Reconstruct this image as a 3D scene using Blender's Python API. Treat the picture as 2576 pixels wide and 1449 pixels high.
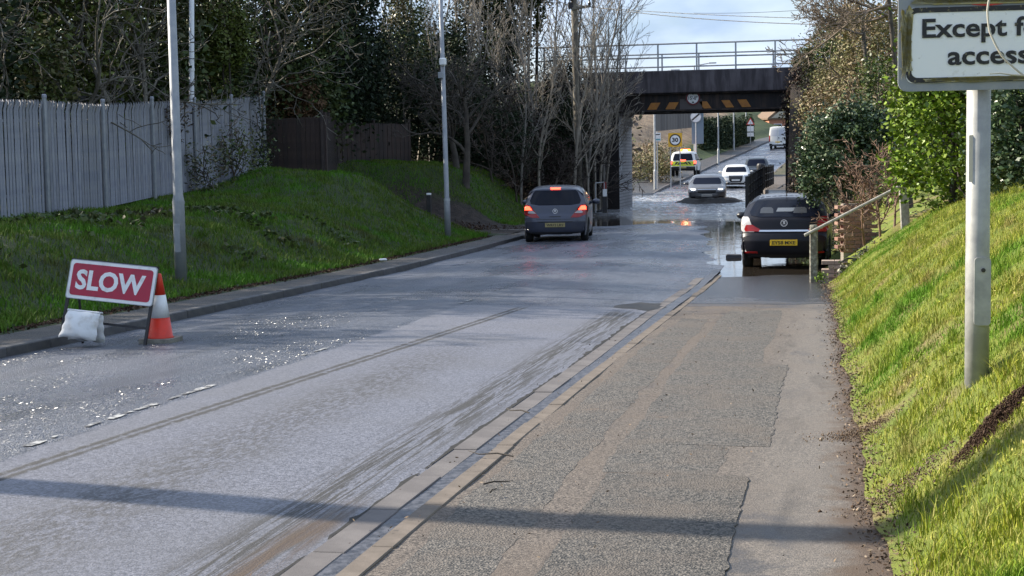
import bpy, bmesh, math, random
import numpy as np
from mathutils import Vector, Matrix, Quaternion
from mathutils.bvhtree import BVHTree

# ------------------------------------------------------------------ camera, sky, sun, exposure
scene = bpy.context.scene
for o in list(bpy.data.objects):
    bpy.data.objects.remove(o)
COL = scene.collection
rad = math.radians
CAM = Vector((0.0, 0.0, 1.7))
cam_d = bpy.data.cameras.new('camera')
cam = bpy.data.objects.new('camera', cam_d)
COL.objects.link(cam)
cam_d.sensor_width = 36.0
cam_d.lens = 3900.0 / 2576.0 * 36.0
cam_d.clip_start = 0.1
cam_d.clip_end = 3000.0
cam_rot = (Matrix.Rotation(rad(11.6), 3, 'Z') @ Matrix.Rotation(rad(90 - 4.727), 3, 'X') @ Matrix.Rotation(rad(-1.0), 3, 'Z'))
cam.matrix_world = Matrix.Translation(CAM) @ cam_rot.to_4x4()
scene.camera = cam

SUN_EL, SUN_AZ = 29.0, 7.0          # elevation; azimuth turned ahead of due -X
sun_dir = Vector((-math.cos(rad(SUN_AZ)) * math.cos(rad(SUN_EL)), math.sin(rad(SUN_AZ)) * math.cos(rad(SUN_EL)), math.sin(rad(SUN_EL))))
sd = bpy.data.lights.new('sun', 'SUN')
sd.energy = 5.0
sd.angle = rad(0.55)
sd.color = (1.0, 0.91, 0.76)
sun = bpy.data.objects.new('sun', sd)
COL.objects.link(sun)
sun.rotation_mode = 'QUATERNION'
sun.rotation_quaternion = sun_dir.to_track_quat('Z', 'Y')

world = bpy.data.worlds.new('World')
scene.world = world
world.use_nodes = True
wn, wl = world.node_tree.nodes, world.node_tree.links
for n in list(wn):
    wn.remove(n)
w_out = wn.new('ShaderNodeOutputWorld')
w_bg = wn.new('ShaderNodeBackground')
w_bg.inputs['Strength'].default_value = 0.09
w_sky = wn.new('ShaderNodeTexSky')
w_sky.sky_type = 'NISHITA'
w_sky.sun_disc = False
w_sky.sun_elevation = rad(SUN_EL)
w_sky.sun_rotation = math.atan2(sun_dir.x, sun_dir.y)
w_sky.air_density = 1.0
w_sky.dust_density = 1.2
w_sky.ozone_density = 1.5
w_co = wn.new('ShaderNodeTexCoord')
w_map = wn.new('ShaderNodeMapping')
w_map.inputs['Scale'].default_value = (1.0, 1.0, 2.6)
w_no = wn.new('ShaderNodeTexNoise')
w_no.inputs['Scale'].default_value = 5.0
w_no.inputs['Detail'].default_value = 7.0
w_no.inputs['Roughness'].default_value = 0.56
w_rm = wn.new('ShaderNodeValToRGB')
w_rm.color_ramp.elements[0].position = 0.30
w_rm.color_ramp.elements[0].color = (0.15, 0.15, 0.15, 1)
w_rm.color_ramp.elements[1].position = 0.56
w_rm.color_ramp.elements[1].color = (0.92, 0.92, 0.92, 1)
w_r2 = wn.new('ShaderNodeValToRGB')
w_r2.color_ramp.elements[0].position = 0.36
w_r2.color_ramp.elements[1].position = 0.62
w_cc = wn.new('ShaderNodeMix')
w_cc.data_type = 'RGBA'
w_cc.inputs['A'].default_value = (2.9, 3.9, 5.8, 1)      # grey-blue cloud
w_cc.inputs['B'].default_value = (5.2, 6.1, 7.5, 1)      # bright cloud
w_no2 = wn.new('ShaderNodeTexNoise')
w_no2.inputs['Scale'].default_value = 11.0
w_no2.inputs['Detail'].default_value = 5.0
w_mx = wn.new('ShaderNodeMix')
w_mx.data_type = 'RGBA'
wl.new(w_co.outputs['Generated'], w_map.inputs['Vector'])
wl.new(w_map.outputs['Vector'], w_no.inputs['Vector'])
wl.new(w_map.outputs['Vector'], w_no2.inputs['Vector'])
wl.new(w_no.outputs['Fac'], w_rm.inputs['Fac'])
wl.new(w_no2.outputs['Fac'], w_r2.inputs['Fac'])
wl.new(w_r2.outputs['Color'], w_cc.inputs['Factor'])
wl.new(w_rm.outputs['Color'], w_mx.inputs['Factor'])
wl.new(w_sky.outputs['Color'], w_mx.inputs['A'])
wl.new(w_cc.outputs['Result'], w_mx.inputs['B'])
wl.new(w_mx.outputs['Result'], w_bg.inputs['Color'])
wl.new(w_bg.outputs['Background'], w_out.inputs['Surface'])

vs = scene.view_settings
vs.view_transform = 'Standard'
vs.look = 'None'
vs.exposure = 0.98
vs.gamma = 1.0
vs.use_curve_mapping = False
scene.cycles.max_bounces = 6
scene.cycles.diffuse_bounces = 3
scene.cycles.glossy_bounces = 3
scene.cycles.transmission_bounces = 3
scene.cycles.caustics_reflective = False
scene.cycles.caustics_refractive = False
scene.cycles.use_denoising = True


def P(px, py, d):
    """the place seen in column px, row py of the 2576-wide survey sheet, d metres ahead"""
    v = Vector(((px - 1288.0) / 3900.0 * d, -(py - 724.5) / 3900.0 * d, -d))
    return cam_rot @ v + CAM


# ------------------------------------------------------------------ helpers: objects
def tag(o, label=None, cat=None, group=None, kind=None):
    if label: o['label'] = label
    if cat: o['category'] = cat
    if group: o['group'] = group
    if kind: o['kind'] = kind
    return o


def thing(name, label, cat, loc=(0, 0, 0), rz=0.0, group=None):
    o = bpy.data.objects.new(name, None)
    o.empty_display_size = 0.2
    COL.objects.link(o)
    o.location = loc
    o.rotation_euler = (0, 0, rz)
    return tag(o, label, cat, group)


def link(name, me, mat=None, parent=None, smooth=False):
    o = bpy.data.objects.new(name, me)
    COL.objects.link(o)
    if mat is not None and len(me.materials) == 0:
        me.materials.append(mat)
    if parent is not None:
        o.parent = parent
    if smooth:
        me.polygons.foreach_set('use_smooth', np.ones(len(me.polygons), dtype=bool))
    return o


def np_mesh(name, verts, faces):
    """verts (N,3), faces (M,3|4) arrays"""
    verts = np.asarray(verts, dtype=np.float32).reshape(-1, 3)
    faces = np.asarray(faces, dtype=np.int32)
    k = faces.shape[1]
    me = bpy.data.meshes.new(name)
    me.vertices.add(len(verts))
    me.vertices.foreach_set('co', verts.ravel())
    me.loops.add(faces.size)
    me.loops.foreach_set('vertex_index', faces.ravel())
    me.polygons.add(len(faces))
    me.polygons.foreach_set('loop_start', np.arange(0, faces.size, k, dtype=np.int32))
    try:
        me.polygons.foreach_set('loop_total', np.full(len(faces), k, dtype=np.int32))
    except Exception:
        pass
    me.update(calc_edges=True)
    return me


def grid_mesh(name, P3):
    """P3 (a,b,3) grid of points"""
    a, b = P3.shape[:2]
    i = np.arange(a * b).reshape(a, b)
    f = np.stack([i[:-1, :-1], i[1:, :-1], i[1:, 1:], i[:-1, 1:]], -1).reshape(-1, 4)
    return np_mesh(name, P3.reshape(-1, 3), f)


class MB:
    """collects simple shapes into one mesh"""
    def __init__(s):
        s.bm = bmesh.new()

    def box(s, c, size, rot=None, bevel=0.0):
        r = bmesh.ops.create_cube(s.bm, size=1.0)
        vs_ = r['verts']
        M = Matrix.Translation(Vector(c)) @ (rot.to_4x4() if rot is not None else Matrix.Identity(4)) @ Matrix.Diagonal((size[0], size[1], size[2], 1))
        bmesh.ops.transform(s.bm, matrix=M, verts=vs_)
        if bevel > 0:
            es = list({e for v in vs_ for e in v.link_edges})
            bmesh.ops.bevel(s.bm, geom=es, offset=bevel, segments=1, affect='EDGES')
        return s

    def bar(s, a, b, r, r2=None, seg=8):
        a, b = Vector(a), Vector(b)
        d = b - a
        L = d.length
        q = d.to_track_quat('Z', 'Y').to_matrix().to_4x4()
        bmesh.ops.create_cone(s.bm, cap_ends=True, segments=seg, radius1=r, radius2=r if r2 is None else r2, depth=L,
                              matrix=Matrix.Translation((a + b) / 2) @ q)
        return s

    def lathe(s, prof, seg=16, M=None):
        """prof [(r,z)...] about z"""
        rings = []
        M = M or Matrix.Identity(4)
        for r, z in prof:
            rings.append([s.bm.verts.new(M @ Vector((r * math.cos(2 * math.pi * k / seg), r * math.sin(2 * math.pi * k / seg), z))) for k in range(seg)])
        for a, b in zip(rings[:-1], rings[1:]):
            for k in range(seg):
                s.bm.faces.new((a[k], a[(k + 1) % seg], b[(k + 1) % seg], b[k]))
        if prof[0][0] > 1e-4:
            s.bm.faces.new(list(reversed(rings[0])))
        if prof[-1][0] > 1e-4:
            s.bm.faces.new(rings[-1])
        return s

    def prism(s, pts, depth, M=None):
        """2D outline in (x,z), extruded along y by depth"""
        M = M or Matrix.Identity(4)
        a = [s.bm.verts.new(M @ Vector((x, 0, z))) for x, z in pts]
        b = [s.bm.verts.new(M @ Vector((x, depth, z))) for x, z in pts]
        s.bm.faces.new(a)
        s.bm.faces.new(list(reversed(b)))
        n = len(pts)
        for i in range(n):
            s.bm.faces.new((a[i], b[i], b[(i + 1) % n], a[(i + 1) % n]))
        return s

    def build(s, name, mat, parent=None, smooth=False):
        bmesh.ops.recalc_face_normals(s.bm, faces=s.bm.faces)
        me = bpy.data.meshes.new(name)
        s.bm.to_mesh(me)
        s.bm.free()
        return link(name, me, mat, parent, smooth)


def round_rect(w, h, r, n=5, cx=0.0, cz=0.0):
    pts = []
    for sx, sz, a0 in ((1, 1, 0), (-1, 1, 90), (-1, -1, 180), (1, -1, 270)):
        for k in range(n + 1):
            a = rad(a0 + 90 * k / n)
            pts.append((cx + sx * (w / 2 - r) + r * math.cos(a), cz + sz * (h / 2 - r) + r * math.sin(a)))
    return pts


def circle_pts(r, n=28, cx=0.0, cz=0.0):
    return [(cx + r * math.cos(2 * math.pi * k / n), cz + r * math.sin(2 * math.pi * k / n)) for k in range(n)]


def ring_mb(r1, r0, depth, M=None, n=32):
    m = MB()
    M = M or Matrix.Identity(4)
    def vv(r, y): return [m.bm.verts.new(M @ Vector((r * math.cos(2 * math.pi * k / n), y, r * math.sin(2 * math.pi * k / n)))) for k in range(n)]
    a, b, c, d = vv(r1, 0), vv(r0, 0), vv(r1, depth), vv(r0, depth)
    for k in range(n):
        j = (k + 1) % n
        m.bm.faces.new((a[k], a[j], b[j], b[k]))
        m.bm.faces.new((c[k], d[k], d[j], c[j]))
        m.bm.faces.new((a[k], c[k], c[j], a[j]))
        m.bm.faces.new((b[k], b[j], d[j], d[k]))
    return m


def frame_mb(outer, inner, depth, M=None):
    """closed band between two outlines of equal length in (x,z)"""
    m = MB()
    M = M or Matrix.Identity(4)
    a = [m.bm.verts.new(M @ Vector((x, 0, z))) for x, z in outer]
    b = [m.bm.verts.new(M @ Vector((x, 0, z))) for x, z in inner]
    c = [m.bm.verts.new(M @ Vector((x, depth, z))) for x, z in outer]
    d = [m.bm.verts.new(M @ Vector((x, depth, z))) for x, z in inner]
    n = len(outer)
    for k in range(n):
        j = (k + 1) % n
        m.bm.faces.new((a[k], a[j], b[j], b[k]))
        m.bm.faces.new((a[k], c[k], c[j], a[j]))
        m.bm.faces.new((b[k], b[j], d[j], d[k]))
    return m


def text_mesh(body, size, bold=0.0, spacing=1.0, extrude=0.001, width=None):
    """lettering as a mesh in the (x,z) plane, facing -y, centred"""
    cu = bpy.data.curves.new('lettering', 'FONT')
    cu.body = body
    cu.size = size
    cu.offset = bold
    cu.extrude = extrude
    cu.space_character = spacing
    cu.resolution_u = 3
    ob = bpy.data.objects.new('lettering', cu)
    COL.objects.link(ob)
    dg = bpy.context.evaluated_depsgraph_get()
    me = bpy.data.meshes.new_from_object(ob.evaluated_get(dg))
    bpy.data.objects.remove(ob)
    bpy.data.curves.remove(cu)
    co = np.array([v.co[:] for v in me.vertices])
    mn, mx = co.min(0), co.max(0)
    co[:, 0] -= (mn[0] + mx[0]) / 2
    co[:, 1] -= (mn[1] + mx[1]) / 2
    if width:
        co[:, 0] *= width / (mx[0] - mn[0])
    out = np.stack([co[:, 0], -co[:, 2], co[:, 1]], 1)
    me.vertices.foreach_set('co', out.astype(np.float32).ravel())
    me.update()
    me.materials.clear()
    return me


def letters(name, body, size, mat, parent, loc, bold=0.0, width=None, spacing=1.0, rot=None):
    me = text_mesh(body, size, bold, spacing, 0.0012, width)
    o = link(name, me, mat, parent)
    o.location = loc
    if rot is not None: o.rotation_euler = rot
    return o


# ------------------------------------------------------------------ helpers: materials
class NT:
    def __init__(s, name):
        s.m = bpy.data.materials.new(name)
        s.m.use_nodes = True
        s.n, s.l = s.m.node_tree.nodes, s.m.node_tree.links
        s.b = s.n['Principled BSDF']
        s.tc = s.n.new('ShaderNodeTexCoord')

    def _in(s, node, i, v):
        if v is None: return
        if hasattr(v, 'node'):
            s.l.new(v, node.inputs[i])
        else:
            node.inputs[i].default_value = v

    def math(s, op, a, b=None, c=None, clamp=False):
        n = s.n.new('ShaderNodeMath')
        n.operation = op
        n.use_clamp = clamp
        s._in(n, 0, a); s._in(n, 1, b); s._in(n, 2, c)
        return n.outputs[0]

    def xyz(s):
        n = s.n.new('ShaderNodeSeparateXYZ')
        s.l.new(s.tc.outputs['Object'], n.inputs[0])
        return n.outputs

    def vec(s, scale=(1, 1, 1), loc=(0, 0, 0), src='Object'):
        n = s.n.new('ShaderNodeMapping')
        n.inputs['Scale'].default_value = scale
        n.inputs['Location'].default_value = loc
        s.l.new(s.tc.outputs[src], n.inputs[0])
        return n.outputs[0]

    def noise(s, scale, detail=4.0, rough=0.55, vec=None, out='Fac', dist=0.0):
        n = s.n.new('ShaderNodeTexNoise')
        n.inputs['Scale'].default_value = scale
        n.inputs['Detail'].default_value = detail
        n.inputs['Roughness'].default_value = rough
        n.inputs['Distortion'].default_value = dist
        s.l.new(vec if vec is not None else s.tc.outputs['Object'], n.inputs['Vector'])
        return n.outputs[out]

    def voro(s, scale, vec=None, feature='F1', out='Distance'):
        n = s.n.new('ShaderNodeTexVoronoi')
        n.feature = feature
        n.inputs['Scale'].default_value = scale
        s.l.new(vec if vec is not None else s.tc.outputs['Object'], n.inputs['Vector'])
        return n.outputs[out]

    def step(s, v, a, b):
        """smooth 0..1 between a and b (a may exceed b)"""
        n = s.n.new('ShaderNodeMapRange')
        n.interpolation_type = 'SMOOTHSTEP'
        flip = a > b
        n.inputs[1].default_value = min(a, b)
        n.inputs[2].default_value = max(a, b)
        n.inputs[3].default_value = 1.0 if flip else 0.0
        n.inputs[4].default_value = 0.0 if flip else 1.0
        s._in(n, 0, v)
        return n.outputs[0]

    def ramp(s, v, cols):
        n = s.n.new('ShaderNodeValToRGB')
        cr = n.color_ramp
        while len(cr.elements) < len(cols): cr.elements.new(0.5)
        for e, (p, c) in zip(cr.elements, cols):
            e.position = p
            e.color = (c[0], c[1], c[2], 1)
        s.l.new(v, n.inputs[0])
        return n.outputs[0]

    def mix(s, f, a, b):
        n = s.n.new('ShaderNodeMix')
        n.data_type = 'RGBA'
        s._in(n, 'Factor', f)
        for k, v in (('A', a), ('B', b)):
            if hasattr(v, 'node'): s.l.new(v, n.inputs[k])
            else: n.inputs[k].default_value = (v[0], v[1], v[2], 1)
        return n.outputs['Result']

    def bump(s, h, strength=0.3, dist=0.02, normal=None):
        n = s.n.new('ShaderNodeBump')
        s._in(n, 'Strength', strength)
        n.inputs['Distance'].default_value = dist
        s.l.new(h, n.inputs['Height'])
        if normal is not None: s.l.new(normal, n.inputs['Normal'])
        return n.outputs[0]

    def set(s, **kw):
        names = dict(col='Base Color', rough='Roughness', metal='Metallic', spec='Specular IOR Level', normal='Normal', ior='IOR',
                     coat='Coat Weight', emit='Emission Color', emits='Emission Strength', trans='Transmission Weight', coatr='Coat Roughness')
        for k, v in kw.items():
            i = s.b.inputs[names[k]]
            if hasattr(v, 'node'): s.l.new(v, i)
            elif isinstance(v, (tuple, list)): i.default_value = (v[0], v[1], v[2], 1)
            else: i.default_value = v
        return s.m


def simple(name, col, rough=0.6, metal=0.0, col2=None, vscale=4.0, bump=0.0, bscale=60.0, spec=0.5, coat=0.0, lo=0.35, hi=0.7, bd=0.01):
    t = NT(name)
    c = col
    if col2 is not None:
        f = t.noise(vscale, 6.0, 0.62)
        c = t.mix(t.step(f, lo, hi), col, col2)
    t.set(col=c, rough=rough, metal=metal, spec=spec, coat=coat)
    if bump > 0:
        t.set(normal=t.bump(t.noise(bscale, 4.0), bump, bd))
    return t.m


def glow(name, col, strength, base=None):
    t = NT(name)
    t.set(col=base or col, rough=0.3, emit=col, emits=strength)
    return t.m


def leafy(name, cols, rough=0.5, spec=0.4, big=0.7, tint=None):
    """leaf colours spread leaf by leaf, with drifts of a second tint through the plant"""
    t = NT(name)
    g = t.n.new('ShaderNodeNewGeometry')
    n = len(cols)
    c = t.ramp(g.outputs['Random Per Island'], [((i + 0.5) / n, k) for i, k in enumerate(cols)])
    if tint is not None:
        c = t.mix(t.step(t.noise(big, 3.0), 0.45, 0.7), c, tint)
    t.set(col=c, rough=rough, spec=spec)
    return t.m


M = {}
M['steel'] = simple('galvanised steel', (0.36, 0.38, 0.40), 0.5, 0.4, (0.48, 0.49, 0.50), 9.0)
M['pole_grey'] = simple('grey column paint', (0.26, 0.28, 0.31), 0.5, 0.25, (0.34, 0.35, 0.37), 6.0, 0.05, 40)
M['post_galv'] = simple('weathered galvanised post', (0.27, 0.275, 0.27), 0.6, 0.25, (0.43, 0.43, 0.41), 5.0, 0.08, 30)
M['pole_white'] = simple('white pole paint', (0.72, 0.74, 0.78), 0.45)
M['palisade'] = simple('palisade galvanising', (0.27, 0.285, 0.35), 0.5, 0.25, (0.36, 0.37, 0.42), 3.0, 0.04, 30)
M['palisade_dull'] = simple('palisade galvanising aged', (0.225, 0.24, 0.295), 0.5, 0.25, (0.33, 0.33, 0.355), 2.0, 0.04, 30)
M['wood_dark'] = simple('dark stained boards', (0.045, 0.032, 0.03), 0.8, 0, (0.075, 0.05, 0.043), 3.0, 0.3, 30)
M['wood_dark2'] = simple('dark stained boards weathered', (0.035, 0.027, 0.027), 0.8, 0, (0.062, 0.045, 0.04), 3.0, 0.3, 30)
M['wood_pole'] = simple('creosoted pole', (0.10, 0.085, 0.07), 0.85, 0, (0.2, 0.18, 0.14), 5.0, 0.3, 25)
M['wood_old'] = simple('lichened grey timber', (0.16, 0.145, 0.12), 0.9, 0, (0.36, 0.35, 0.29), 14.0, 0.5, 50, lo=0.45, hi=0.62)
M['wood_pale'] = simple('pale weathered timber', (0.26, 0.245, 0.22), 0.85, 0, (0.48, 0.46, 0.42), 10.0, 0.3, 40)
M['black'] = simple('black rubber', (0.012, 0.012, 0.013), 0.75, bump=0.1)
M['black_gloss'] = simple('black plastic', (0.015, 0.015, 0.018), 0.35)
M['black_metal'] = simple('black painted metal', (0.018, 0.018, 0.022), 0.5, 0.2, (0.04, 0.037, 0.035), 8)
M['white_sign'] = simple('white sign sheeting', (0.80, 0.81, 0.82), 0.45, 0, (0.56, 0.56, 0.55), 9, lo=.48, hi=.8)
M['sign_grey'] = simple('grey sign backing', (0.23, 0.25, 0.28), 0.5, 0.1, (0.29, 0.30, 0.31), 5)
M['sign_red'] = simple('crimson sign sheeting', (0.40, 0.012, 0.045), 0.4, 0, (0.27, 0.02, 0.045), 9, lo=.45, hi=.75)
M['red_ring'] = simple('red ring sheeting', (0.55, 0.03, 0.02), 0.4)
M['sign_yellow'] = simple('yellow sign sheeting', (0.75, 0.42, 0.03), 0.5)
M['hazard_orange'] = simple('amber hazard paint', (0.50, 0.21, 0.035), 0.6, 0, (0.36, 0.15, 0.04), 4)
M['cone_red'] = simple('cone orange red', (0.74, 0.035, 0.012), 0.42, 0, (0.6, 0.035, 0.016), 8)
M['cone_base'] = simple('dirty cone base', (0.16, 0.15, 0.13), 0.8, 0, (0.28, 0.26, 0.22), 15)
M['sandbag'] = simple('white woven sack', (0.74, 0.75, 0.76), 0.75, 0, (0.56, 0.54, 0.51), 7, 0.4, 18, lo=.46, hi=.72, bd=.015)
M['plate_yellow'] = simple('yellow number plate', (0.78, 0.50, 0.02), 0.35)
M['plate_dirty'] = simple('grimy yellow number plate', (0.30, 0.24, 0.10), 0.5, 0, (0.4, 0.33, 0.14), 20)
M['plate_white'] = simple('white number plate', (0.7, 0.7, 0.68), 0.4)
M['ink'] = simple('black lettering', (0.012, 0.012, 0.014), 0.5)
M['chrome'] = simple('chrome trim', (0.7, 0.7, 0.72), 0.18, 1.0)
M['alloy'] = simple('alloy wheel', (0.35, 0.35, 0.37), 0.35, 0.9)
M['glass_dark'] = simple('car glass', (0.008, 0.010, 0.018), 0.08, 0, spec=0.16)
M['glass_interior'] = simple('grey seat behind glass', (0.05, 0.055, 0.065), 0.3)
M['lens_red'] = simple('red lamp lens', (0.30, 0.012, 0.012), 0.12, 0, spec=0.6)
M['lens_clear'] = simple('clear lamp lens', (0.52, 0.50, 0.50), 0.12, 0, spec=0.6)
M['brake_on'] = glow('lit brake lamp', (1.0, 0.045, 0.02), 5.0, (0.5, 0.02, 0.02))
M['headlamp_on'] = glow('lit headlamp', (0.93, 0.96, 1.0), 4.0)
M['headlamp_off'] = simple('headlamp glass', (0.55, 0.57, 0.6), 0.1, 0.3)
M['beacon_on'] = glow('lit amber beacon', (1.0, 0.22, 0.02), 3.0)
M['beacon_hot'] = glow('beacon flash', (1.0, 0.75, 0.35), 9.0)
M['hivis'] = simple('lime reflective panel', (0.55, 0.62, 0.03), 0.45)


def paint(name, col, metal=0.3, rough=0.32, dirt=(0.10, 0.09, 0.08), amt=0.5):
    t = NT(name)
    f = t.step(t.noise(3.0, 6.0, 0.65), 0.45, 0.85)
    f = t.math('MULTIPLY', f, amt)
    t.set(col=t.mix(f, col, dirt), metal=metal, rough=t.math('ADD', rough, t.math('MULTIPLY', f, 0.4)), coat=0.35, coatr=0.12)
    return t.m


M['paint_bluegrey'] = paint('blue grey car paint', (0.062, 0.068, 0.098), 0.4)
M['paint_black'] = paint('near black car paint', (0.010, 0.010, 0.016), 0.2, 0.38, (0.04, 0.036, 0.033), 0.4)
M['paint_black'].node_tree.nodes['Principled BSDF'].inputs['Coat Weight'].default_value = 0.05
M['paint_black'].node_tree.nodes['Principled BSDF'].inputs['Specular IOR Level'].default_value = 0.3
M['paint_silver'] = paint('mid grey car paint', (0.17, 0.17, 0.18), 0.5)
M['paint_white'] = paint('white car paint', (0.74, 0.73, 0.70), 0.0, 0.3, (0.4, 0.38, 0.33), 0.4)
M['paint_green'] = paint('dark grey green car paint', (0.05, 0.06, 0.07), 0.4)
# ------------------------------------------------------------------ the lie of the land
def table(pts, blur=0.0):
    xs = np.array([p[0] for p in pts], float)
    ys = np.array([p[1] for p in pts], float)
    def f(v):
        v = np.asarray(v, float)
        if blur <= 0:
            return np.interp(v, xs, ys)
        return sum(np.interp(v + blur * k, xs, ys) * w for k, w in ((-1, .15), (-.5, .22), (0, .26), (.5, .22), (1, .15)))
    return f


def sstep(v, a, b):
    t = np.clip((np.asarray(v, float) - a) / (b - a), 0, 1)
    return t * t * (3 - 2 * t)


road_z = table([(-60, .3), (-20, .08), (6, -.04), (10, -.105), (16, -.225), (30, -.43), (42, -.47), (49, -.50), (57, -.58), (66, -.68), (90, -.66), (100, -.50),
                (118, -.1), (135, .55), (170, 2.2), (200, 3.7), (260, 5.6), (400, 9), (1200, 16)], 4.0)
road_cx = table([(-60, -5.15), (36, -5.15), (66, -5.6), (104, -7.9), (141, -7.2), (170, -5.3), (184, -4.7), (230, -1.0), (400, 16), (1200, 60)], 9.0)
HW = 3.1
foot_z = table([(-60, .4), (-20, .10), (6, -.035), (10, -.10), (14, -.17), (20, -.315), (26, -.46), (31, -.535), (37, -.54), (44, -.45), (56, .0), (66, .15), (90, .15),
                (104, .0), (118, .15), (135, .75), (170, 2.35), (200, 3.85), (260, 5.75), (400, 9.2)], 2.0)
WATER_Z = -0.50


def lump(X, Y, s=1.0, seed=0):
    """cheap smooth noise, about -1..1"""
    a = seed * 1.7
    return (np.sin(X * 1.3 * s + 1.1 * np.sin(Y * 0.9 * s + a)) * np.sin(Y * 1.1 * s + a + 1.3 * np.sin(X * 0.7 * s)) + 0.5 * np.sin(X * 2.9 * s + a + Y * 1.7 * s) * np.sin(Y * 3.1 * s - X * s)) / 1.5


def z_road(X, Y):
    u = np.abs(X - road_cx(Y)) / HW
    return road_z(Y) + 0.03 - 0.06 * np.clip(u, 0, 1.1) ** 2 + 0.018 * lump(X, Y, 0.8, 3) * sstep(Y, 18, 30) + 0.010 * lump(X * 2.5, Y, .9, 5) * sstep(Y, 20, 26) - 0.050 * sstep(X - road_cx(Y), 0.6, 3.0) * sstep(Y, 20, 25) * sstep(Y, 56, 44)


emb = lambda Y: sstep(Y, 58.5, 66.0)


def left_edge(Y):                   # where grass meets the footway on the far side of the road
    return -9.25 - 0.75 * sstep(Y, 40, 50) - 0.4 * sstep(Y, 55, 64)


prof_l = table([(-5, 0), (0, 0), (.8, .14), (2.2, .80), (3.4, 1.1), (6, 1.22), (12, 1.3), (60, 1.6)], .35)


def z_left(X, Y):
    u = left_edge(Y) - X
    base = road_z(Y) + 0.06
    gap = np.exp(-((Y - 46.2) / 2.7) ** 4) * sstep(u, 7.5, 3.5)
    h = prof_l(u) * (1 - 0.97 * gap)
    h = h + 0.72 * sstep(u, 1.7, 4.2) * sstep(u, 8.2, 6.2) * np.exp(-((Y - 42.0) / 3.4) ** 2) * (1 - gap)
    h = h + 0.62 * sstep(u, 5.2, 7.0) * sstep(u, 12, 9) * sstep(Y, 42.5, 46) * sstep(Y, 52, 49)
    h = h - 0.2 * sstep(Y, 37, 28) * sstep(u, 2, 5)
    h = h + 0.95 * sstep(Y, 48.6, 51.4) * sstep(u, 0.5, 2.6) * sstep(Y, 62, 56)
    h = h + 0.08 * lump(X, Y, 1.0, 1) * sstep(u, .3, 1.5) + 0.045 * lump(X, Y, 3.3, 2) * sstep(u, .2, 1)
    return np.maximum(base + h, base - 0.3 + (5.3 - base) * emb(Y) * sstep(u, -0.6, 1.2))


def right_edge(Y):                  # where the near footway ends
    return 0.36 - 0.012 * np.clip(Y, 0, 30) + 0.05 * lump(Y * 0 + 3, Y, 2.0, 4) + np.where(Y > 30, 0.012 * np.clip(Y - 30, 0, 30), 0)


prof_r = table([(-5, 0), (0, 0), (.22, .20), (.55, .50), (1.5, 1.16), (2.2, 1.45), (3.2, 1.66), (8, 2.3), (40, 3.5)], .2)


def z_right(X, Y):
    v = X - right_edge(Y)
    base = foot_z(Y) + 0.01
    k = 1 - 0.25 * sstep(Y, 27.5, 32)
    stair = sstep(Y, 26.55, 26.75) * sstep(Y, 28.6, 28.2) * sstep(v, 2.6, 2.3)
    h = prof_r(v) * k
    h = h * (1 - stair) + stair * np.clip(np.floor(np.clip(v, 0, 9) / 0.42) * 0.21 - 0.05, -0.05, 1.3)
    h = h + (0.045 * lump(X, Y, 2.2, 5) + 0.02 * lump(X, Y, 6.0, 6) + 0.010 * lump(X, Y, 13.0, 8)) * sstep(v, .1, .5) * (1 - stair)
    return np.maximum(base + h, base - 0.3 + (5.3 - base) * emb(Y) * sstep(X, -1.7, -1.2))


def surf(name, fz, xs, ys, mat, smooth=True):
    """height-field; xs(Y) may be a function returning a row"""
    ys = np.asarray(ys, float)
    rows = []
    for y in ys:
        x = xs(y) if callable(xs) else xs
        x = np.asarray(x, float)
        rows.append(np.stack([x, np.full_like(x, y), fz(x, np.full_like(x, y))], -1))
    return link(name, grid_mesh(name, np.stack(rows)), mat, None, smooth)


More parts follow.
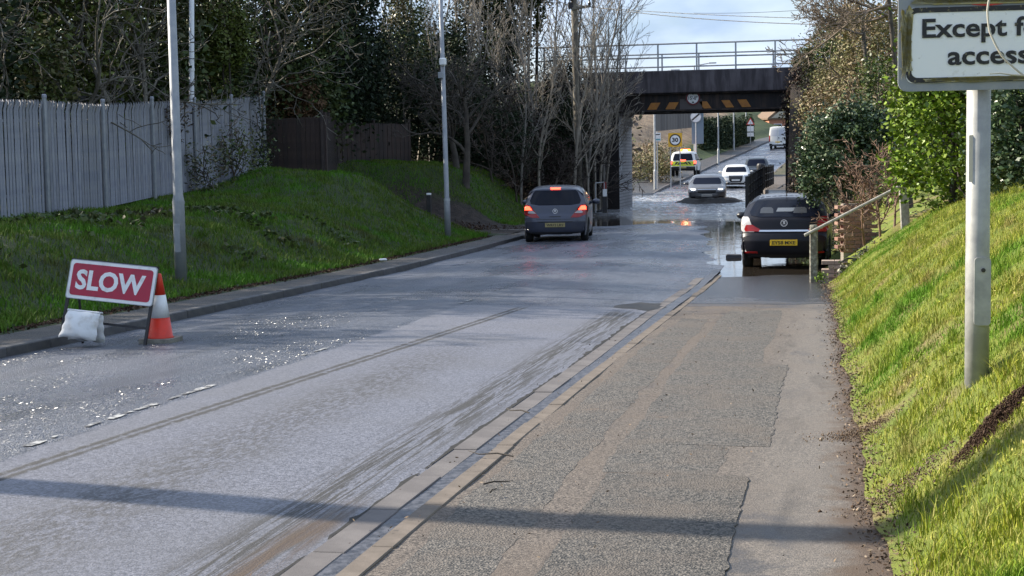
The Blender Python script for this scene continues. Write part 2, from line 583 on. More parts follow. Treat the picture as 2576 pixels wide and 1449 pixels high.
# ---- ground materials
def mat_road():
    t = NT('wet asphalt')
    x, y, z = t.xyz()
    fine = t.noise(260, 2, 0.6)
    agg = t.voro(95)
    big = t.noise(0.55, 5, 0.6)
    med = t.noise(5.0, 6, 0.65)
    streak = t.noise(1.0, 6, 0.65, t.vec((7.0, 0.35, 1)))
    # resurfaced lane on the near side, ending at a straight joint
    edge = t.math('ADD', x, t.math('MULTIPLY', t.math('SUBTRACT', t.noise(2.4, 5), 0.5), 0.22))
    lane = t.math('MULTIPLY', t.step(edge, -4.93, -4.87), t.step(y, 20.55, 20.45))
    # tyre-tread mud tracks
    xt = t.math('ADD', t.math('MULTIPLY', y, 0.05), -5.02)
    dtr = t.math('ABSOLUTE', t.math('SUBTRACT', x, xt))
    tread = t.math('SINE', t.math('ADD', t.math('MULTIPLY', y, 26.0), t.math('MULTIPLY', x, 40.0)))
    duo = t.math('ABSOLUTE', t.math('SUBTRACT', dtr, 0.045))
    tr1 = t.math('MULTIPLY', t.step(t.math('ADD', duo, t.math('MULTIPLY', t.math('SUBTRACT', t.noise(9, 4), .5), .07)), 0.05, 0.008), t.step(t.math('ADD', t.math('MULTIPLY', tread, 0.10), t.noise(7.0, 6, .7)), 0.24, 0.42))
    tr1 = t.math('MULTIPLY', tr1, t.step(y, 20.6, 19.8))
    d2 = t.math('MULTIPLY', 0.7, t.math('ABSOLUTE', t.math('SUBTRACT', x, t.math('ADD', -3.86, t.math('MULTIPLY', big, 0.3)))))
    tr2 = t.math('MULTIPLY', t.step(d2, 0.42, 0.02), t.step(t.noise(11, 6, 0.75, t.vec((2.5, .8, 1))), 0.40, 0.60))
    tr2 = t.math('MULTIPLY', tr2, t.step(y, 18, 12))
    d3 = t.math('ABSOLUTE', t.math('SUBTRACT', x, -2.62))
    tr3 = t.math('MULTIPLY', t.step(d3, 0.34, 0.06), t.step(t.noise(2.2, 7, 0.75, t.vec((11, 0.35, 1)), dist=.8), 0.44, 0.56))
    tr3 = t.math('MULTIPLY', tr3, t.step(y, 20.5, 19.5))
    mud = t.math('MAXIMUM', tr1, t.math('MAXIMUM', t.math('MULTIPLY', tr2, 0.75), tr3))
    # brown silt near the camera at the gutter
    silt = t.math('MULTIPLY', t.math('MULTIPLY', t.step(t.math('ABSOLUTE', t.math('SUBTRACT', x, -2.47)), 0.16, 0.03), t.step(y, 8.0, 7.2)), t.step(streak, 0.42, 0.56))
    # ridged planing marks beside the joint
    rid = t.math('MULTIPLY', t.math('SINE', t.math('MULTIPLY', t.math('ADD', y, t.math('MULTIPLY', x, 0.12)), 42.0)), t.math('MULTIPLY', t.step(x, -4.9, -4.8), t.step(x, -4.0, -4.45)))
    vg = t.voro(75, out='Color')
    sp = t.n.new('ShaderNodeSeparateXYZ'); t.l.new(vg, sp.inputs[0])
    old = t.mix(t.step(sp.outputs[0], 0.2, 0.95), (0.064, 0.071, 0.092), (0.145, 0.157, 0.198))
    old = t.mix(t.math('MULTIPLY', t.step(t.noise(1.2, 6, .65, t.vec((2.4, .25, 1))), 0.44, 0.66), 0.55), old, (0.04, 0.044, 0.056))
    new = t.mix(t.step(t.math('ADD', t.math('MULTIPLY', sp.outputs[0], .6), t.math('MULTIPLY', t.noise(30, 5, .7), .6)), 0.3, 0.95), (0.085, 0.086, 0.102), (0.205, 0.207, 0.245))
    new = t.mix(t.math('MULTIPLY', t.step(big, 0.42, 0.62), 0.35), new, (0.12, 0.118, 0.125))
    new = t.mix(t.math('MULTIPLY', t.step(rid, 0.2, 0.9), 0.16), new, (0.11, 0.11, 0.12))
    c = t.mix(lane, old, new)
    c = t.mix(t.math('MULTIPLY', mud, 0.92), c, (0.02, 0.018, 0.015))
    c = t.mix(silt, c, (0.075, 0.047, 0.027))
    far = t.step(y, 21, 34)
    wetn = t.step(t.noise(0.9, 5, 0.6, t.vec((0.8, 0.32, 1))), 0.42, 0.62)
    r_old = t.math('ADD', 0.44, t.math('MULTIPLY', wetn, -0.12))
    r_far = t.math('ADD', 0.46, t.math('MULTIPLY', wetn, -0.33))
    r = t.math('ADD', t.math('MULTIPLY', r_old, t.math('SUBTRACT', 1.0, far)), t.math('MULTIPLY', r_far, far))
    r = t.math('ADD', t.math('MULTIPLY', r, t.math('SUBTRACT', 1.0, lane)), t.math('MULTIPLY', t.math('ADD', 0.46, t.math('MULTIPLY', big, 0.12)), lane))
    r = t.math('ADD', r, t.math('MULTIPLY', mud, 0.25), clamp=True)
    vg2 = t.voro(1.0, t.vec((150, 44, 1)), out='Color')
    sp2 = t.n.new('ShaderNodeSeparateXYZ'); t.l.new(vg2, sp2.inputs[0])
    gmask = t.math('MULTIPLY', t.math('MULTIPLY', t.math('GREATER_THAN', sp2.outputs[2], 0.66), t.math('SUBTRACT', 1.0, lane)), t.math('MULTIPLY', t.math('SUBTRACT', 1.0, far), t.step(t.noise(0.7, 5, 0.65, t.vec((1.5, 0.6, 1))), 0.36, 0.60)))
    r = t.math('SUBTRACT', r, t.math('MULTIPLY', gmask, 0.13))
    stren = t.math('ADD', t.math('MULTIPLY', t.math('SUBTRACT', 1.0, lane), t.math('SUBTRACT', 1.0, t.math('MULTIPLY', far, 0.45))), t.math('MULTIPLY', lane, 0.32))
    h = t.math('ADD', t.math('MULTIPLY', agg, 0.9), t.math('MULTIPLY', fine, 0.5))
    h = t.math('ADD', h, t.math('MULTIPLY', mud, 0.6))
    nb_ = t.bump(h, stren, 0.010)
    gm = t.n.new('ShaderNodeNewGeometry')
    v1 = t.n.new('ShaderNodeVectorMath'); v1.operation = 'SUBTRACT'; t.l.new(vg2, v1.inputs[0]); v1.inputs[1].default_value = (.5, .5, .5)
    v2 = t.n.new('ShaderNodeVectorMath'); v2.operation = 'MULTIPLY'; t.l.new(v1.outputs[0], v2.inputs[0]); v2.inputs[1].default_value = (3.0, 3.0, 0.1)
    v3 = t.n.new('ShaderNodeVectorMath'); v3.operation = 'ADD'; t.l.new(v2.outputs[0], v3.inputs[0]); t.l.new(gm.outputs['Normal'], v3.inputs[1])
    v4 = t.n.new('ShaderNodeVectorMath'); v4.operation = 'NORMALIZE'; t.l.new(v3.outputs[0], v4.inputs[0])
    mv = t.n.new('ShaderNodeMix'); mv.data_type = 'VECTOR'; t.l.new(gmask, mv.inputs['Factor']); t.l.new(nb_, mv.inputs[4]); t.l.new(v4.outputs[0], mv.inputs[5])
    t.set(col=c, rough=r, spec=0.75, normal=mv.outputs[1])
    return t.m


def mat_footway():
    t = NT('footway asphalt')
    x, y, z = t.xyz()
    fine = t.noise(170, 3, 0.7)
    big = t.noise(0.9, 6, 0.6)
    vg = t.voro(105, out='Color')
    sp = t.n.new('ShaderNodeSeparateXYZ'); t.l.new(vg, sp.inputs[0])
    gr = t.math('ADD', t.math('MULTIPLY', sp.outputs[0], .75), t.math('MULTIPLY', t.noise(45, 4, .7), .5))
    c = t.mix(t.step(gr, 0.25, 1.05), (0.055, 0.047, 0.042), (0.215, 0.18, 0.152))
    c = t.mix(t.math('MULTIPLY', t.step(big, 0.42, 0.62), 0.55), c, (0.135, 0.108, 0.088))
    c = t.mix(t.math('MULTIPLY', t.step(x, -0.75, -0.15), 0.35), c, (0.20, 0.19, 0.18))
    c = t.mix(t.math('MULTIPLY', t.step(t.noise(1.5, 6, .7, t.vec((2.6, .35, 1)), dist=.6), .5, .68), .45), c, (0.055, 0.05, 0.047))
    c = t.mix(t.math('MULTIPLY', t.step(t.noise(6.5, 6, .75), .60, .72), .5), c, (0.05, 0.045, 0.042))
    wet = t.math('MULTIPLY', t.step(t.math('ADD', y, t.math('MULTIPLY', t.noise(1.3, 5), 5.0)), 22.5, 25.5), t.step(y, 80, 60))
    damp = t.math('MULTIPLY', t.step(t.noise(2.2, 5, 0.6, t.vec((1.6, 0.5, 1))), 0.56, 0.66), t.step(y, 6, 16))
    seep = t.math('MULTIPLY', t.step(t.math('ABSOLUTE', t.math('ADD', x, 0.38)), 0.3, 0.12), t.math('MULTIPLY', t.step(y, 8.3, 7.2), t.step(t.noise(5.0, 5), 0.40, 0.58)))
    wet = t.math('MAXIMUM', t.math('MAXIMUM', wet, t.math('MULTIPLY', damp, 0.3)), t.math('MULTIPLY', seep, 0.55))
    c = t.mix(t.math('MULTIPLY', wet, 0.9), c, (0.035, 0.034, 0.036))
    soil = t.math('MULTIPLY', t.step(t.math('ADD', x, t.math('MULTIPLY', t.math('SUBTRACT', t.noise(6, 6), 0.5), 0.45)), -0.06, 0.16), t.step(y, 30, 24))
    c = t.mix(soil, c, (0.105, 0.075, 0.055))
    r = t.math('SUBTRACT', 0.82, t.math('MULTIPLY', wet, 0.62))
    t.set(col=c, rough=r, spec=0.4, normal=t.bump(t.math('ADD', t.voro(120), fine), 0.55, 0.005))
    return t.m


def mat_patch(name, dark):
    t = NT(name)
    fine = t.noise(150, 3, 0.7)
    vg = t.voro(78, out='Color')
    sp = t.n.new('ShaderNodeSeparateXYZ'); t.l.new(vg, sp.inputs[0])
    gr = t.math('ADD', t.math('MULTIPLY', sp.outputs[0], .85), t.math('MULTIPLY', t.noise(38, 4, .7), .4))
    c = t.mix(t.step(gr, 0.25, 1.0), (0.042 * dark, 0.042 * dark, 0.042 * dark), (0.195 * dark, 0.176 * dark, 0.157 * dark))
    c = t.mix(t.math('MULTIPLY', t.step(t.noise(1.6, 6, .65), 0.42, 0.66), 0.6), c, (0.14, 0.115, 0.096))
    t.set(col=c, rough=0.8, normal=t.bump(t.math('ADD', t.math('MULTIPLY', t.voro(85), 1.4), fine), 0.9, 0.007))
    return t.m


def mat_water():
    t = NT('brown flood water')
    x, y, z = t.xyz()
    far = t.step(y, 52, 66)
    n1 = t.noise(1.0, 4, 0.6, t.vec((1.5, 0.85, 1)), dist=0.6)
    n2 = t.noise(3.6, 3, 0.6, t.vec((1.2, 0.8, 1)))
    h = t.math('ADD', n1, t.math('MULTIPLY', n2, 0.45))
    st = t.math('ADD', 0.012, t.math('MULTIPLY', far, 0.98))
    foam_glare = t.math('MULTIPLY', t.step(t.noise(1.6, 6, .7, t.vec((1.0, 1.6, 1)), dist=1.2), .44, .62), far)  # foam streaks that also carry painted sky glare
    t.set(col=t.mix(foam_glare, t.mix(far, (0.035, 0.028, 0.022), (0.20, 0.205, 0.22)), (0.62, 0.64, 0.69)), rough=t.math('ADD', 0.025, t.math('MULTIPLY', far, 0.05)), ior=1.33, spec=0.5, normal=t.bump(h, st, 0.34))  # far water: turbid grey lightened to hold sky reflection in its colour
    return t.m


def mat_soil(name, c1, c2, c3=None, s1=1.2, rough=0.9):
    t = NT(name)
    c = t.mix(t.step(t.noise(s1, 6, 0.65), 0.40, 0.62), c1, c2)
    if c3 is not None:
        c = t.mix(t.step(t.noise(s1 * 0.37, 5, 0.6, t.vec((1, 1, 1), (7, 3, 0))), 0.52, 0.66), c, c3)
    t.set(col=c, rough=rough, normal=t.bump(t.noise(30, 6, 0.7), 0.7, 0.04))
    return t.m


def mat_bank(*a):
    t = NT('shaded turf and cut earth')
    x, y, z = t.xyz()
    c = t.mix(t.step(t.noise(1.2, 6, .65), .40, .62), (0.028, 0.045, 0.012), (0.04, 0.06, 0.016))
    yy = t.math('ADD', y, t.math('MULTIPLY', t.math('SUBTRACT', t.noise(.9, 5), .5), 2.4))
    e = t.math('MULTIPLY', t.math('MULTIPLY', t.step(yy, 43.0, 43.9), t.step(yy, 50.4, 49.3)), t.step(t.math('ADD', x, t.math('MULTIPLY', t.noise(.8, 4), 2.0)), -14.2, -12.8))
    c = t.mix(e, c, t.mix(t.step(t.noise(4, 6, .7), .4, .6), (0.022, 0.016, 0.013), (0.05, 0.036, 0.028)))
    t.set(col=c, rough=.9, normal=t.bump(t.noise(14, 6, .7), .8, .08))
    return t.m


M['road'] = mat_road()
M['footway'] = mat_footway()
M['patch_a'] = mat_patch('coarse trench asphalt', 0.80)
M['patch_b'] = mat_patch('trench asphalt', 0.92)
M['tarmac_dark'] = mat_patch('damp dark tarmac', 0.42)
M['tarmac_dark'].node_tree.nodes['Principled BSDF'].inputs['Roughness'].default_value = 0.5
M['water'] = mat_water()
M['turf_dark'] = mat_soil('rough verge', (0.05, 0.055, 0.025), (0.10, 0.085, 0.05))
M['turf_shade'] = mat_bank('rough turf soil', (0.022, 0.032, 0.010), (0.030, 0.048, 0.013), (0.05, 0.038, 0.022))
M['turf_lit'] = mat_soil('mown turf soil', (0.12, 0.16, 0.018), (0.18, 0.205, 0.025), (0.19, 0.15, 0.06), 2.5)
M['leaf_soil'] = mat_soil('leafy soil', (0.03, 0.022, 0.017), (0.055, 0.038, 0.026))
M['brown_bank'] = mat_soil('dry brown bank', (0.17, 0.115, 0.07), (0.27, 0.19, 0.12), (0.10, 0.085, 0.05), 0.4)
M['meadow'] = mat_soil('far rough ground', (0.12, 0.095, 0.06), (0.19, 0.145, 0.095), None, 0.1)
M['dirt_track'] = mat_soil('wet dirt track', (0.07, 0.055, 0.045), (0.13, 0.11, 0.095), (0.04, 0.033, 0.028), 0.8, 0.5)
M['kerb_dark'] = simple('dark concrete kerb', (0.075, 0.075, 0.082), 0.75, 0, (0.13, 0.125, 0.125), 5, 0.4, 80, bd=0.004)
M['kerb_dark2'] = simple('stained concrete kerb', (0.06, 0.06, 0.065), 0.7, 0, (0.11, 0.105, 0.10), 5, 0.4, 80, bd=0.004)
M['kerb_tan'] = simple('sandy kerb', (0.13, 0.106, 0.086), 0.85, 0, (0.185, 0.152, 0.125), 6, 0.4, 120, bd=0.003)
M['channel'] = simple('channel concrete', (0.11, 0.099, 0.097), 0.75, 0, (0.16, 0.145, 0.14), 3, 0.5, 150, bd=0.003)
M['gutter_wet'] = simple('wet gutter', (0.028, 0.029, 0.036), 0.42, 0, (0.12, 0.12, 0.135), 22, 0.5, 90, bd=0.004)
def mat_streaky(name, a, b, rough):
    t = NT(name)
    f = t.step(t.noise(2.0, 6, .65, t.vec((1.6, 1.6, .22))), .40, .62)
    g = t.step(t.noise(.8, 5, .6), .42, .64)
    c = t.mix(f, a, b)
    c = t.mix(t.math('MULTIPLY', g, .5), c, a)
    t.set(col=c, rough=rough, normal=t.bump(t.noise(22, 5, .7), .4, .01))
    return t.m


M['concrete'] = mat_streaky('stained concrete', (0.05, 0.043, 0.05), (0.125, 0.112, 0.125), .85)
M['girder'] = mat_streaky('sooty girder', (0.014, 0.012, 0.014), (0.06, 0.038, 0.03), .7)
M['white_line'] = simple('worn road paint', (0.46, 0.46, 0.45), 0.6, 0, (0.12, 0.12, 0.125), 16, lo=0.42, hi=0.55)


def mat_brick(name, a, b, mortar, scale=1.0, rot=None, rough=0.85):
    t = NT(name)
    n = t.n.new('ShaderNodeTexBrick')
    mp = t.n.new('ShaderNodeMapping')
    if rot: mp.inputs['Rotation'].default_value = rot
    t.l.new(t.tc.outputs['Object'], mp.inputs[0])
    t.l.new(mp.outputs[0], n.inputs['Vector'])
    n.inputs['Color1'].default_value = (*a, 1)
    n.inputs['Color2'].default_value = (*b, 1)
    n.inputs['Mortar'].default_value = (*mortar, 1)
    n.inputs['Scale'].default_value = scale
    n.inputs['Mortar Size'].default_value = 0.012
    n.inputs['Brick Width'].default_value = 0.225
    n.inputs['Row Height'].default_value = 0.075
    c = t.mix(t.math('MULTIPLY', t.step(t.noise(0.8, 5), 0.45, 0.7), 0.5), n.outputs['Color'], (a[0] * .6, a[1] * .6, a[2] * .6))
    inv = t.math('SUBTRACT', 1.0, n.outputs['Fac'])
    t.set(col=c, rough=rough, normal=t.bump(inv, 0.35, 0.006))
    return t.m


M['brick_pale'] = mat_brick('painted pale brick', (0.60, 0.59, 0.60), (0.70, 0.69, 0.70), (0.42, 0.41, 0.42), 0.55, (0, rad(90), rad(90)))
M['brick_dark'] = mat_brick('dark brick', (0.022, 0.018, 0.019), (0.034, 0.026, 0.026), (0.016, 0.015, 0.015), 1.0, (rad(90), 0, 0))  # very dark brick for the abutment fronts and wing walls
M['brick_far'] = simple('orange brickwork', (0.42, 0.17, 0.10), 0.85, 0, (0.5, 0.24, 0.15), 6)
M['roof_far'] = simple('brown roof tiles', (0.16, 0.11, 0.075), 0.85, 0, (0.22, 0.15, 0.10), 5)

# ---- ground sheet, banks
def z_ground(X, Y):
    c = road_cx(Y)
    d = np.abs(X - c)
    return road_z(Y) - 0.75 + 0.02 * np.clip(d - 60, 0, 400) + 1.2 * lump(X * .02, Y * .02, 1.0, 2) * sstep(d, 60, 160)


gx = np.concatenate([np.linspace(-900, -60, 30), np.linspace(-50, 50, 41), np.linspace(60, 900, 30)])
gy = np.concatenate([np.linspace(-300, -40, 12), np.linspace(-30, 320, 120), np.linspace(330, 1800, 40)])
tag(surf('ground', z_ground, gx, gy, M['meadow']), kind='structure')

ry = np.concatenate([np.linspace(-40, 4, 23), np.linspace(4.3, 110, 350), np.linspace(111, 330, 150)])
tag(surf('road', z_road, lambda y: road_cx(y) + np.linspace(-HW - .0, HW + .0, 41), ry, M['road']), kind='structure')

lx = np.concatenate([np.linspace(-60, -20, 18), np.linspace(-19.5, -9.0, 64)])
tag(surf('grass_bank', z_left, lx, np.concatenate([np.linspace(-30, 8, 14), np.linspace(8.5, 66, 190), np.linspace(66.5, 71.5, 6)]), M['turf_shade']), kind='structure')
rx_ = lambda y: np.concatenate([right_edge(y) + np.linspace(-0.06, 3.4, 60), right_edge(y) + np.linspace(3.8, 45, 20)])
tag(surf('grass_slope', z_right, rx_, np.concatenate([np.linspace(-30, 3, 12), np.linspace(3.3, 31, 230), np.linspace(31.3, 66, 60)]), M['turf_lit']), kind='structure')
# embankment body on both sides of the bridge (carries the railway)
def z_emb(X, Y):
    return 5.25 * sstep(Y, 57, 66.5) * sstep(Y, 82, 73) - 0.6


tag(surf('embankment', lambda X, Y: z_emb(X, Y) + .15 * lump(X, Y, .6, 3), (lambda y: np.linspace(-120, -9.3 if y < 70.6 else -12.5, 60)), np.linspace(57.5, 81.5, 60), M['leaf_soil']), kind='structure')
tag(surf('embankment', lambda X, Y: z_emb(X, Y) + .15 * lump(X, Y, .6, 3), np.linspace(-1.55, 120, 60), np.linspace(57.5, 81.5, 30), M['leaf_soil']), kind='structure')

# near footway, laid between the kerb and the turf
KX = lambda y: road_cx(y) + HW      # edge of the carriageway on the near side
fy = np.concatenate([np.linspace(-40, 3, 16), np.linspace(3.3, 70, 220), np.linspace(71, 120, 30)])
def z_fw(X, Y): return foot_z(Y) + 0.008 * lump(X, Y, 1.4, 7) + 0.02 * sstep(X, -0.6, 0.3)
tag(surf('footway', z_fw, lambda y: np.linspace(KX(y) + 0.10, right_edge(y) + 0.12, 14) if y < 58 else np.linspace(KX(y) + 0.10, -0.9, 14), fy, M['footway']), kind='structure')
# far-side footway
tag(surf('pavement', lambda X, Y: road_z(Y) + 0.065 - 0.0 * X, lambda y: np.linspace(left_edge(y) - 0.15, road_cx(y) - HW - 0.12, 6), np.linspace(-40, 42.6, 90), M['tarmac_dark']), kind='structure')
tag(surf('pavement', lambda X, Y: road_z(Y) + 0.065 + 0 * X, lambda y: np.linspace(left_edge(y) - 0.15, road_cx(y) - HW - 0.12, 6), np.linspace(49.5, 66.4, 20), M['tarmac_dark']), kind='structure')
tag(surf('dirt_track', lambda X, Y: road_z(Y) + 0.045 + 0.03 * lump(X, Y, 1.2, 8), np.linspace(-19, -8.38, 40), np.linspace(42.3, 50.2, 24), M['dirt_track']), kind='structure')

# trench repairs standing a few millimetres proud of the footway
def slab_patch(x0, x1, y0, y1, mat, up=0.014, wob=0.03, seed=0):
    rg = np.random.default_rng(seed)
    ys = np.linspace(y0, y1, max(6, int((y1 - y0) * 16)))
    l_ = np.cumsum(rg.normal(0, wob / 5, len(ys))) + rg.normal(0, .004, len(ys))
    r_ = np.cumsum(rg.normal(0, wob / 5, len(ys))) + rg.normal(0, .004, len(ys))
    l_ -= np.linspace(l_[0], l_[-1], len(ys)); r_ -= np.linspace(r_[0], r_[-1], len(ys))
    rows = []
    for y, a, b in zip(ys, l_, r_):
        X = np.array([x0 + a, x0 + a, *np.linspace(x0 + a, x1 + b, 6)[1:-1], x1 + b, x1 + b])
        Y = np.full_like(X, y)
        Z = z_fw(X, Y) + up
        Z[0] -= 0.05; Z[-1] -= 0.05
        rows.append(np.stack([X, Y, Z], -1))
    first, last = rows[0].copy(), rows[-1].copy()
    first[:, 2] -= 0.05; last[:, 2] -= 0.05
    o = link('asphalt_patch', grid_mesh('asphalt_patch', np.stack([first] + rows + [last])), mat)
    o.data.polygons.foreach_set('use_smooth', np.zeros(len(o.data.polygons), dtype=bool))
    return tag(o, kind='structure')


slab_patch(-1.22, -0.45, 3.0, 8.55, M['patch_a'], 0.006, .03, 1)
slab_patch(-1.02, -0.36, 9.6, 14.0, M['patch_b'], 0.003, .03, 2)
slab_patch(-1.26, -0.62, 8.6, 20.5, M['patch_b'], 0.001, .03, 3)
slab_patch(-1.78, -1.44, 2.0, 19.0, M['patch_b'], 0.001, .03, 4)

# flood
wy = np.concatenate([np.linspace(22, 66, 120), np.linspace(66.3, 90, 130), np.linspace(90.5, 108, 30)])
CIV = (-5.55, 75.8)
def z_wat(X, Y):
    cx_, cy_ = CIV
    d = np.sqrt(((X - cx_) / 1.75) ** 2 + ((Y - (cy_ - 2.4)) / 1.0) ** 2)
    bow = 0.05 * np.exp(-((d - 0.55) / 0.42) ** 2)
    chop = sstep(Y, 54, 68) * (0.02 * lump(X, Y, 3.2, 1) + 0.015 * lump(X, Y, 6.5, 2))
    side = 0.07 * np.exp(-((np.abs(X - cx_) - 1.5 - 0.22 * np.clip(cy_ - Y, -3, 9)) / .35) ** 2) * sstep(Y, cy_ - 7, cy_ - 2) * sstep(Y, cy_ + 4, cy_)
    return WATER_Z + bow + chop + side


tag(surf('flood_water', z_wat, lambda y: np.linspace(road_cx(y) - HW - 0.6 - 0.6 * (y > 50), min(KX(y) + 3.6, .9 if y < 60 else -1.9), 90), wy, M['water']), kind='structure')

# muddy bow wave pushed up by the car in the flood
bw_x, bw_y = np.linspace(-2.6, 2.6, 60), np.linspace(-5.6, 1.6, 60)
def z_bow(X, Y):
    x, y = X - CIV[0], Y - CIV[1] + 0.4
    d = np.sqrt((x / 1.35) ** 2 + ((y + 1.2) / 1.5) ** 2)
    v = np.exp(-((d - .75) / .33) ** 2) * (.20 + .05 * lump(X, Y, 5, 1)) + .035 * lump(X, Y, 4.1, 2) * sstep(d, 2.0, 1.2)
    return WATER_Z + .03 + v - .12 * sstep(d + .12 * lump(X, Y, 3, 4), 1.15, 1.75)


tag(surf('bow_wave', z_bow, CIV[0] + bw_x, CIV[1] + bw_y, simple('muddy churned water', (.022, .018, .015), .6, 0, (.05, .042, .036), 3.0, .6, 9, spec=.08, bd=.05)), 'dark muddy bow wave in front of the car in the flood', 'wave', kind='stuff')
# ---- kerbs, each stone its own piece
def kerb_run(name, xf, y0, y1, L, w, h, zf, mats, up, seed, bevel=0.012, skip=None):
    root = bpy.data.objects.new(name, None)
    COL.objects.link(root)
    tag(root, kind='structure')
    rg = random.Random(seed)
    proto = []
    for mt in mats:
        m = MB().box((0, 0, -h / 2), (w, L - 0.006, h), bevel=bevel)
        o = m.build('kerb_stone', mt, root)
        proto.append(o)
    used = set()
    y = y0
    while y < y1:
        yc = y + L / 2
        y += L
        if skip and skip(yc): continue
        k = rg.randrange(len(mats))
        if k not in used:
            o = proto[k]; used.add(k)
        else:
            o = proto[k].copy(); COL.objects.link(o)
        a, b = yc - L / 2, yc + L / 2
        ax, bx = float(xf(a)), float(xf(b))
        az, bz = float(zf(a)), float(zf(b))
        o.parent = root
        o.location = ((ax + bx) / 2 + rg.uniform(-.005, .005), yc, (az + bz) / 2 + up + rg.uniform(-.004, .004))
        o.rotation_euler = (math.atan2(bz - az, L), 0, math.atan2(-(bx - ax), L))
    for k, o in enumerate(proto):
        if k not in used: bpy.data.objects.remove(o)
    return root


kerb_run('kerb', lambda y: road_cx(y) - HW - 0.06, 8, 42.4, 0.915, 0.13, 0.3, lambda y: road_z(y), [M['kerb_dark'], M['kerb_dark2']], 0.075, 1)
kerb_run('kerb', lambda y: road_cx(y) - HW - 0.06, 49.6, 66, 0.915, 0.13, 0.3, lambda y: road_z(y), [M['kerb_tan'], M['channel']], 0.085, 2)
kerb_run('kerb', lambda y: KX(y) + 0.06, 3.0, 46, 0.915, 0.11, 0.2, lambda y: foot_z(y), [M['kerb_tan'], M['kerb_tan']], 0.006, 3, 0.006)
kerb_run('channel', lambda y: KX(y) - 0.20, 3.0, 27, 0.915, 0.155, 0.12, lambda y: z_road(KX(y) - .1, y), [M['channel'], M['channel']], 0.010, 4, 0.004)
tag(surf('gutter', lambda X, Y: z_road(KX(Y) - .05, Y) + 0.007 + 0.003 * lump(X, Y, 5, 1), lambda y: np.linspace(KX(y) - .13, KX(y) + .02, 4), np.linspace(2, 30, 120), M['gutter_wet']), kind='structure')
# open joint between carriageway and channel, packed with dark silt
rgc = np.random.default_rng(12)
for y0, y1, w0 in ((5.0, 6.6, .022), (6.9, 8.6, .03), (8.7, 13.5, .04), (13.8, 20.4, .03)):
    ys = np.linspace(y0, y1, int((y1 - y0) * 14))
    a = np.convolve(rgc.normal(0, .011, len(ys) + 4), np.ones(5) / 2.2, 'valid'); b_ = np.abs(np.convolve(rgc.normal(0, .02, len(ys) + 4), np.ones(5) / 2.2, 'valid'))
    f_ = np.sin(np.linspace(0, math.pi, len(ys))) ** .5
    xs0 = KX(ys) - .278 + .004 * f_; xs1 = xs0 - (w0 * .45 + b_ + a * .3) * f_ - .002
    Xs = np.stack([xs1, xs0], 1); Ys = np.stack([ys, ys], 1)
    tag(link('road_joint', grid_mesh('road_joint', np.stack([Xs, Ys, z_road(Xs, Ys) + .005], -1)), simple('black joint silt', (.012, .011, .010), .8, 0, (.03, .027, .022), 30)), kind='structure')
# rounded kerb return into the dirt track
m = MB()
for k in range(5):
    a0, a1 = rad(18 * k), rad(18 * (k + 1))
    c = Vector((-9.31, 42.35, 0))
    p0 = c + Vector((math.cos(a0), math.sin(a0), 0)) * 1.0
    p1 = c + Vector((math.cos(a1), math.sin(a1), 0)) * 1.0
    mid = (p0 + p1) / 2
    m.box((mid.x, mid.y, float(road_z(mid.y)) + 0.075 - .15), (0.13, (p1 - p0).length - .01, 0.3), Matrix.Rotation(math.atan2(-(p1.x - p0.x), p1.y - p0.y), 3, 'Z'), 0.012)
tag(m.build('kerb', M['kerb_dark']), kind='structure')

# beyond the bridge: footpath, verge, bank
tag(surf('footpath', lambda X, Y: road_z(Y) + 0.13 + 0.35 * sstep(road_cx(Y) - HW - X, .5, 3.4) * sstep(Y, 96, 106) * sstep(Y, 150, 125), lambda y: road_cx(y) - HW - np.linspace(2.3 + 1.6 * sstep(y, 84, 98) * sstep(y, 128, 116), 0.12, 8), np.linspace(72, 240, 110), M['tarmac_dark']), kind='structure')
kerb_run('kerb', lambda y: road_cx(y) - HW - 0.06, 74, 200, 0.915, 0.13, 0.3, lambda y: road_z(y), [M['kerb_dark'], M['channel']], 0.14, 5)
def z_verge(X, Y):
    u = road_cx(Y) - HW - 2.2 - 1.6 * sstep(Y, 84, 98) * sstep(Y, 128, 116) - X
    rise = table([(-2, -.1), (0, -.02), (.5, .12), (2.0, .9), (5, 1.7), (8, 3.0), (14, 4.4), (60, 7)], .4)
    return road_z(Y) + 0.13 + 0.3 * sstep(Y, 96, 106) * sstep(Y, 150, 125) + rise(u) + .12 * lump(X, Y, .7, 4) * sstep(u, .3, 2)


def mat_verge():
    t = NT('verge turf and dry bank')
    x, y, z = t.xyz()
    g = t.mix(t.step(t.noise(1.1, 5), .4, .65), (0.035, 0.06, 0.016), (0.06, 0.085, 0.022))
    b = t.mix(t.step(t.noise(0.7, 6, .65), .4, .65), (0.20, 0.135, 0.085), (0.32, 0.235, 0.15))
    f = t.step(t.math('ADD', x, t.math('MULTIPLY', t.noise(.5, 4), 4.0)), -11.4, -13.2)
    t.set(col=t.mix(f, g, b), rough=.9, normal=t.bump(t.noise(9, 6, .7), .8, .12))
    return t.m


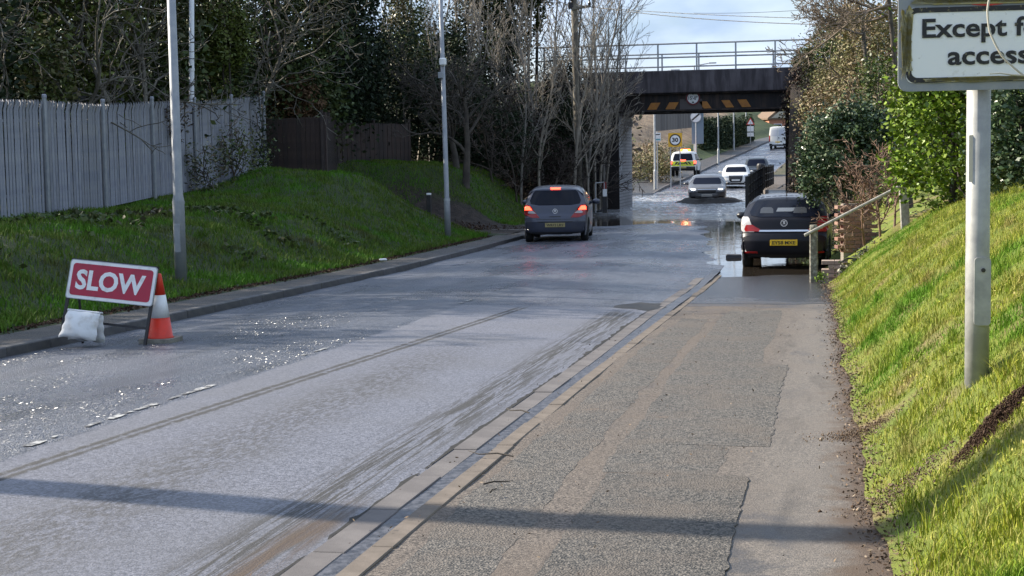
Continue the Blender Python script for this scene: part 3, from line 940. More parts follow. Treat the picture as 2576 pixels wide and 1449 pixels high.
tag(surf('verge', z_verge, lambda y: road_cx(y) - HW - 2.1 - np.concatenate([np.linspace(0, 12, 26), np.linspace(13, 60, 12)])[::-1], np.linspace(71.8, 300, 120), mat_verge()), kind='structure')
tag(surf('verge', lambda X, Y: road_z(Y) + .1 + .05 * np.clip(X - road_cx(Y) - HW - 1.5, 0, 20) + .1 * lump(X, Y, .7, 5), lambda y: road_cx(y) + HW + np.concatenate([np.linspace(.1, 5, 8), np.linspace(6, 50, 10)]), np.linspace(92, 320, 70), M['turf_dark']), kind='structure')
kerb_run('kerb', lambda y: KX(y) + 0.06, 56, 190, 0.915, 0.13, 0.3, lambda y: foot_z(y) if y < 91 else road_z(y) + .1, [M['kerb_tan'], M['channel']], 0.02, 6)

# road paint
def dash(x0f, y0, y1, w, zoff=0.007, mat=None):
    ys = np.linspace(y0, y1, max(3, int((y1 - y0) * 2)))
    rows = []
    for y in ys:
        X = x0f(y) + np.array([-w / 2, w / 2])
        rows.append(np.stack([X, np.full(2, y), z_road(X, np.full(2, y)) + zoff], -1))
    return link('centre_line', grid_mesh('centre_line', np.stack(rows)), mat or M['white_line'])


rg = random.Random(5)
for y0 in (7.1, 8.9, 10.05, 10.7, 11.35, 14.2, 20.7, 26.7, 33, 39):
    for k in range(3):
        a = y0 + k * rg.uniform(.22, .4)
        tag(dash(lambda y: -4.99 + rg.uniform(-.01, .01), a, a + rg.uniform(.06, .24), rg.uniform(.03, .08)), kind='structure')
for k in range(30):
    y0 = 108 + k * 5.0
    tag(dash(lambda y: road_cx(y) + .35, y0, y0 + 2.6, .13), kind='structure')
m = MB()
# ------------------------------------------------------------------ railway bridge
BX0, BX1, BY0, BY1 = -8.85, -1.80, 66.6, 71.0
bridge = thing('railway_bridge', 'dark railway bridge with hazard stripes spanning the flooded road', 'bridge', (-5.3, BY0, -0.8))
def bpart(mb, name, mat, parent=None):
    o = mb.build(name, mat, None)
    o.location = (0, 0, 0)
    o.parent = parent or bridge
    o.matrix_parent_inverse = Matrix.Translation(bridge.location).inverted()
    return o


bpart(MB().box(((BX0 + BX1) / 2 - .2, BY0 - .10, 4.88), (9.6, .55, .95), bevel=.03), 'parapet_beam', M['concrete'])
bpart(MB().box(((BX0 + BX1) / 2 - .2, BY0 + .12, 4.03), (9.2, .30, .86)).box(((BX0 + BX1) / 2 - .2, BY0 + .02, 3.68), (9.2, .62, .06)).box(((BX0 + BX1) / 2 - .2, BY0 + .02, 4.375), (9.2, .5, .05)), 'girder', M['girder'])
bpart(MB().box(((BX0 + BX1) / 2 - .2, BY1 - .1, 4.45), (9.4, .4, 1.6)), 'girder', M['girder'])
bpart(MB().box(((BX0 + BX1) / 2 - .2, (BY0 + BY1) / 2, 5.0), (9.4, 3.9, .5)), 'deck', M['girder'])
for k in range(11):
    bpart(MB().box((BX0 - .1 + k * .74, BY0 - .05, 4.22), (.06, .06, .28)), 'stiffener', M['girder'])
for k in range(5):
    bpart(MB().box((BX0 + .9 + k * 1.5, (BY0 + BY1) / 2 + .1, 4.55), (.25, 3.6, .4)), 'cross_girder', M['girder'])
ab = MB().box((BX0 - .75, (BY0 + BY1) / 2, 1.4), (1.5, BY1 - BY0, 4.6))
abo = bpart(ab, 'abutment', M['brick_pale'])
bpart(MB().box((BX0 - .72, BY0 - .01, 1.4), (1.42, .05, 4.58)), 'abutment_face', M['brick_dark'])
bpart(MB().box((BX0 - .05, (BY0 + BY1) / 2, 3.58), (.34, BY1 - BY0 - .3, .14)), 'bearing_shelf', M['concrete'])
for k in range(9):
    bpart(MB().box((BX0 + .03, BY0 + .3 + k * .47, 3.28), (.10, .2, .34), bevel=.01), 'corbel', M['brick_pale'])
bpart(MB().box((BX1 + .75, (BY0 + BY1) / 2, 1.5), (1.5, BY1 - BY0, 4.4)), 'abutment', M['brick_dark'])
bpart(MB().box((BX0 - 3.2, BY0 + 1.2, 2.0), (3.4, .5, 6.0)), 'wing_wall', M['brick_dark'])
bpart(MB().box((BX1 + 3.2, BY0 + 1.2, 2.0), (3.4, .5, 6.0)), 'wing_wall', M['brick_dark'])
bpart(MB().box((BX0 + .005, BY0 + .55, 1.55), (.03, .09, .75)), 'white_marker', M['white_sign'])
# hazard boards: amber parallelograms
for x0, x1, z0, z1, sh in ((-7.62, -7.22, 3.73, 4.02, .17), (-6.84, -6.44, 3.73, 4.02, .17), (-5.42, -5.08, 3.73, 4.03, -.20), (-4.47, -4.13, 3.75, 4.06, -.20), (-3.80, -3.42, 3.75, 4.07, -.20)):
    pts = [(x0 - (sh > 0) * 0 + (0 if sh > 0 else -sh), z0), (x1 + (0 if sh > 0 else -sh), z0), (x1 + (sh if sh > 0 else 0), z1), (x0 + (sh if sh > 0 else 0), z1)]
    bpart(MB().prism(pts, .02, Matrix.Translation((0, BY0 - .06, 0))), 'hazard_stripe', M['hazard_orange'])
bpart(MB().box((-5.75, BY0 - .05, 3.92), (.95, .02, .45)), 'sign_backing', simple('faded grey board', (0.10, 0.085, 0.085), .7))
hs = thing('height_sign', 'round white height limit sign on the bridge girder', 'road sign', (-5.66, BY0 - .10, 4.18))
ring_mb(.30, .235, .02).build('red_border', simple('dull red ring', (.14, .012, .02), .5), hs)
MB().prism(circle_pts(.24), .015, Matrix.Translation((0, .004, 0))).build('face', M['white_sign'], hs)
letters('lettering', "15'-0\"", .20, M['ink'], hs, (0, -.002, 0), .004, .38)
MB().prism([(-.06, .205), (.06, .205), (0, .13)], .004, Matrix.Translation((0, -.003, 0))).build('arrow', M['ink'], hs)
MB().prism([(-.06, -.205), (.06, -.205), (0, -.13)], .004, Matrix.Translation((0, -.003, 0))).build('arrow', M['ink'], hs)

def railing(y, x0, x1, z0, h, pitch, off, rails, label, mat):
    t = thing('bridge_railing', label, 'railing', ((x0 + x1) / 2, y, z0), 0, 'railings along the bridge deck')
    w = x1 - x0
    for r in rails:
        MB().bar((-w / 2, 0, h * r), (w / 2, 0, h * r), .036).build('rail', mat, t)
    x = off
    first = None
    while x < w:
        if first is None:
            first = MB().box((0, 0, h / 2), (.07, .05, h)).build('post', mat, t)
            o = first
        else:
            o = first.copy(); COL.objects.link(o)
        o.parent = t
        o.location = (x - w / 2, 0, 0)
        x += pitch
    return t


railing(BY0 - .12, -12.5, -.55, 5.34, 1.15, 1.64, .45, (1.0, .5), 'grey tubular railing with tall posts along the near bridge edge', M['steel'])
railing(BY1 - .1, -12.5, -.3, 5.2, 1.15, 1.66, .1, (1.0, .5), 'grey tubular railing along the rear bridge edge, behind the first', M['steel'])

# footpath barrier under the bridge, seen almost end on
for (ya, yb, lab, xx) in ((54.5, 66.3, 'black pedestrian barrier of posts and rails beside the flooded kerb before the bridge', -2.80), (73.0, 84.0, 'black pedestrian barrier of posts and rails beyond the bridge', -2.95)):
    t = thing('guard_rail', lab, 'barrier', (xx, ya, float(foot_z(ya))), 0, 'black barriers along the footpath')
    n = int((yb - ya) / 1.9)
    for k in range(n + 1):
        yy = ya + (yb - ya) * k / n
        z = float(foot_z(yy)) - float(foot_z(ya)); xo = .02 * (yy - ya) / 12
        MB().box((xo, yy - ya, z + .5), (.11, .11, 1.1), bevel=.01).build('post', M['black_metal'], t)
        if k < n:
            y2 = ya + (yb - ya) * (k + 1) / n
            z2 = float(foot_z(y2)) - float(foot_z(ya)); xo2 = .02 * (y2 - ya) / 12
            for hh in (.35, .68, 1.0):
                MB().bar((xo, yy - ya, z + hh), (xo2, y2 - ya, z2 + hh), .035, seg=6).build('rail', M['black_metal'], t)
            for q in range(1, 12):
                f = q / 12
                MB().box((xo + (xo2 - xo) * f, (yy - ya) * (1 - f) + (y2 - ya) * f, z + (z2 - z) * f + .52), (.025, .025, .95)).build('bar', M['black_metal'], t)
b = thing('black_bollard', 'stout black post standing at the far end of the footpath barrier', 'bollard', (-3.9, 92, float(road_z(92))))
MB().lathe([(.26, 0), (.26, 1.75), (.20, 1.85), (0, 1.86)], 12).build('post', M['black_metal'], b)
MB().lathe([(.275, 1.4), (.275, 1.5)], 12).build('band', M['black_gloss'], b)

# ------------------------------------------------------------------ palisade fence
fence_a = P(-60, 545, 29.4); fence_b = P(664, 472, 46.6)
fa, fb = Vector((fence_a.x, fence_a.y, 0)), Vector((fence_b.x, fence_b.y, 0))
fdir = (fb - fa).normalized(); flen = (fb - fa).length
frz = math.atan2(fdir.y, fdir.x)
pal = thing('palisade_fence', 'pale galvanised palisade fence with spiked tops along the grass bank', 'fence', (fa.x, fa.y, 0), frz)
# pale: W-profile strip with a three-pronged head, bent outwards
def pale_mesh():
    pr = [(-.052, .012), (-.034, .012), (-.016, -.014), (.016, -.014), (.034, .012), (.052, .012)]
    H = 2.35
    heads = [(.90, .05), (1.0, 1.0), (.93, .35), (.93, .35), (1.0, 1.0), (.90, .05)]
    v = []
    for x, y in pr: v.append((x, y, 0))
    for x, y in pr: v.append((x, y, H - .22))
    for (x, y), (f, k) in zip(pr, heads): v.append((x, y - .045, H * .985 - .05 + .09 * (f - .9) * 10 * .9))
    f = []
    for r in range(2):
        for i in range(5): f.append((r * 6 + i, r * 6 + i + 1, r * 6 + i + 7, r * 6 + i + 6))
    v = np.array(v); f = np.array(f)
    v2 = v + np.array([0, .004, 0]); f2 = f[:, ::-1] + len(v)
    return np_mesh('pale', np.concatenate([v, v2]), np.concatenate([f, f2]))


pmA = pale_mesh(); pmA.materials.append(M['palisade'])
pmB = pale_mesh(); pmB.materials.append(M['palisade_dull'])
nb = round(flen / 2.72)
BAY = flen / nb
rgp = random.Random(11)
fz = lambda s: float(z_left(np.array(fa.x + fdir.x * s), np.array(fa.y + fdir.y * s)))
npale = 0
for k in range(nb + 1):
    s0 = k * BAY
    if s0 > flen + .1: break
    z0 = fz(s0)
    MB().box((s0, -.075, z0 + 1.2 - .25), (.105, .055, 2.95), bevel=.006).build('post', M['pole_grey'], pal)
    MB().box((s0, -.075, z0 + 2.44), (.12, .075, .09), bevel=.02).build('post_cap', M['palisade'], pal)
    if s0 + BAY > flen + .5: continue
    z1 = fz(s0 + BAY)
    for hh in (.45, 1.95):
        MB().box((s0 + BAY / 2, .035, (z0 + z1) / 2 + hh), (BAY - .1, .04, .055), Matrix.Rotation(-math.atan2(z1 - z0, BAY), 3, 'Y')).build('rail', M['palisade_dull'], pal)
    np_ = 21
    for q in range(np_):
        s = s0 + BAY * (q + .5) / np_
        o = bpy.data.objects.new('pale', pmA if rgp.random() < .6 else pmB)
        COL.objects.link(o)
        o.parent = pal
        f = (q + .5) / np_
        o.location = (s + rgp.uniform(-.006, .006), -.005, z0 + (z1 - z0) * f + .03)
        o.rotation_euler = (rgp.uniform(-.006, .006), rgp.uniform(-.005, .005), rgp.uniform(-.03, .03))
        npale += 1

# ------------------------------------------------------------------ timber fences
def board_fence(name, label, a, b, h, mats, bw=.15, group=None, z0f=None, cat='fence', seed=0):
    a, b = Vector((a.x, a.y, 0)), Vector((b.x, b.y, 0))
    d = (b - a); L = d.length; d.normalize()
    t = thing(name, label, cat, (a.x, a.y, 0), math.atan2(d.y, d.x), group)
    n = max(1, int(L / bw))
    r = random.Random(seed)
    zf = z0f or (lambda s: float(z_left(np.array(a.x + d.x * s), np.array(a.y + d.y * s))))
    protos = [MB().box((0, 0, h / 2), (L / n - .008, .022, h)).build('board', mt, t).data for mt in mats]
    for o in [c for c in t.children]: bpy.data.objects.remove(o)
    for k in range(n):
        s = L * (k + .5) / n
        o = bpy.data.objects.new('board', protos[r.randrange(len(protos))])
        COL.objects.link(o); o.parent = t
        o.location = (s, (k % 2) * .012, zf(s) - .05 + r.uniform(-.012, .012))
        o.rotation_euler = (0, r.uniform(-.006, .006), 0)
    for s in np.arange(0, L + .1, max(1.8, L / max(1, round(L / 2.2)))):
        MB().box((s, .06, zf(min(s, L)) + h / 2 + .05), (.1, .08, h + .1)).build('post', mats[0], t)
    for hh in (.3, h - .35):
        MB().bar((0, .05, zf(0) + hh), (L, .05, zf(L) + hh), .035, seg=4).build('rail', mats[0], t)
    return t


wf0 = P(668, 430, 48.2); wf1 = P(818, 428, 47.6); wf2 = P(850, 425, 52.5); wf3 = P(1034, 412, 57.0)
board_fence('timber_fence', 'brown stained timber fence panel joining the palisade end', wf0, wf1, 1.85, [M['wood_dark'], M['wood_dark2']], group='dark timber fences', seed=1, z0f=lambda s: 1.30)
board_fence('timber_fence', 'short dark timber fence return running back from the corner post', wf1, wf2, 1.9, [M['wood_dark2']], group='dark timber fences', seed=2, z0f=lambda s: 1.32)
board_fence('timber_fence', 'very dark timber fence behind the far grass mound', wf2, wf3, 1.75, [M['wood_dark2'], M['wood_dark']], group='dark timber fences', seed=3, z0f=lambda s: 1.36)
pf0 = P(150, 235, 38.5); pf1 = P(310, 232, 40.5)
board_fence('garden_fence', 'grey weathered garden fence among trees behind the palisade', pf0, pf1, 2.9, [simple('grey fence boards', (.10, .10, .11), .85, 0, (.16, .155, .16), 4)], .14, seed=4)

# ------------------------------------------------------------------ poles and lamp posts
def gz_left(p): return float(z_left(np.array(p.x), np.array(p.y)))


p = P(455, 686, 24.4)
lp = thing('lamp_post', 'tall grey lamp post standing on the grass beside the red SLOW sign', 'lamp post', (p.x, p.y, gz_left(p) - .05), 0, 'grey lamp posts along the road')
MB().lathe([(.092, 0), (.092, 1.32), (.088, 1.36), (.076, 1.42), (.055, 8.2)], 16).build('column', M['pole_grey'], lp, True)
MB().lathe([(.0965, 1.28), (.0965, 1.33)], 16).build('collar', M['pole_grey'], lp)
MB().box((0, -.09, .75), (.10, .012, .45), bevel=.005).build('access_door', M['pole_grey'], lp)
MB().bar((0, 0, 8.1), (.9, .1, 8.45), .035).build('bracket', M['pole_grey'], lp)
MB().box((1.15, .12, 8.47), (.6, .22, .12), bevel=.04).build('lantern', M['pole_grey'], lp)
lp.rotation_euler = (0, 0, 0)

p = P(1127, 588, 40.6)
lp = thing('lamp_post', 'slender grey lamp post with a small white box at the dirt track entrance', 'lamp post', (p.x, p.y, gz_left(p) - .05), 0, 'grey lamp posts along the road')
MB().lathe([(.083, 0), (.083, 1.05), (.066, 1.10), (.05, 8.4)], 14).build('column', M['pole_grey'], lp, True)
MB().lathe([(.088, 1.02), (.088, 1.08)], 14).build('collar', M['steel'], lp)
MB().box((.03, -.10, 4.62), (.17, .16, .20), bevel=.03).build('sensor_box', M['white_sign'], lp)
MB().box((-.05, -.07, 4.28), (.12, .08, .16), bevel=.01).build('junction_box', M['pole_grey'], lp)
MB().bar((0, 0, 8.3), (.9, .1, 8.6), .035).build('bracket', M['pole_grey'], lp)
MB().box((1.15, .12, 8.62), (.6, .22, .12), bevel=.04).build('lantern', M['pole_grey'], lp)
lp.rotation_euler = (0, rad(-.6), 0)

p = P(477, 350, 41.5)
lp = thing('white_pole', 'leaning white pole rising behind the palisade fence', 'pole', (p.x, p.y, gz_left(p) - .1))
MB().lathe([(.075, 0), (.072, 2.5), (.06, 8.5)], 14).build('shaft', M['pole_white'], lp, True)
MB().lathe([(.082, 3.35), (.082, 3.42)], 14).build('collar', M['pole_white'], lp)
lp.rotation_euler = (0, rad(2.1), 0)

p = P(1459, 500, 60.5)
up = thing('utility_pole', 'weathered wooden utility pole with an offset bracket among bare saplings', 'utility pole', (p.x, p.y, -.45))
MB().lathe([(.16, 0), (.155, 3), (.115, 8.25), (.1, 8.32), (0, 8.34)], 12).build('pole', M['wood_pole'], up, True)
MB().box((.30, -.12, 7.95), (.75, .08, .10), Matrix.Rotation(rad(-6), 3, 'Y'), .01).build('cross_arm', M['wood_pole'], up)
MB().lathe([(.05, 0), (.065, .08), (.03, .16), (.04, .22), (0, .23)], 10, Matrix.Translation((.62, -.12, 8.02))).build('insulator', M['black_gloss'], up)
MB().lathe([(.05, 0), (.065, .08), (.03, .16), (.04, .22), (0, .23)], 10, Matrix.Translation((-.06, -.14, 8.2))).build('insulator', M['black_gloss'], up)
MB().box((-.12, -.05, 8.05), (.2, .2, .25), bevel=.02).build('junction_box', M['black_metal'], up)
MB().bar((.165, -.06, .1), (.14, -.05, 6.5), .014, seg=5).build('cable_guard', M['black_metal'], up)
up.rotation_euler = (0, rad(-.9), 0)

def wire(a, b, sag, r, label, n=24):
    pts = [a.lerp(b, k / n) + Vector((0, 0, -4 * sag * (k / n) * (1 - k / n))) for k in range(n + 1)]
    v, f = [], []
    for q in pts:
        for k in range(4):
            an = math.pi / 2 * k
            v.append(q + Vector((0, r * math.cos(an), r * math.sin(an))))
    for i in range(n):
        for k in range(4): f.append((i * 4 + k, i * 4 + (k + 1) % 4, i * 4 + 4 + (k + 1) % 4, i * 4 + 4 + k))
    return tag(link('overhead_wire', np_mesh('overhead_wire', [tuple(q) for q in v], f), M['black_gloss']), label, 'wire', 'overhead wires')


wire(P(1452, 12, 60.4), P(2330, 62, 47), .25, .013, 'lowest thin overhead wire crossing the sky above the bridge railing')
wire(P(1462, 16, 60.4), P(2330, 50, 47), .12, .011, 'middle thin overhead wire crossing the sky above the bridge')
wire(P(1745, 33, 66), P(2200, 10, 52), .1, .008, 'faint topmost overhead wire sloping up across the cloudy sky')

# small posts by the thicket
p = P(1080, 545, 45.5)
bl = thing('marker_post', 'dark marker post with a pale top at the dirt track', 'bollard', (p.x, p.y, float(road_z(p.y)) + .35))
MB().box((0, 0, .42), (.13, .13, .85), bevel=.015).build('post', M['black_metal'], bl)
MB().box((0, 0, .87), (.12, .12, .06), bevel=.01).build('cap', M['white_sign'], bl)
p = P(1522, 538, 58.5)
bl = thing('barrier_post', 'red and white banded post beside the dark abutment', 'bollard', (p.x, p.y, -.35))
MB().box((0, 0, .3), (.16, .14, .62), bevel=.01).build('foot', M['black_metal'], bl)
MB().box((0, 0, .75), (.14, .12, .28), bevel=.01).build('white_band', M['white_sign'], bl)
MB().box((0, 0, 1.02), (.13, .11, .26), bevel=.01).build('red_band', simple('dull red band', (.2, .03, .03), .6), bl)
p = P(1499, 538, 58.5)
bl = thing('hoop_barrier', 'thin pale steel hoop beside the red banded post', 'barrier', (p.x, p.y, -.35))
MB().bar((0, 0, 0), (0, 0, 1.12), .02).build('upright', M['steel'], bl)
MB().bar((.33, 0, .9), (.33, 0, 1.12), .02).build('upright', M['steel'], bl)
MB().bar((0, 0, 1.12), (.33, 0, 1.15), .02).build('top_bar', M['steel'], bl)
MB().box((-.26, .1, .32), (.15, .12, .55), bevel=.01).build('stub_post', M['kerb_dark'], bl)

# ------------------------------------------------------------------ SLOW sign, sandbag, cone
fl, fr = P(146, 846, 16.75), P(370, 871, 16.55)
sroot = thing('slow_sign', 'red SLOW temporary road sign on a leaning black frame astride the kerb', 'road sign', (fl + fr) / 2)
dx = (fr - fl)
yaw = math.atan2(dx.y, dx.x); roll = -math.atan2(dx.z, Vector((dx.x, dx.y)).length)
sroot.rotation_mode = 'QUATERNION'
sroot.rotation_quaternion = (Matrix.Rotation(yaw, 3, 'Z') @ Matrix.Rotation(roll, 3, 'Y') @ Matrix.Rotation(rad(-14), 3, 'X')).to_quaternion()
W2 = .485
for s in (-1, 1):
    MB().box((s * W2, .012, .43), (.03, .028, .86)).build('front_leg', M['black_metal'], sroot)
    MB().bar((s * (W2 - .03), .02, .82), (s * (W2 - .05), .44, -.02), .014, seg=6).build('rear_leg', M['black_metal'], sroot)
MB().box((0, .02, .19), (2 * W2, .022, .025)).build('cross_bar', M['black_metal'], sroot)
MB().box((0, .012, .855), (2 * W2 + .03, .035, .02)).build('top_bar', M['black_metal'], sroot)
pw, ph, pz = 1.0, .42, .64
MB().prism(round_rect(pw, ph, .03, 4, 0, pz), .006, Matrix.Translation((0, -.012, 0))).build('white_border', M['white_sign'], sroot)
MB().prism(round_rect(pw - .07, ph - .07, .035, 4, 0, pz), .004, Matrix.Translation((0, -.0155, 0))).build('red_panel', M['sign_red'], sroot)
frame_mb(round_rect(pw + .008, ph + .008, .03, 4, 0, pz), round_rect(pw - .006, ph - .006, .03, 4, 0, pz), .02, Matrix.Translation((0, -.014, 0))).build('edge_trim', M['steel'], sroot)
letters('lettering', 'SLOW', .29, M['white_sign'], sroot, (-.01, -.0165, pz), .009, .80)

m = MB()
bmesh.ops.create_grid(m.bm, x_segments=14, y_segments=14, size=.5)
bm = m.bm
sb = thing('sandbag', 'white sandbag draped over the SLOW sign cross bar', 'sandbag', (0, 0, 0))
sw, sh = .40, .30
for side, yo, dz in ((0, -.09, 0.0), (1, .13, -.02)):
    n = 16
    V = np.zeros((2, n, n, 3))
    for f in range(2):
        for i in range(n):
            for j in range(n):
                u, v = i / (n - 1) * 2 - 1, j / (n - 1) * 2 - 1
                puff = (max(0, 1 - u * u) * max(0, 1 - v * v)) ** .42 * .075
                flare = 1 + .07 * (-v)
                x = u * sw / 2 * flare + .006 * math.sin(9 * v + side)
                z = v * sh / 2 + .008 * math.sin(7 * u) * (1 if v < -.9 else .3)
                y = (puff if f else -puff) + .006 * math.sin(5 * u + 3 * v)
                # hang: tilt outwards to the bottom
                y += (-1 if side == 0 else 1) * (.5 - v * .5) * .075
                V[f, i, j] = (x, yo * .35 + y, z + dz)
    g1, g2 = V[0].reshape(-1, 3), V[1].reshape(-1, 3)
    idx = np.arange(n * n).reshape(n, n)
    fa_ = np.stack([idx[:-1, :-1], idx[1:, :-1], idx[1:, 1:], idx[:-1, 1:]], -1).reshape(-1, 4)
    o = link('bag_half', np_mesh('bag_half', np.concatenate([g1, g2]), np.concatenate([fa_, fa_[:, ::-1] + n * n])), M['sandbag'], sb, True)
MB().box((0, 0, sh / 2 + .0), (sw * .94, .10, .02), bevel=.008).build('top_seam', M['sandbag'], sb)
bm.free()
q = P(210, 818, 16.62)
sb.location = q
sb.rotation_mode = 'QUATERNION'
sb.rotation_quaternion = (Matrix.Rotation(yaw, 3, 'Z') @ Matrix.Rotation(roll * 1.0, 3, 'Y') @ Matrix.Rotation(rad(-8), 3, 'X')).to_quaternion()

p = P(405, 868, 16.85)
cone = thing('traffic_cone', 'orange and white traffic cone standing on the road behind the SLOW sign', 'traffic cone', (p.x, p.y, float(z_road(np.array(p.x), np.array(p.y)))))
MB().prism(round_rect(.38, .38, .05, 3), .05, Matrix.Rotation(rad(-90), 4, 'X') @ Matrix.Translation((0, -.05, 0))).build('base', M['cone_base'], cone)
MB().lathe([(.148, .05), (.132, .062), (.104, .27)], 24).build('lower_body', M['cone_red'], cone, True)
MB().lathe([(.105, .27), (.069, .515)], 24).build('reflective_sleeve', M['white_sign'], cone, True)
MB().lathe([(.068, .515), (.032, .735), (.026, .745), (0, .745)], 24).build('upper_body', M['cone_red'], cone, True)

# ------------------------------------------------------------------ Except for access sign on the grass slope
p = P(2457, 938, 8.75)
gz = float(z_right(np.array(p.x), np.array(p.y)))
ps = thing('access_sign', 'grey and white Except for access sign on a thick round post in the grass', 'road sign', (p.x, p.y, min(gz, p.z) - .05), rad(5))
PH = 2.1
MB().lathe([(.0665, -.2), (.0665, .74), (.0655, .76), (.065, PH)], 24).build('post', M['post_galv'], ps, True)
MB().prism(round_rect(.09, .38, .02, 3, .015, .56), .012, Matrix.Translation((0, -.075, 0))).build('access_door', M['post_galv'], ps)
MB().lathe([(.012, 0), (.012, .01), (0, .011)], 10, Matrix.Translation((.018, -.074, .68)) @ Matrix.Rotation(rad(90), 4, 'X')).build('door_bolt', M['black_metal'], ps)
MB().prism(round_rect(.03, .26, .004, 2, -.045, 1.30), .004, Matrix.Translation((0, -.052, 0))).build('sticker', simple('faded cream sticker', (.55, .50, .42), .6), ps)
top = P(2464, 228, 8.62).z - ps.location.z        # lower edge of the backing board
bw_, bh = .955, 1.42
cx_ = .025
MB().prism(round_rect(bw_, bh, .05, 4, cx_, top + bh / 2), .02, Matrix.Translation((0, -.105, 0))).build('backing_board', M['sign_grey'], ps)
def mat_plate():
    t = NT('aged white sign plate')
    f = t.step(t.noise(11, 6, .7), .60, .70)
    f2 = t.step(t.noise(40, 4, .6), .66, .74)
    c = t.mix(t.math('MULTIPLY', f, .35), (.80, .81, .82), (.52, .50, .42))
    c = t.mix(t.math('MULTIPLY', f2, .35), c, (.22, .20, .16))
    t.set(col=c, rough=.5)
    return t.m


def mat_lichen(name, base, lich, a=.52, b=.60, sc=26):
    t = NT(name)
    f = t.step(t.noise(sc, 6, .7), a, b)
    t.set(col=t.mix(f, base, lich), rough=.7)
    return t.m


pz0 = top + .045; phh = .41; pww = .87
MB().prism(round_rect(pww, phh, .035, 4, cx_, pz0 + phh / 2), .004, Matrix.Translation((0, -.109, 0))).build('text_plate', mat_plate(), ps)
frame_mb(round_rect(pww, phh, .05, 5, cx_, pz0 + phh / 2), round_rect(pww - .055, phh - .055, .035, 5, cx_, pz0 + phh / 2), .003, Matrix.Translation((0, -.1125, 0))).build('black_border', mat_lichen('flaking black border', (.02, .02, .024), (.22, .19, .10), .55, .64), ps)
ink2 = mat_lichen('weathered black lettering', (.018, .018, .022), (.20, .18, .12), .60, .68, 22)
letters('lettering', 'Except for', .142, ink2, ps, (cx_, -.1135, pz0 + phh * .685), .0032, .70)
letters('lettering', 'access', .142, ink2, ps, (cx_ + .005, -.1135, pz0 + phh * .315), .0032, .435)
ring_mb(.375, .30, .004, Matrix.Translation((cx_, -.110, top + .455 + .375))).build('red_ring', M['red_ring'], ps)
MB().prism(circle_pts(.30, 36, cx_, top + .83), .003, Matrix.Translation((0, -.109, 0))).build('white_disc', M['white_sign'], ps)
rl = np.random.default_rng(3)
for (x0, x1, z0, z1, nn) in ((-.42, .40, .475, .50, 60), (-.47, -.40, .06, .46, 18), (-.36, .45, .045, .07, 26)):
    m = MB()
    for k in range(nn):
        r = rl.uniform(.003, .011)
        m.prism([(cx_ + rl.uniform(x0, x1) + a * r * rl.uniform(.6, 1.3), top + rl.uniform(z0, z0 + .004) + (z1 - z0) * rl.random() * 0 + b_ * r * rl.uniform(.6, 1.3) + rl.uniform(0, z1 - z0)) for a, b_ in ((1, 0), (.3, .9), (-.7, .6), (-.8, -.5), (.2, -1))], .003, Matrix.Translation((0, -.1145, 0)))
    tag(m.build('lichen', simple('yellow grey lichen', (.30, .25, .08), .9, 0, (.33, .31, .22), 30), ps), kind='stuff')

# ------------------------------------------------------------------ steps, handrail, low walls on the near slope
hp = P(2047, 713, 26.4); hp2 = P(2275, 575, 26.3)
hr = thing('step_handrail', 'lichened timber post and sloping rail beside the garden steps', 'handrail', (hp.x, hp.y, float(foot_z(hp.y)) - .05))
up_ = hp2 - hr.location
MB().box((0, 0, .49), (.14, .13, 1.02), bevel=.02).build('lower_post', M['wood_old'], hr)
MB().lathe([(.07, 0), (.06, .03), (0, .035)], 8, Matrix.Translation((0, 0, 1.0))).build('post_cap', M['wood_old'], hr)
MB().box((up_.x, up_.y, up_.z + .36), (.15, .13, .88), Matrix.Rotation(rad(-3), 3, 'Y'), .015).build('upper_post', M['wood_pale'], hr)
ra = P(2024, 592, 26.25) - hr.location; rb = P(2285, 458, 26.15) - hr.location
MB().bar(ra, rb, .027, seg=8).build('rail', M['wood_pale'], hr)
st = thing('garden_steps', 'brick steps with slab treads climbing the slope behind the timber post', 'steps', (0.15, 26.7, float(foot_z(27)) - .05))
for k in range(5):
    MB().box((.42 * k + .3, .75, .10 + .21 * k), (.50, 1.5, .20)).build('riser', simple('red brick riser', (.20, .11, .085), .85, 0, (.27, .17, .13), 9, .3, 30), st)
    MB().box((.42 * k + .27, .74, .215 + .21 * k), (.52, 1.54, .045), bevel=.008).build('tread', simple('grey slab', (.20, .17, .155), .85, 0, (.28, .24, .22), 6), st)


def brick_wall(name, label, a, b, h, th, bw=.225, bh=.075, seed=0, cols=((.30, .16, .12), (.24, .13, .105), (.34, .21, .16))):
    a, b = Vector(a), Vector(b)
    d = b - a; d.z = 0; L = d.length
    t = thing(name, label, 'wall', a, math.atan2(d.y, d.x))
    r = random.Random(seed)
    MB().box((L / 2, 0, h / 2 - .1), (L - .02, th - .03, h + .16)).build('mortar', simple('mortar', (.25, .22, .19), .9), t)
    ms = []
    for c in cols:
        o = MB().box((0, 0, 0), (bw - .01, th, bh - .01), bevel=.004).build('brick', simple('red brick', c, .85, 0, tuple(v * .75 for v in c), 20, .3, 60), t)
        ms.append(o.data); bpy.data.objects.remove(o)
    for row in range(int(h / bh)):
        x = -bw / 2 * (row % 2) + bw / 2
        while x < L + .05:
            o = bpy.data.objects.new('brick', r.choice(ms)); COL.objects.link(o); o.parent = t
            o.location = (x, r.uniform(-.003, .003), bh * (row + .5)); x += bw
    return t


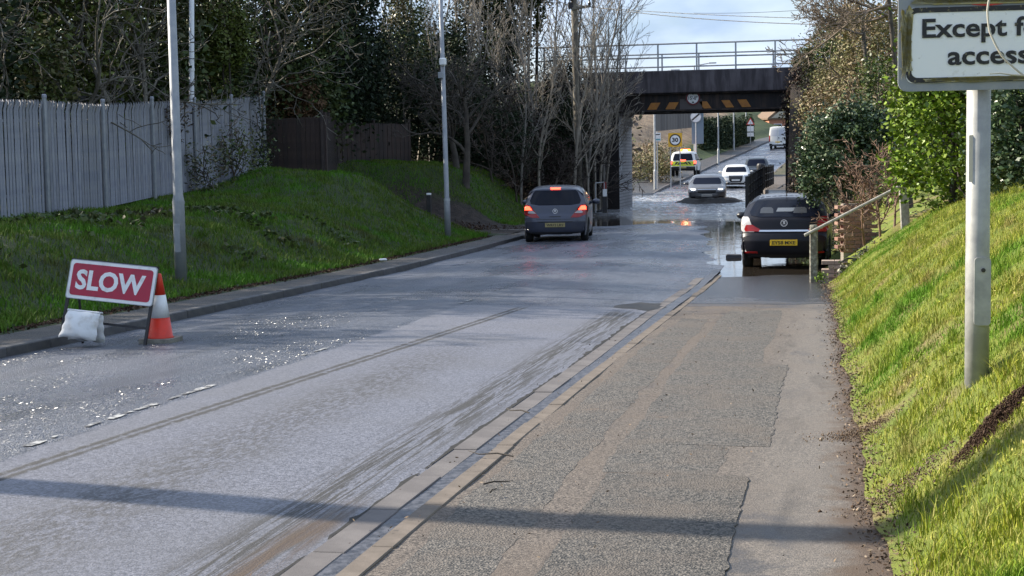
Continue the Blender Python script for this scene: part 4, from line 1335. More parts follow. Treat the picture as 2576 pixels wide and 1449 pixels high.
q = P(2117, 625, 29.5)
brick_wall('garden_wall', 'red brick garden wall at the back of the steps', (q.x, q.y, float(foot_z(q.y)) + .35), (q.x + .52, q.y + .15, 0), .95, .22, seed=1)
q = P(2083, 676, 26.95)
brick_wall('step_wall', 'low pale brick cheek wall at the foot of the steps', (q.x, q.y, float(foot_z(q.y)) + .05), (q.x + .30, q.y, 0), .30, .3, seed=2, cols=((.46, .36, .30), (.40, .31, .26)))
q = P(2126, 535, 31.0)
tp = thing('thin_post', 'thin pale post behind the brick garden wall', 'post', (q.x, q.y, q.z - .1))
MB().box((0, 0, .38), (.06, .06, .8), bevel=.008).build('post', M['wood_pale'], tp)
MB().box((0, 0, .79), (.07, .07, .02)).build('cap', M['wood_pale'], tp)

q = P(1846, 650, 33.5)
kb = thing('concrete_block', 'dark wet block lying in the shallow water beside the parked hatchback wheel', 'block', (q.x, q.y, -.52), rad(4))
MB().prism([(-.17, 0), (.17, 0), (.17, .06), (.15, .085), (-.13, .09), (-.17, .07)], .36).build('block', M['kerb_dark'], kb)
# pothole with a broken rim, litter on the far footway
p = P(1610, 755, 21.0)
m = MB()
rq = random.Random(2)
pts = [(math.cos(a) * rq.uniform(.20, .30), math.sin(a) * rq.uniform(.35, .75)) for a in np.linspace(0, 2 * math.pi, 15)[:-1]]
vz = lambda x, y: float(z_road(np.array(p.x + x), np.array(p.y + y)))
o_ = [m.bm.verts.new((p.x + x, p.y + y, vz(x, y) + .006)) for x, y in pts]
i_ = [m.bm.verts.new((p.x + x * .72, p.y + y * .72, vz(x, y) + .008)) for x, y in pts]
r_ = [m.bm.verts.new((p.x + x * 1.25, p.y + y * 1.2, vz(x, y) + .0045)) for x, y in pts]
for k in range(len(pts)):
    j = (k + 1) % len(pts)
    m.bm.faces.new((o_[k], o_[j], i_[j], i_[k])); m.bm.faces.new((r_[k], r_[j], o_[j], o_[k]))
m.bm.faces.new(i_)
tag(m.build('pothole', simple('black wet pothole', (.008, .007, .006), .6, 0, (.03, .026, .02), 20)), kind='structure')
# ------------------------------------------------------------------ vehicles
def catmull(pts, n=6):
    pts = [np.array(p, float) for p in pts]
    out = []
    for i in range(len(pts) - 1):
        p0 = pts[max(i - 1, 0)]; p1 = pts[i]; p2 = pts[i + 1]; p3 = pts[min(i + 2, len(pts) - 1)]
        for k in range(n):
            t = k / n
            c = .5 * ((2 * p1) + (-p0 + p2) * t + (2 * p0 - 5 * p1 + 4 * p2 - p3) * t * t + (-p0 + 3 * p1 - 3 * p2 + p3) * t ** 3)
            l_ = p1 + (p2 - p1) * t
            out.append(.55 * c + .45 * l_)
    out.append(pts[-1])
    return np.array(out)


class Car:
    """side outline swept across a plan and tumblehome law; details are laid onto the shell"""
    def __init__(s, name, label, W, H, outline, wheels, wr, paintm, loc, rz, belt=.95, tumble=.24, sill=.2, plan=.11, crown=.05, rnd=.06, group=None, cat='car', rimm=None, flat=4):
        s.W, s.H, s.belt, s.tumble, s.plan = W / 2, H, belt, tumble, plan
        s.root = thing(name, label, cat, loc, rz, group)
        ol = catmull(outline, 6)
        s.L0, s.L1 = ol[:, 0].min(), ol[:, 0].max()
        tg = np.gradient(ol, axis=0)
        tg /= np.linalg.norm(tg, axis=1)[:, None] + 1e-9
        nrm = np.stack([-tg[:, 1], tg[:, 0]], 1)       # outward of the outline (rear -> over the roof -> front)
        nx = 21
        sv = np.sin(np.linspace(-1, 1, nx) * math.pi / 2)
        rows = []
        for (y, z), (ny, nz) in zip(ol, nrm):
            w = s.width(y, z)
            d = rnd * np.abs(sv) ** 8 + crown * np.abs(sv) ** 2 * (abs(ny) * 1.5 + .55 * abs(nz))
            rows.append(np.stack([w * sv, y - ny * d, z - nz * d], -1))
        G = np.stack(rows)
        def zb(y):
            b = sill
            for wy in wheels:
                dy = abs(y - wy)
                R = wr * 1.17
                if dy < R: b = max(b, wr + math.sqrt(R * R - dy * dy))
            return b
        nt = 16
        V = [G.reshape(-1, 3)]; F = []
        a, b = G.shape[:2]
        i = np.arange(a * b).reshape(a, b)
        F.append(np.stack([i[:-1, :-1], i[1:, :-1], i[1:, 1:], i[:-1, 1:]], -1).reshape(-1, 4))
        off = a * b
        for sgn in (-1, 1):
            rr = []
            for k in range(a):
                y, z = G[k, 0, 1], G[k, 0, 2]
                x_top = abs(G[k, 0, 0])
                lo = min(zb(y), z - .001)
                t = np.linspace(1, 0, nt)
                zz = lo + (z - lo) * t
                xx = np.array([s.width(y, q) for q in zz])
                xx = np.where(t > .999, x_top, xx)
                rr.append(np.stack([sgn * xx, np.full(nt, y), zz], -1))
            S = np.stack(rr)
            j = np.arange(a * nt).reshape(a, nt) + off
            q = np.stack([j[:-1, :-1], j[1:, :-1], j[1:, 1:], j[:-1, 1:]], -1).reshape(-1, 4)
            F.append(q if sgn < 0 else q[:, ::-1])
            V.append(S.reshape(-1, 3)); off += a * nt
        V = np.concatenate(V); F = np.concatenate(F)
        me = np_mesh('body', V, F)
        bm = bmesh.new(); bm.from_mesh(me)
        bmesh.ops.remove_doubles(bm, verts=bm.verts, dist=.0008)
        bmesh.ops.recalc_face_normals(bm, faces=bm.faces)
        s.bvh = BVHTree.FromBMesh(bm)
        bm.to_mesh(me); bm.free()
        s.body = link('body', me, paintm, s.root, True)
        try:
            me.set_sharp_from_angle(angle=rad(55))
        except Exception:
            pass
        lo, hi = s.L0 + .18, s.L1 - .18
        MB().box((0, (lo + hi) / 2, sill + .16), (W * .80, hi - lo, .22)).build('underbody', M['black'], s.root)
        for wy in wheels:
            for sgn in (-1, 1):
                s.wheel(sgn, wy, wr, rimm)

    def width(s, y, z):
        yc = (s.L0 + s.L1) / 2; h = (s.L1 - s.L0) / 2
        w = s.W * (1 - s.plan * min(1.0, abs((y - yc) / h)) ** 4)
        if z > s.belt: w *= 1 - s.tumble * ((z - s.belt) / (s.H - s.belt)) ** 1.25
        if z < .55: w *= 1 - .05 * ((.55 - z) / .4) ** 2
        return w

    def wheel(s, sgn, wy, wr, rimm):
        tw = .19
        x = sgn * (s.W - tw * .5 - .035)
        w = bpy.data.objects.new('wheel', None); COL.objects.link(w); w.parent = s.root
        w.location = (x, wy, wr)
        R = Matrix.Rotation(rad(90), 4, 'Y')
        MB().lathe([(wr * .62, -tw / 2), (wr * .93, -tw / 2), (wr, -tw * .36), (wr, tw * .36), (wr * .93, tw / 2), (wr * .62, tw / 2)], 28, R).build('tyre', M['black'], w, True)
        r = MB().lathe([(wr * .63, -tw * .44), (wr * .6, -tw * .3 * sgn), (wr * .2, -tw * .38), (0, -tw * .38)], 20, R)
        r.lathe([(wr * .63, tw * .44), (wr * .57, tw * .30), (wr * .2, tw * .40), (0, tw * .42)], 20, R)
        r.build('rim', rimm or M['alloy'], w)

    def patch(s, name, mat, face, rows, off=.006, nx=10, parent=None, nz=5, flip=False, label=None):
        """lay a skin onto the shell. face 'r' rear, 'f' front: rows (z, x0, x1); 'l'/'R' sides: rows (z, y0, y1); 't' roof: rows (y,x0,x1)"""
        rows = np.array(rows, float)
        t = np.linspace(0, len(rows) - 1, (len(rows) - 1) * nz + 1)
        rr = np.stack([np.interp(t, np.arange(len(rows)), rows[:, k]) for k in range(3)], 1)
        grid = np.zeros((len(rr), nx, 3)); nor = np.zeros((len(rr), nx, 3))
        for i, (c, a, b) in enumerate(rr):
            for j in range(nx):
                u = a + (b - a) * j / (nx - 1)
                if face == 'r': o, d = Vector((u, -9, c)), Vector((0, 1, 0))
                elif face == 'f': o, d = Vector((u, 9, c)), Vector((0, -1, 0))
                elif face == 'l': o, d = Vector((-9, u, c)), Vector((1, 0, 0))
                elif face == 'R': o, d = Vector((9, u, c)), Vector((-1, 0, 0))
                else: o, d = Vector((u, c, 9)), Vector((0, 0, -1))
                h = s.bvh.ray_cast(o, d)
                if h[0] is None:
                    grid[i, j] = np.nan
                    continue
                n = h[1] if h[1].dot(d) < 0 else -h[1]
                grid[i, j] = h[0] + n * off; nor[i, j] = n
        for i in range(len(rr)):
            ok = ~np.isnan(grid[i, :, 0])
            if not ok.any(): continue
            idx = np.arange(nx)
            for k in range(3): grid[i, :, k] = np.interp(idx, idx[ok], grid[i, ok, k])
        bad = np.isnan(grid[:, 0, 0])
        grid = grid[~bad]; nor = nor[~bad]
        a, b = grid.shape[:2]
        back = grid - nor * (off + .004)
        i = np.arange(a * b).reshape(a, b)
        F = [np.stack([i[:-1, :-1], i[1:, :-1], i[1:, 1:], i[:-1, 1:]], -1).reshape(-1, 4)]
        loop = np.concatenate([i[0, :], i[1:, -1], i[-1, -2::-1], i[-2:0:-1, 0]])
        nxt = np.roll(loop, -1)
        F.append(np.stack([loop, loop + a * b, nxt + a * b, nxt], -1))
        me = np_mesh(name, np.concatenate([grid.reshape(-1, 3), back.reshape(-1, 3)]), np.concatenate(F))
        bm = bmesh.new(); bm.from_mesh(me)
        bmesh.ops.recalc_face_normals(bm, faces=bm.faces); bm.to_mesh(me); bm.free()
        o = link(name, me, mat, parent or s.root, True)
        try: me.set_sharp_from_angle(angle=rad(40))
        except Exception: pass
        if label: o['label'] = label
        return o

    def hit(s, x, z, face='r'):
        o, d = (Vector((x, -9, z)), Vector((0, 1, 0))) if face == 'r' else (Vector((x, 9, z)), Vector((0, -1, 0)))
        h = s.bvh.ray_cast(o, d)
        return h[0] or Vector((x, s.L0 if face == 'r' else s.L1, z))

    def plate(s, z, text, mat, face='r', w=.52, h=.111, out=.02):
        p = s.hit(0, z, face)
        sg = -1 if face == 'r' else 1
        pl = MB().box((0, 0, 0), (w, .012, h), bevel=.003).build('number_plate', mat, s.root)
        pl.location = (0, p.y + sg * out, z)
        if face == 'f': pl.rotation_euler = (0, 0, math.pi)
        if text: letters('lettering', text, h * .80, M['ink'], pl, (0, -.0075, 0), .0015, w * .84)
        return pl

    def badge(s, z, r, face='r'):
        p = s.hit(0, z, face)
        sg = -1 if face == 'r' else 1
        b = ring_mb(r, r * .78, .012).build('badge', M['chrome'], s.root)
        b.location = (0, p.y + sg * .016, z)
        if face == 'f': b.rotation_euler = (0, 0, math.pi)
        m = MB().prism([(-.55 * r, -.5 * r), (-.1 * r, .05 * r), (-.5 * r, .45 * r), (.05 * r, .6 * r), (.55 * r, .35 * r), (.15 * r, .05 * r), (.55 * r, -.45 * r), (.0, -.25 * r)], .008)
        m.build('emblem', M['chrome'], b)

    def mirror(s, y, z, mat):
        for sg in (-1, 1):
            x = s.width(y, z) * sg
            m = MB()
            bmesh.ops.create_uvsphere(m.bm, u_segments=12, v_segments=8, radius=1, matrix=Matrix.Translation((x + sg * .125, y, z)) @ Matrix.Diagonal((.12, .09, .075, 1)))
            m.box((x + sg * .02, y, z - .03), (.10, .05, .035))
            m.build('wing_mirror', mat, s.root, True)

    def sides(s, wins, mat):
        for rows in wins:
            for f in ('l', 'R'): s.patch('side_window', mat, f, rows, nx=8)


M['glass_screen'] = simple('windscreen with painted reflection', (0.012, 0.016, 0.030), 0.2, 0, spec=0.015)  # dark reflection put into the glass colour, own gloss nearly off


# --- blue-grey hatchback, brake lamps lit
p = P(1397, 608, 40.3)
H1 = 6.2
cz = float(road_z(p.y)) - .02
hd = Vector((-math.sin(rad(H1)), math.cos(rad(H1)), 0))
c = Car('hatchback_car', 'blue grey hatchback braking with red lamps lit beside the dirt track', 1.72, 1.49,
        [(-1.90, .22), (-1.97, .34), (-2.00, .56), (-1.975, .70), (-1.93, .78), (-1.90, .98), (-1.84, 1.08), (-1.66, 1.34), (-1.58, 1.42), (-1.2, 1.47), (-.5, 1.49), (.1, 1.455), (.5, 1.37), (1.18, .97), (1.62, .86), (1.88, .70), (1.98, .5), (1.95, .3), (1.9, .22)],
        (-1.26, 1.25), .305, M['paint_bluegrey'], (p.x + hd.x * 2.0, p.y + hd.y * 2.0, cz), rad(H1), belt=.93, tumble=.25)
c.patch('rear_window', M['glass_dark'], 'r', [(.985, -.42, .42), (1.02, -.64, .64), (1.1, -.665, .665), (1.3, -.585, .585), (1.365, -.53, .53)], nx=16)
for sg in (-1, 1):
    e = lambda a, b: (a, b) if sg > 0 else (-b, -a)
    lo = c.patch('tail_lamp', M['lens_red'], 'r', [(.66, *e(.40, .60)), (.74, *e(.47, .80)), (.83, *e(.53, .835)), (.93, *e(.60, .825)), (.995, *e(.68, .79))], .012)
    c.patch('lit_lens', M['brake_on'], 'r', [(.86, *e(.60, .80)), (.91, *e(.635, .795)), (.955, *e(.67, .77))], .018, parent=lo, label='glowing red brake lens')
    c.patch('clear_lens', M['lens_clear'], 'r', [(.775, *e(.50, .69)), (.80, *e(.53, .71)), (.845, *e(.585, .68))], .018, parent=lo)
c.patch('high_brake_lamp', M['brake_on'], 'r', [(1.385, -.12, .12), (1.42, -.13, .13)], .02)
c.patch('bumper', M['paint_bluegrey'], 'r', [(.30, -.76, .76), (.42, -.82, .82), (.56, -.835, .835), (.60, -.83, .83)], .018, nx=20)
c.patch('bumper_slot', M['black_gloss'], 'r', [(.545, -.42, .42), (.565, -.47, .47)], .024, nx=14)
c.patch('tailgate_seam', M['black_gloss'], 'r', [(.615, -.48, .48), (.628, -.50, .50)], .004, nx=14)
c.patch('lower_valance', M['black_gloss'], 'r', [(.235, -.70, .70), (.30, -.74, .74)], .02, nx=14)
c.patch('tailgate_handle', M['black_gloss'], 'r', [(.68, -.14, .14), (.70, -.15, .15)], .008)
c.plate(.475, 'WR12 LRV', M['plate_dirty'], out=.045)
c.badge(.83, .065)
c.sides([[(.97, -1.35, .92), (1.02, -1.45, .86), (1.2, -1.36, .62), (1.36, -1.18, .28)]], M['glass_dark'])
c.patch('windscreen', M['glass_dark'], 'f', [(1.0, -.62, .62), (1.2, -.58, .58), (1.36, -.5, .5)])
c.mirror(.72, 1.0, M['paint_bluegrey'])
for f in ('l', 'R'):
    c.patch('door_seam', M['black_gloss'], f, [(.3, -.62, -.60), (.95, -.75, -.73)], .003, nx=2)
    c.patch('sill_strip', M['black_gloss'], f, [(.22, -.86, .86), (.30, -.86, .86)], .008)

# --- near-black hatchback parked on the footway
p = P(1972, 680, 30.0)
H2 = -1.0
hd = Vector((-math.sin(rad(H2)), math.cos(rad(H2)), 0))
c = Car('hatchback_car', 'near black hatchback parked on the footway with plate EY58 MXE', 1.75, 1.46,
        [(-2.02, .24), (-2.09, .36), (-2.12, .58), (-2.09, .70), (-2.04, .78), (-2.0, .98), (-1.93, 1.05), (-1.55, 1.30), (-1.40, 1.38), (-1.0, 1.44), (-.3, 1.46), (.3, 1.42), (.65, 1.34), (1.35, .96), (1.8, .84), (2.05, .68), (2.12, .5), (2.08, .3), (2.03, .22)],
        (-1.30, 1.31), .32, M['paint_black'], (p.x + hd.x * 2.12, p.y + hd.y * 2.12, float(foot_z(p.y)) - .01), rad(H2), belt=.93, tumble=.26)
c.patch('rear_window', M['glass_dark'], 'r', [(1.03, -.45, .45), (1.055, -.64, .64), (1.12, -.675, .675), (1.26, -.61, .61), (1.345, -.545, .545)], nx=16)
for x in (-.34, .30):
    c.patch('seat_headrest', M['glass_interior'], 'r', [(1.10, x - .13, x + .13), (1.18, x - .12, x + .12), (1.21, x - .08, x + .08)], .0085)
c.patch('rear_view', simple('bright glass', (.16, .18, .21), .3), 'r', [(1.13, -.16, .14), (1.2, -.13, .3)], .0078)
for sg in (-1, 1):
    e = lambda a, b: (a, b) if sg > 0 else (-b, -a)
    lo = c.patch('tail_lamp', M['lens_clear'] if sg < 0 else M['lens_red'], 'r', [(.745, *e(.57, .79)), (.80, *e(.58, .845)), (.90, *e(.63, .845)), (1.0, *e(.67, .82)), (1.03, *e(.70, .80))], .014)
    c.patch('red_lens', M['lens_red'], 'r', [(.755, *e(.42, .74)), (.80, *e(.46, .76)), (.855, *e(.56, .74)), (.885, *e(.60, .72))], .020, parent=lo)
c.patch('chrome_strip', M['chrome'], 'r', [(.745, -.48, .48), (.785, -.46, .46)], .022, nx=16)
c.patch('bumper', M['paint_black'], 'r', [(.32, -.78, .78), (.45, -.83, .83), (.58, -.85, .85), (.63, -.845, .845)], .02, nx=20)
c.patch('lower_valance', M['black_gloss'], 'r', [(.25, -.72, .72), (.32, -.76, .76)], .02, nx=14)
for sg in (-1, 1):
    e = lambda a, b: (a, b) if sg > 0 else (-b, -a)
    c.patch('reflector', M['lens_red'], 'r', [(.345, *e(.50, .74)), (.375, *e(.50, .76))], .026)
c.plate(.545, 'EY58 MXE', M['plate_yellow'], out=.035)
c.badge(.92, .068)
c.sides([[(.97, -1.45, 1.0), (1.02, -1.5, .95), (1.2, -1.30, .72), (1.34, -1.1, .35)]], M['glass_dark'])
c.patch('windscreen', M['glass_dark'], 'f', [(1.0, -.62, .62), (1.2, -.58, .58), (1.33, -.5, .5)])
c.patch('lit_roof_skin', M['paint_silver'], 't', [(-1.30, -.52, .52), (.25, -.50, .50)], .003)  # light on the dark roof put into a paler paint skin
c.mirror(.55, .98, M['black_gloss'])
MB().bar((.02, -1.25, 1.42), (.02, -1.40, 1.60), .012, .006, 6).build('aerial', M['black_gloss'], c.root)

# --- front-facing cars
def front_car(name, label, W, H, L, paintm, px, d, rzdeg, zoff, suv=False, lamps='headlamp_on', dark_lower=False, roof_bars=False, loc=None):
    p = P(px, 470, d)
    z = float(road_z(p.y)) + zoff
    h = L / 2
    if suv:
        ol = [(-h + .08, .28), (-h, .5), (-h + .02, .9), (-h + .14, 1.1), (-h + .42, 1.45), (-h + .7, H - .05), (-h * .35, H), (.2, H - .03), (.62, H - .13), (1.22, 1.08), (1.5, 1.02), (h - .22, .93), (h - .06, .78), (h, .55), (h - .02, .36), (h - .1, .26)]
        belt, wr = 1.02, .36
    else:
        ol = [(-h + .08, .22), (-h, .42), (-h + .02, .75), (-h + .15, .98), (-h + .6, 1.22), (-h + 1.2, H - .05), (-.3, H), (.2, H - .04), (.55, H - .14), (1.28, 1.04), (1.7, .97), (h - .2, .86), (h - .04, .70), (h, .48), (h - .03, .28), (h - .1, .2)]
        belt, wr = .98, .33
    rz = rad(rzdeg)
    hd = Vector((-math.sin(rz), math.cos(rz), 0))
    c = Car(name, label, W, H, ol, (-h + .85, h - .92), wr, paintm, (p.x - hd.x * h, p.y - hd.y * h, z), rz, belt=belt, tumble=.24, group=None)
    w = W / 2
    zs = belt + .02
    c.patch('windscreen', M['glass_screen'], 'f', [(zs + .03, -w * .70, w * .70), (zs + .08, -w * .74, w * .74), ((zs + H) / 2, -w * .69, w * .69), (H - .17, -w * .60, w * .60)], nx=14)
    if suv: zl0, zl1, zg0, zg1 = .74, .88, .56, .86
    else: zl0, zl1, zg0, zg1 = .74, .85, .64, .80
    for sg in (-1, 1):
        e = lambda a, b: (a, b) if sg > 0 else (-b, -a)
        lo = c.patch('headlamp', M['headlamp_off'], 'f', [(zl0, *e(w * .56, w * .80)), (zl0 + .05, *e(w * .52, w * .88)), (zl1, *e(w * .60, w * .90))], .014)
        c.patch('lamp_lens', M[lamps], 'f', [(zl0 + .02, *e(w * .60, w * .78)), (zl0 + .055, *e(w * .58, w * .82))], .02, parent=lo)
        c.patch('fog_lamp_recess', M['black_gloss'], 'f', [(.36, *e(w * .58, w * .82)), (.46, *e(w * .60, w * .84))], .012)
    gr = c.patch('grille', M['black_gloss'], 'f', [(zg0 - (.14 if suv else .04), -w * .34, w * .34), (zg0, -w * .46, w * .46), (zg1, -w * .50, w * .50)], .014)
    c.patch('grille_bar', M['chrome'], 'f', [(zg1 - .035, -w * .48, w * .48), (zg1 - .01, -w * .48, w * .48)], .02, parent=gr)
    c.patch('lower_intake', M['black_gloss'], 'f', [(.28, -w * .62, w * .62), (.38, -w * .58, w * .58)], .012)
    if dark_lower: c.patch('bumper_cladding', M['black_gloss'], 'f', [(.24, -w * .84, w * .84), (.5, -w * .92, w * .92)], .016, nx=14)
    c.plate(.50 if not suv else .56, None, M['plate_white'], 'f', out=.03)
    c.sides([[(zs, -h + .75, 1.02), (zs + .06, -h + .7, .96), ((zs + H) / 2 + .05, -h + .95, .62), (H - .14, -h + 1.25, .34)]], M['glass_dark'])
    c.mirror(.78, zs + .06, paintm)
    if roof_bars:
        for sg in (-1, 1): MB().bar((sg * w * .66, -h + 1.0, H + .02), (sg * w * .66, .1, H + .01), .025).build('roof_bar', M['black_metal'], c.root)
    if suv:
        for wy in (-h + .85, h - .92):
            for f in ('l', 'R'): pass
    return c


front_car('flood_car', 'grey hatchback with headlamps lit ploughing through flood water', 1.86, 1.50, 4.4, M['paint_silver'], 1778, 74.4, 183.5, .0, lamps='headlamp_on')
front_car('crossover_car', 'white crossover waiting at the far edge of the flood', 1.84, 1.58, 4.38, M['paint_white'], 1851, 101.5, 182.5, .0, suv=True, lamps='headlamp_off')
front_car('offroad_car', 'dark grey four wheel drive with roof bars queuing behind the white crossover', 1.84, 1.72, 4.5, M['paint_green'], 1902, 114.5, 181, .0, suv=True, lamps='headlamp_off', dark_lower=True, roof_bars=True)

# --- white pickup with a canopy, amber beacon, hazard rear
p = P(1716, 443, 110.5)
zt = .30
c = Car('pickup_truck', 'white pickup with amber roof beacon and yellow hazard tail beyond the bridge', 1.85, 1.80,
        [(-2.42, .42), (-2.5, .55), (-2.5, .75), (-2.46, .95), (-2.44, 1.1), (-2.30, 1.5), (-2.2, 1.72), (-2.0, 1.78), (-1.0, 1.80), (-.2, 1.80), (.3, 1.72), (1.0, 1.15), (1.6, 1.08), (2.3, .98), (2.45, .75), (2.48, .5), (2.4, .36)],
        (-1.45, 1.5), .38, M['paint_white'], (p.x + .05, p.y + 2.5, zt), rad(0), belt=1.1, tumble=.20, plan=.05, sill=.42)
c.patch('canopy_window', M['glass_dark'], 'r', [(1.13, -.68, .68), (1.2, -.72, .72), (1.5, -.64, .64), (1.62, -.58, .58)], nx=14)
c.patch('reflective_panel', M['hivis'], 'r', [(.74, -.80, .80), (1.08, -.80, .80)], .010, nx=14)
for x0, x1, sh in ((-.62, -.48, .16), (-.40, -.26, .16), (.26, .40, -.16), (.48, .62, -.16)):
    c.patch('hazard_stripe', M['ink'], 'r', [(.84, x0, x1), (1.03, x0 + sh, x1 + sh)], .014, nx=4)
c.patch('tailgate_handle', M['ink'], 'r', [(.88, -.17, .17), (.95, -.17, .17)], .016)
for sg in (-1, 1):
    e = lambda a, b: (a, b) if sg > 0 else (-b, -a)
    lo = c.patch('tail_lamp', M['lens_red'], 'r', [(.80, *e(.76, .90)), (1.12, *e(.76, .90))], .016)
    c.patch('lit_lens', M['brake_on'], 'r', [(.90, *e(.765, .895)), (1.10, *e(.765, .895))], .022, parent=lo)
c.patch('high_brake_lamp', M['brake_on'], 'r', [(1.12, -.20, .20), (1.19, -.20, .20)], .03)
c.patch('rear_bumper', M['black_gloss'], 'r', [(.46, -.84, .84), (.70, -.86, .86)], .05, nx=14)
c.plate(.64, None, M['plate_dirty'], out=.07)
c.sides([[(1.15, -2.1, .7), (1.22, -2.1, .62), (1.6, -2.0, .2)]], M['glass_dark'])
c.mirror(.75, 1.2, M['black_gloss'])
b = MB().box((0, -.35, 1.87), (.74, .28, .17), bevel=.04).build('beacon', M['beacon_on'], c.root)
MB().box((0, -.49, 1.86), (.30, .03, .07), bevel=.01).build('flash', M['beacon_hot'], b)

# --- white van driving away
p = P(1956, 378, 170)
c = Car('delivery_van', 'white van driving away uphill beyond the bridge in road spray', 2.0, 2.5,
        [(-2.55, .35), (-2.62, .5), (-2.6, .8), (-2.56, 1.6), (-2.5, 2.3), (-2.4, 2.45), (-1.5, 2.5), (.8, 2.48), (1.3, 2.3), (1.9, 1.35), (2.4, 1.2), (2.6, .9), (2.6, .5), (2.5, .35)],
        (-1.6, 1.7), .36, M['paint_white'], (p.x + .3, p.y + 2.6, float(road_z(p.y))), rad(-6), belt=1.35, tumble=.10, plan=.03, sill=.35)
c.patch('door_seam', M['ink'], 'r', [(.62, -.008, .008), (2.3, -.008, .008)], .004, nx=2)
for sg in (-1, 1):
    e = lambda a, b: (a, b) if sg > 0 else (-b, -a)
    c.patch('tail_lamp', M['lens_red'], 'r', [(.85, *e(.86, .97)), (1.5, *e(.85, .96))], .012)
    c.patch('door_recess', simple('shaded panel', (.55, .56, .6), .4), 'r', [(1.45, *e(.08, .78)), (2.15, *e(.08, .72))], .006)
c.patch('rear_bumper', M['black_gloss'], 'r', [(.42, -.9, .9), (.60, -.93, .93)], .03)
c.patch('step_light', M['white_sign'], 'r', [(.52, -.6, .6), (.60, -.6, .6)], .045)
c.patch('door_handle', M['ink'], 'r', [(1.18, .04, .16), (1.28, .04, .16)], .02)
c.plate(.78, None, M['plate_yellow'], out=.03)
c.mirror(1.4, 1.45, M['black_gloss'])

# ------------------------------------------------------------------ street furniture beyond the bridge
def far_lamp(px, py0, d, h, label, arm=True):
    p = P(px, py0, d)
    z = float(z_verge(np.array(p.x), np.array(p.y))) if p.x < road_cx(p.y) - HW - 2 else float(road_z(p.y)) + .1
    t = thing('lamp_post', label, 'lamp post', (p.x, p.y, z - .1), 0, 'pale lamp posts beyond the bridge')
    MB().lathe([(.10, 0), (.10, 1.3), (.075, 1.4), (.055, h)], 10).build('column', M['steel'], t)
    MB().bar((0, 0, h - .05), (1.1, 0, h + .12), .04).build('bracket', M['steel'], t)
    MB().box((1.35, 0, h + .13), (.6, .2, .1), bevel=.03).build('lantern', M['steel'], t)
    return t


far_lamp(1648, 445, 100, 7.6, 'pale lamp post nearest the brick pier beyond the bridge')
far_lamp(1748, 400, 116, 8.6, 'pale lamp post just beside the blue grey sign beyond the bridge')
far_lamp(1807, 385, 142, 8.2, 'pale lamp post between the two dark hedges beyond the bridge')
far_lamp(1846, 360, 168, 8.2, 'second farthest pale lamp post along the brown bank')
far_lamp(1877, 355, 186, 8.0, 'farthest pale lamp post by the small warning sign')

p = P(1700, 443, 99)
t = thing('speed_sign', 'square yellow temporary 30 speed limit sign behind the white pickup', 'road sign', (p.x - .02, p.y, float(z_verge(np.array(p.x), np.array(p.y)))))
zz = P(1700, 352, 99).z - t.location.z
MB().box((-.3, .05, zz * .5), (.06, .06, zz)).build('post', M['steel'], t)
MB().box((.3, .05, zz * .5), (.06, .06, zz)).build('post', M['steel'], t)
MB().prism(round_rect(.88, .88, .05, 3, 0, zz), .02).build('panel', M['sign_yellow'], t)
ring_mb(.37, .30, .01, Matrix.Translation((0, -.008, zz))).build('ring', M['ink'], t)
MB().prism(circle_pts(.30, 24, 0, zz), .006, Matrix.Translation((0, -.006, 0))).build('disc', M['white_sign'], t)
letters('lettering', '30', .36, M['ink'], t, (0, -.009, zz), .014, .40)

p = P(1660, 440, 101)
t = thing('bus_stop_sign', 'small white and teal bus stop flag on a thin post', 'bus stop sign', (p.x - .15, p.y, float(z_verge(np.array(p.x), np.array(p.y))) - .1))
zz = P(1655, 345, 101).z - t.location.z
MB().bar((0, .03, 0), (0, .03, zz + .4), .035).build('post', M['pole_grey'], t)
MB().box((.0, 0, zz), (.46, .03, .56), bevel=.01).build('flag', M['white_sign'], t)
MB().box((.0, -.018, zz - .16), (.42, .008, .10)).build('teal_band', simple('teal band', (.12, .32, .36), .5), t)
MB().box((.0, -.018, zz + .17), (.36, .008, .06)).build('dark_band', M['ink'], t)

p = P(1752, 400, 113)
t = thing('derestriction_sign', 'tall blue grey sign back with a white slashed disc beyond the bridge', 'road sign', (p.x, p.y, float(z_verge(np.array(p.x), np.array(p.y))) - .1))
z1 = P(1752, 310, 113).z - t.location.z
MB().prism(round_rect(.86, 2.3, .05, 3, .1, z1 - .35), .03, Matrix.Translation((0, .04, 0))).build('panel', simple('blue grey panel', (.15, .21, .27), .6), t)
for x in (-.02,):
    MB().bar((x, .02, 0), (x, .02, z1 + .5), .05).build('post', M['steel'], t)
MB().prism(circle_pts(.38, 24, -.02, z1 + .45), .02, Matrix.Translation((0, -.06, 0))).build('disc', M['white_sign'], t)
ring_mb(.42, .37, .03, Matrix.Translation((-.02, -.065, z1 + .45))).build('rim', M['sign_grey'], t)
MB().box((-.02, -.07, z1 + .45), (.70, .008, .11), Matrix.Rotation(rad(-40), 3, 'Y')).build('slash', M['ink'], t)

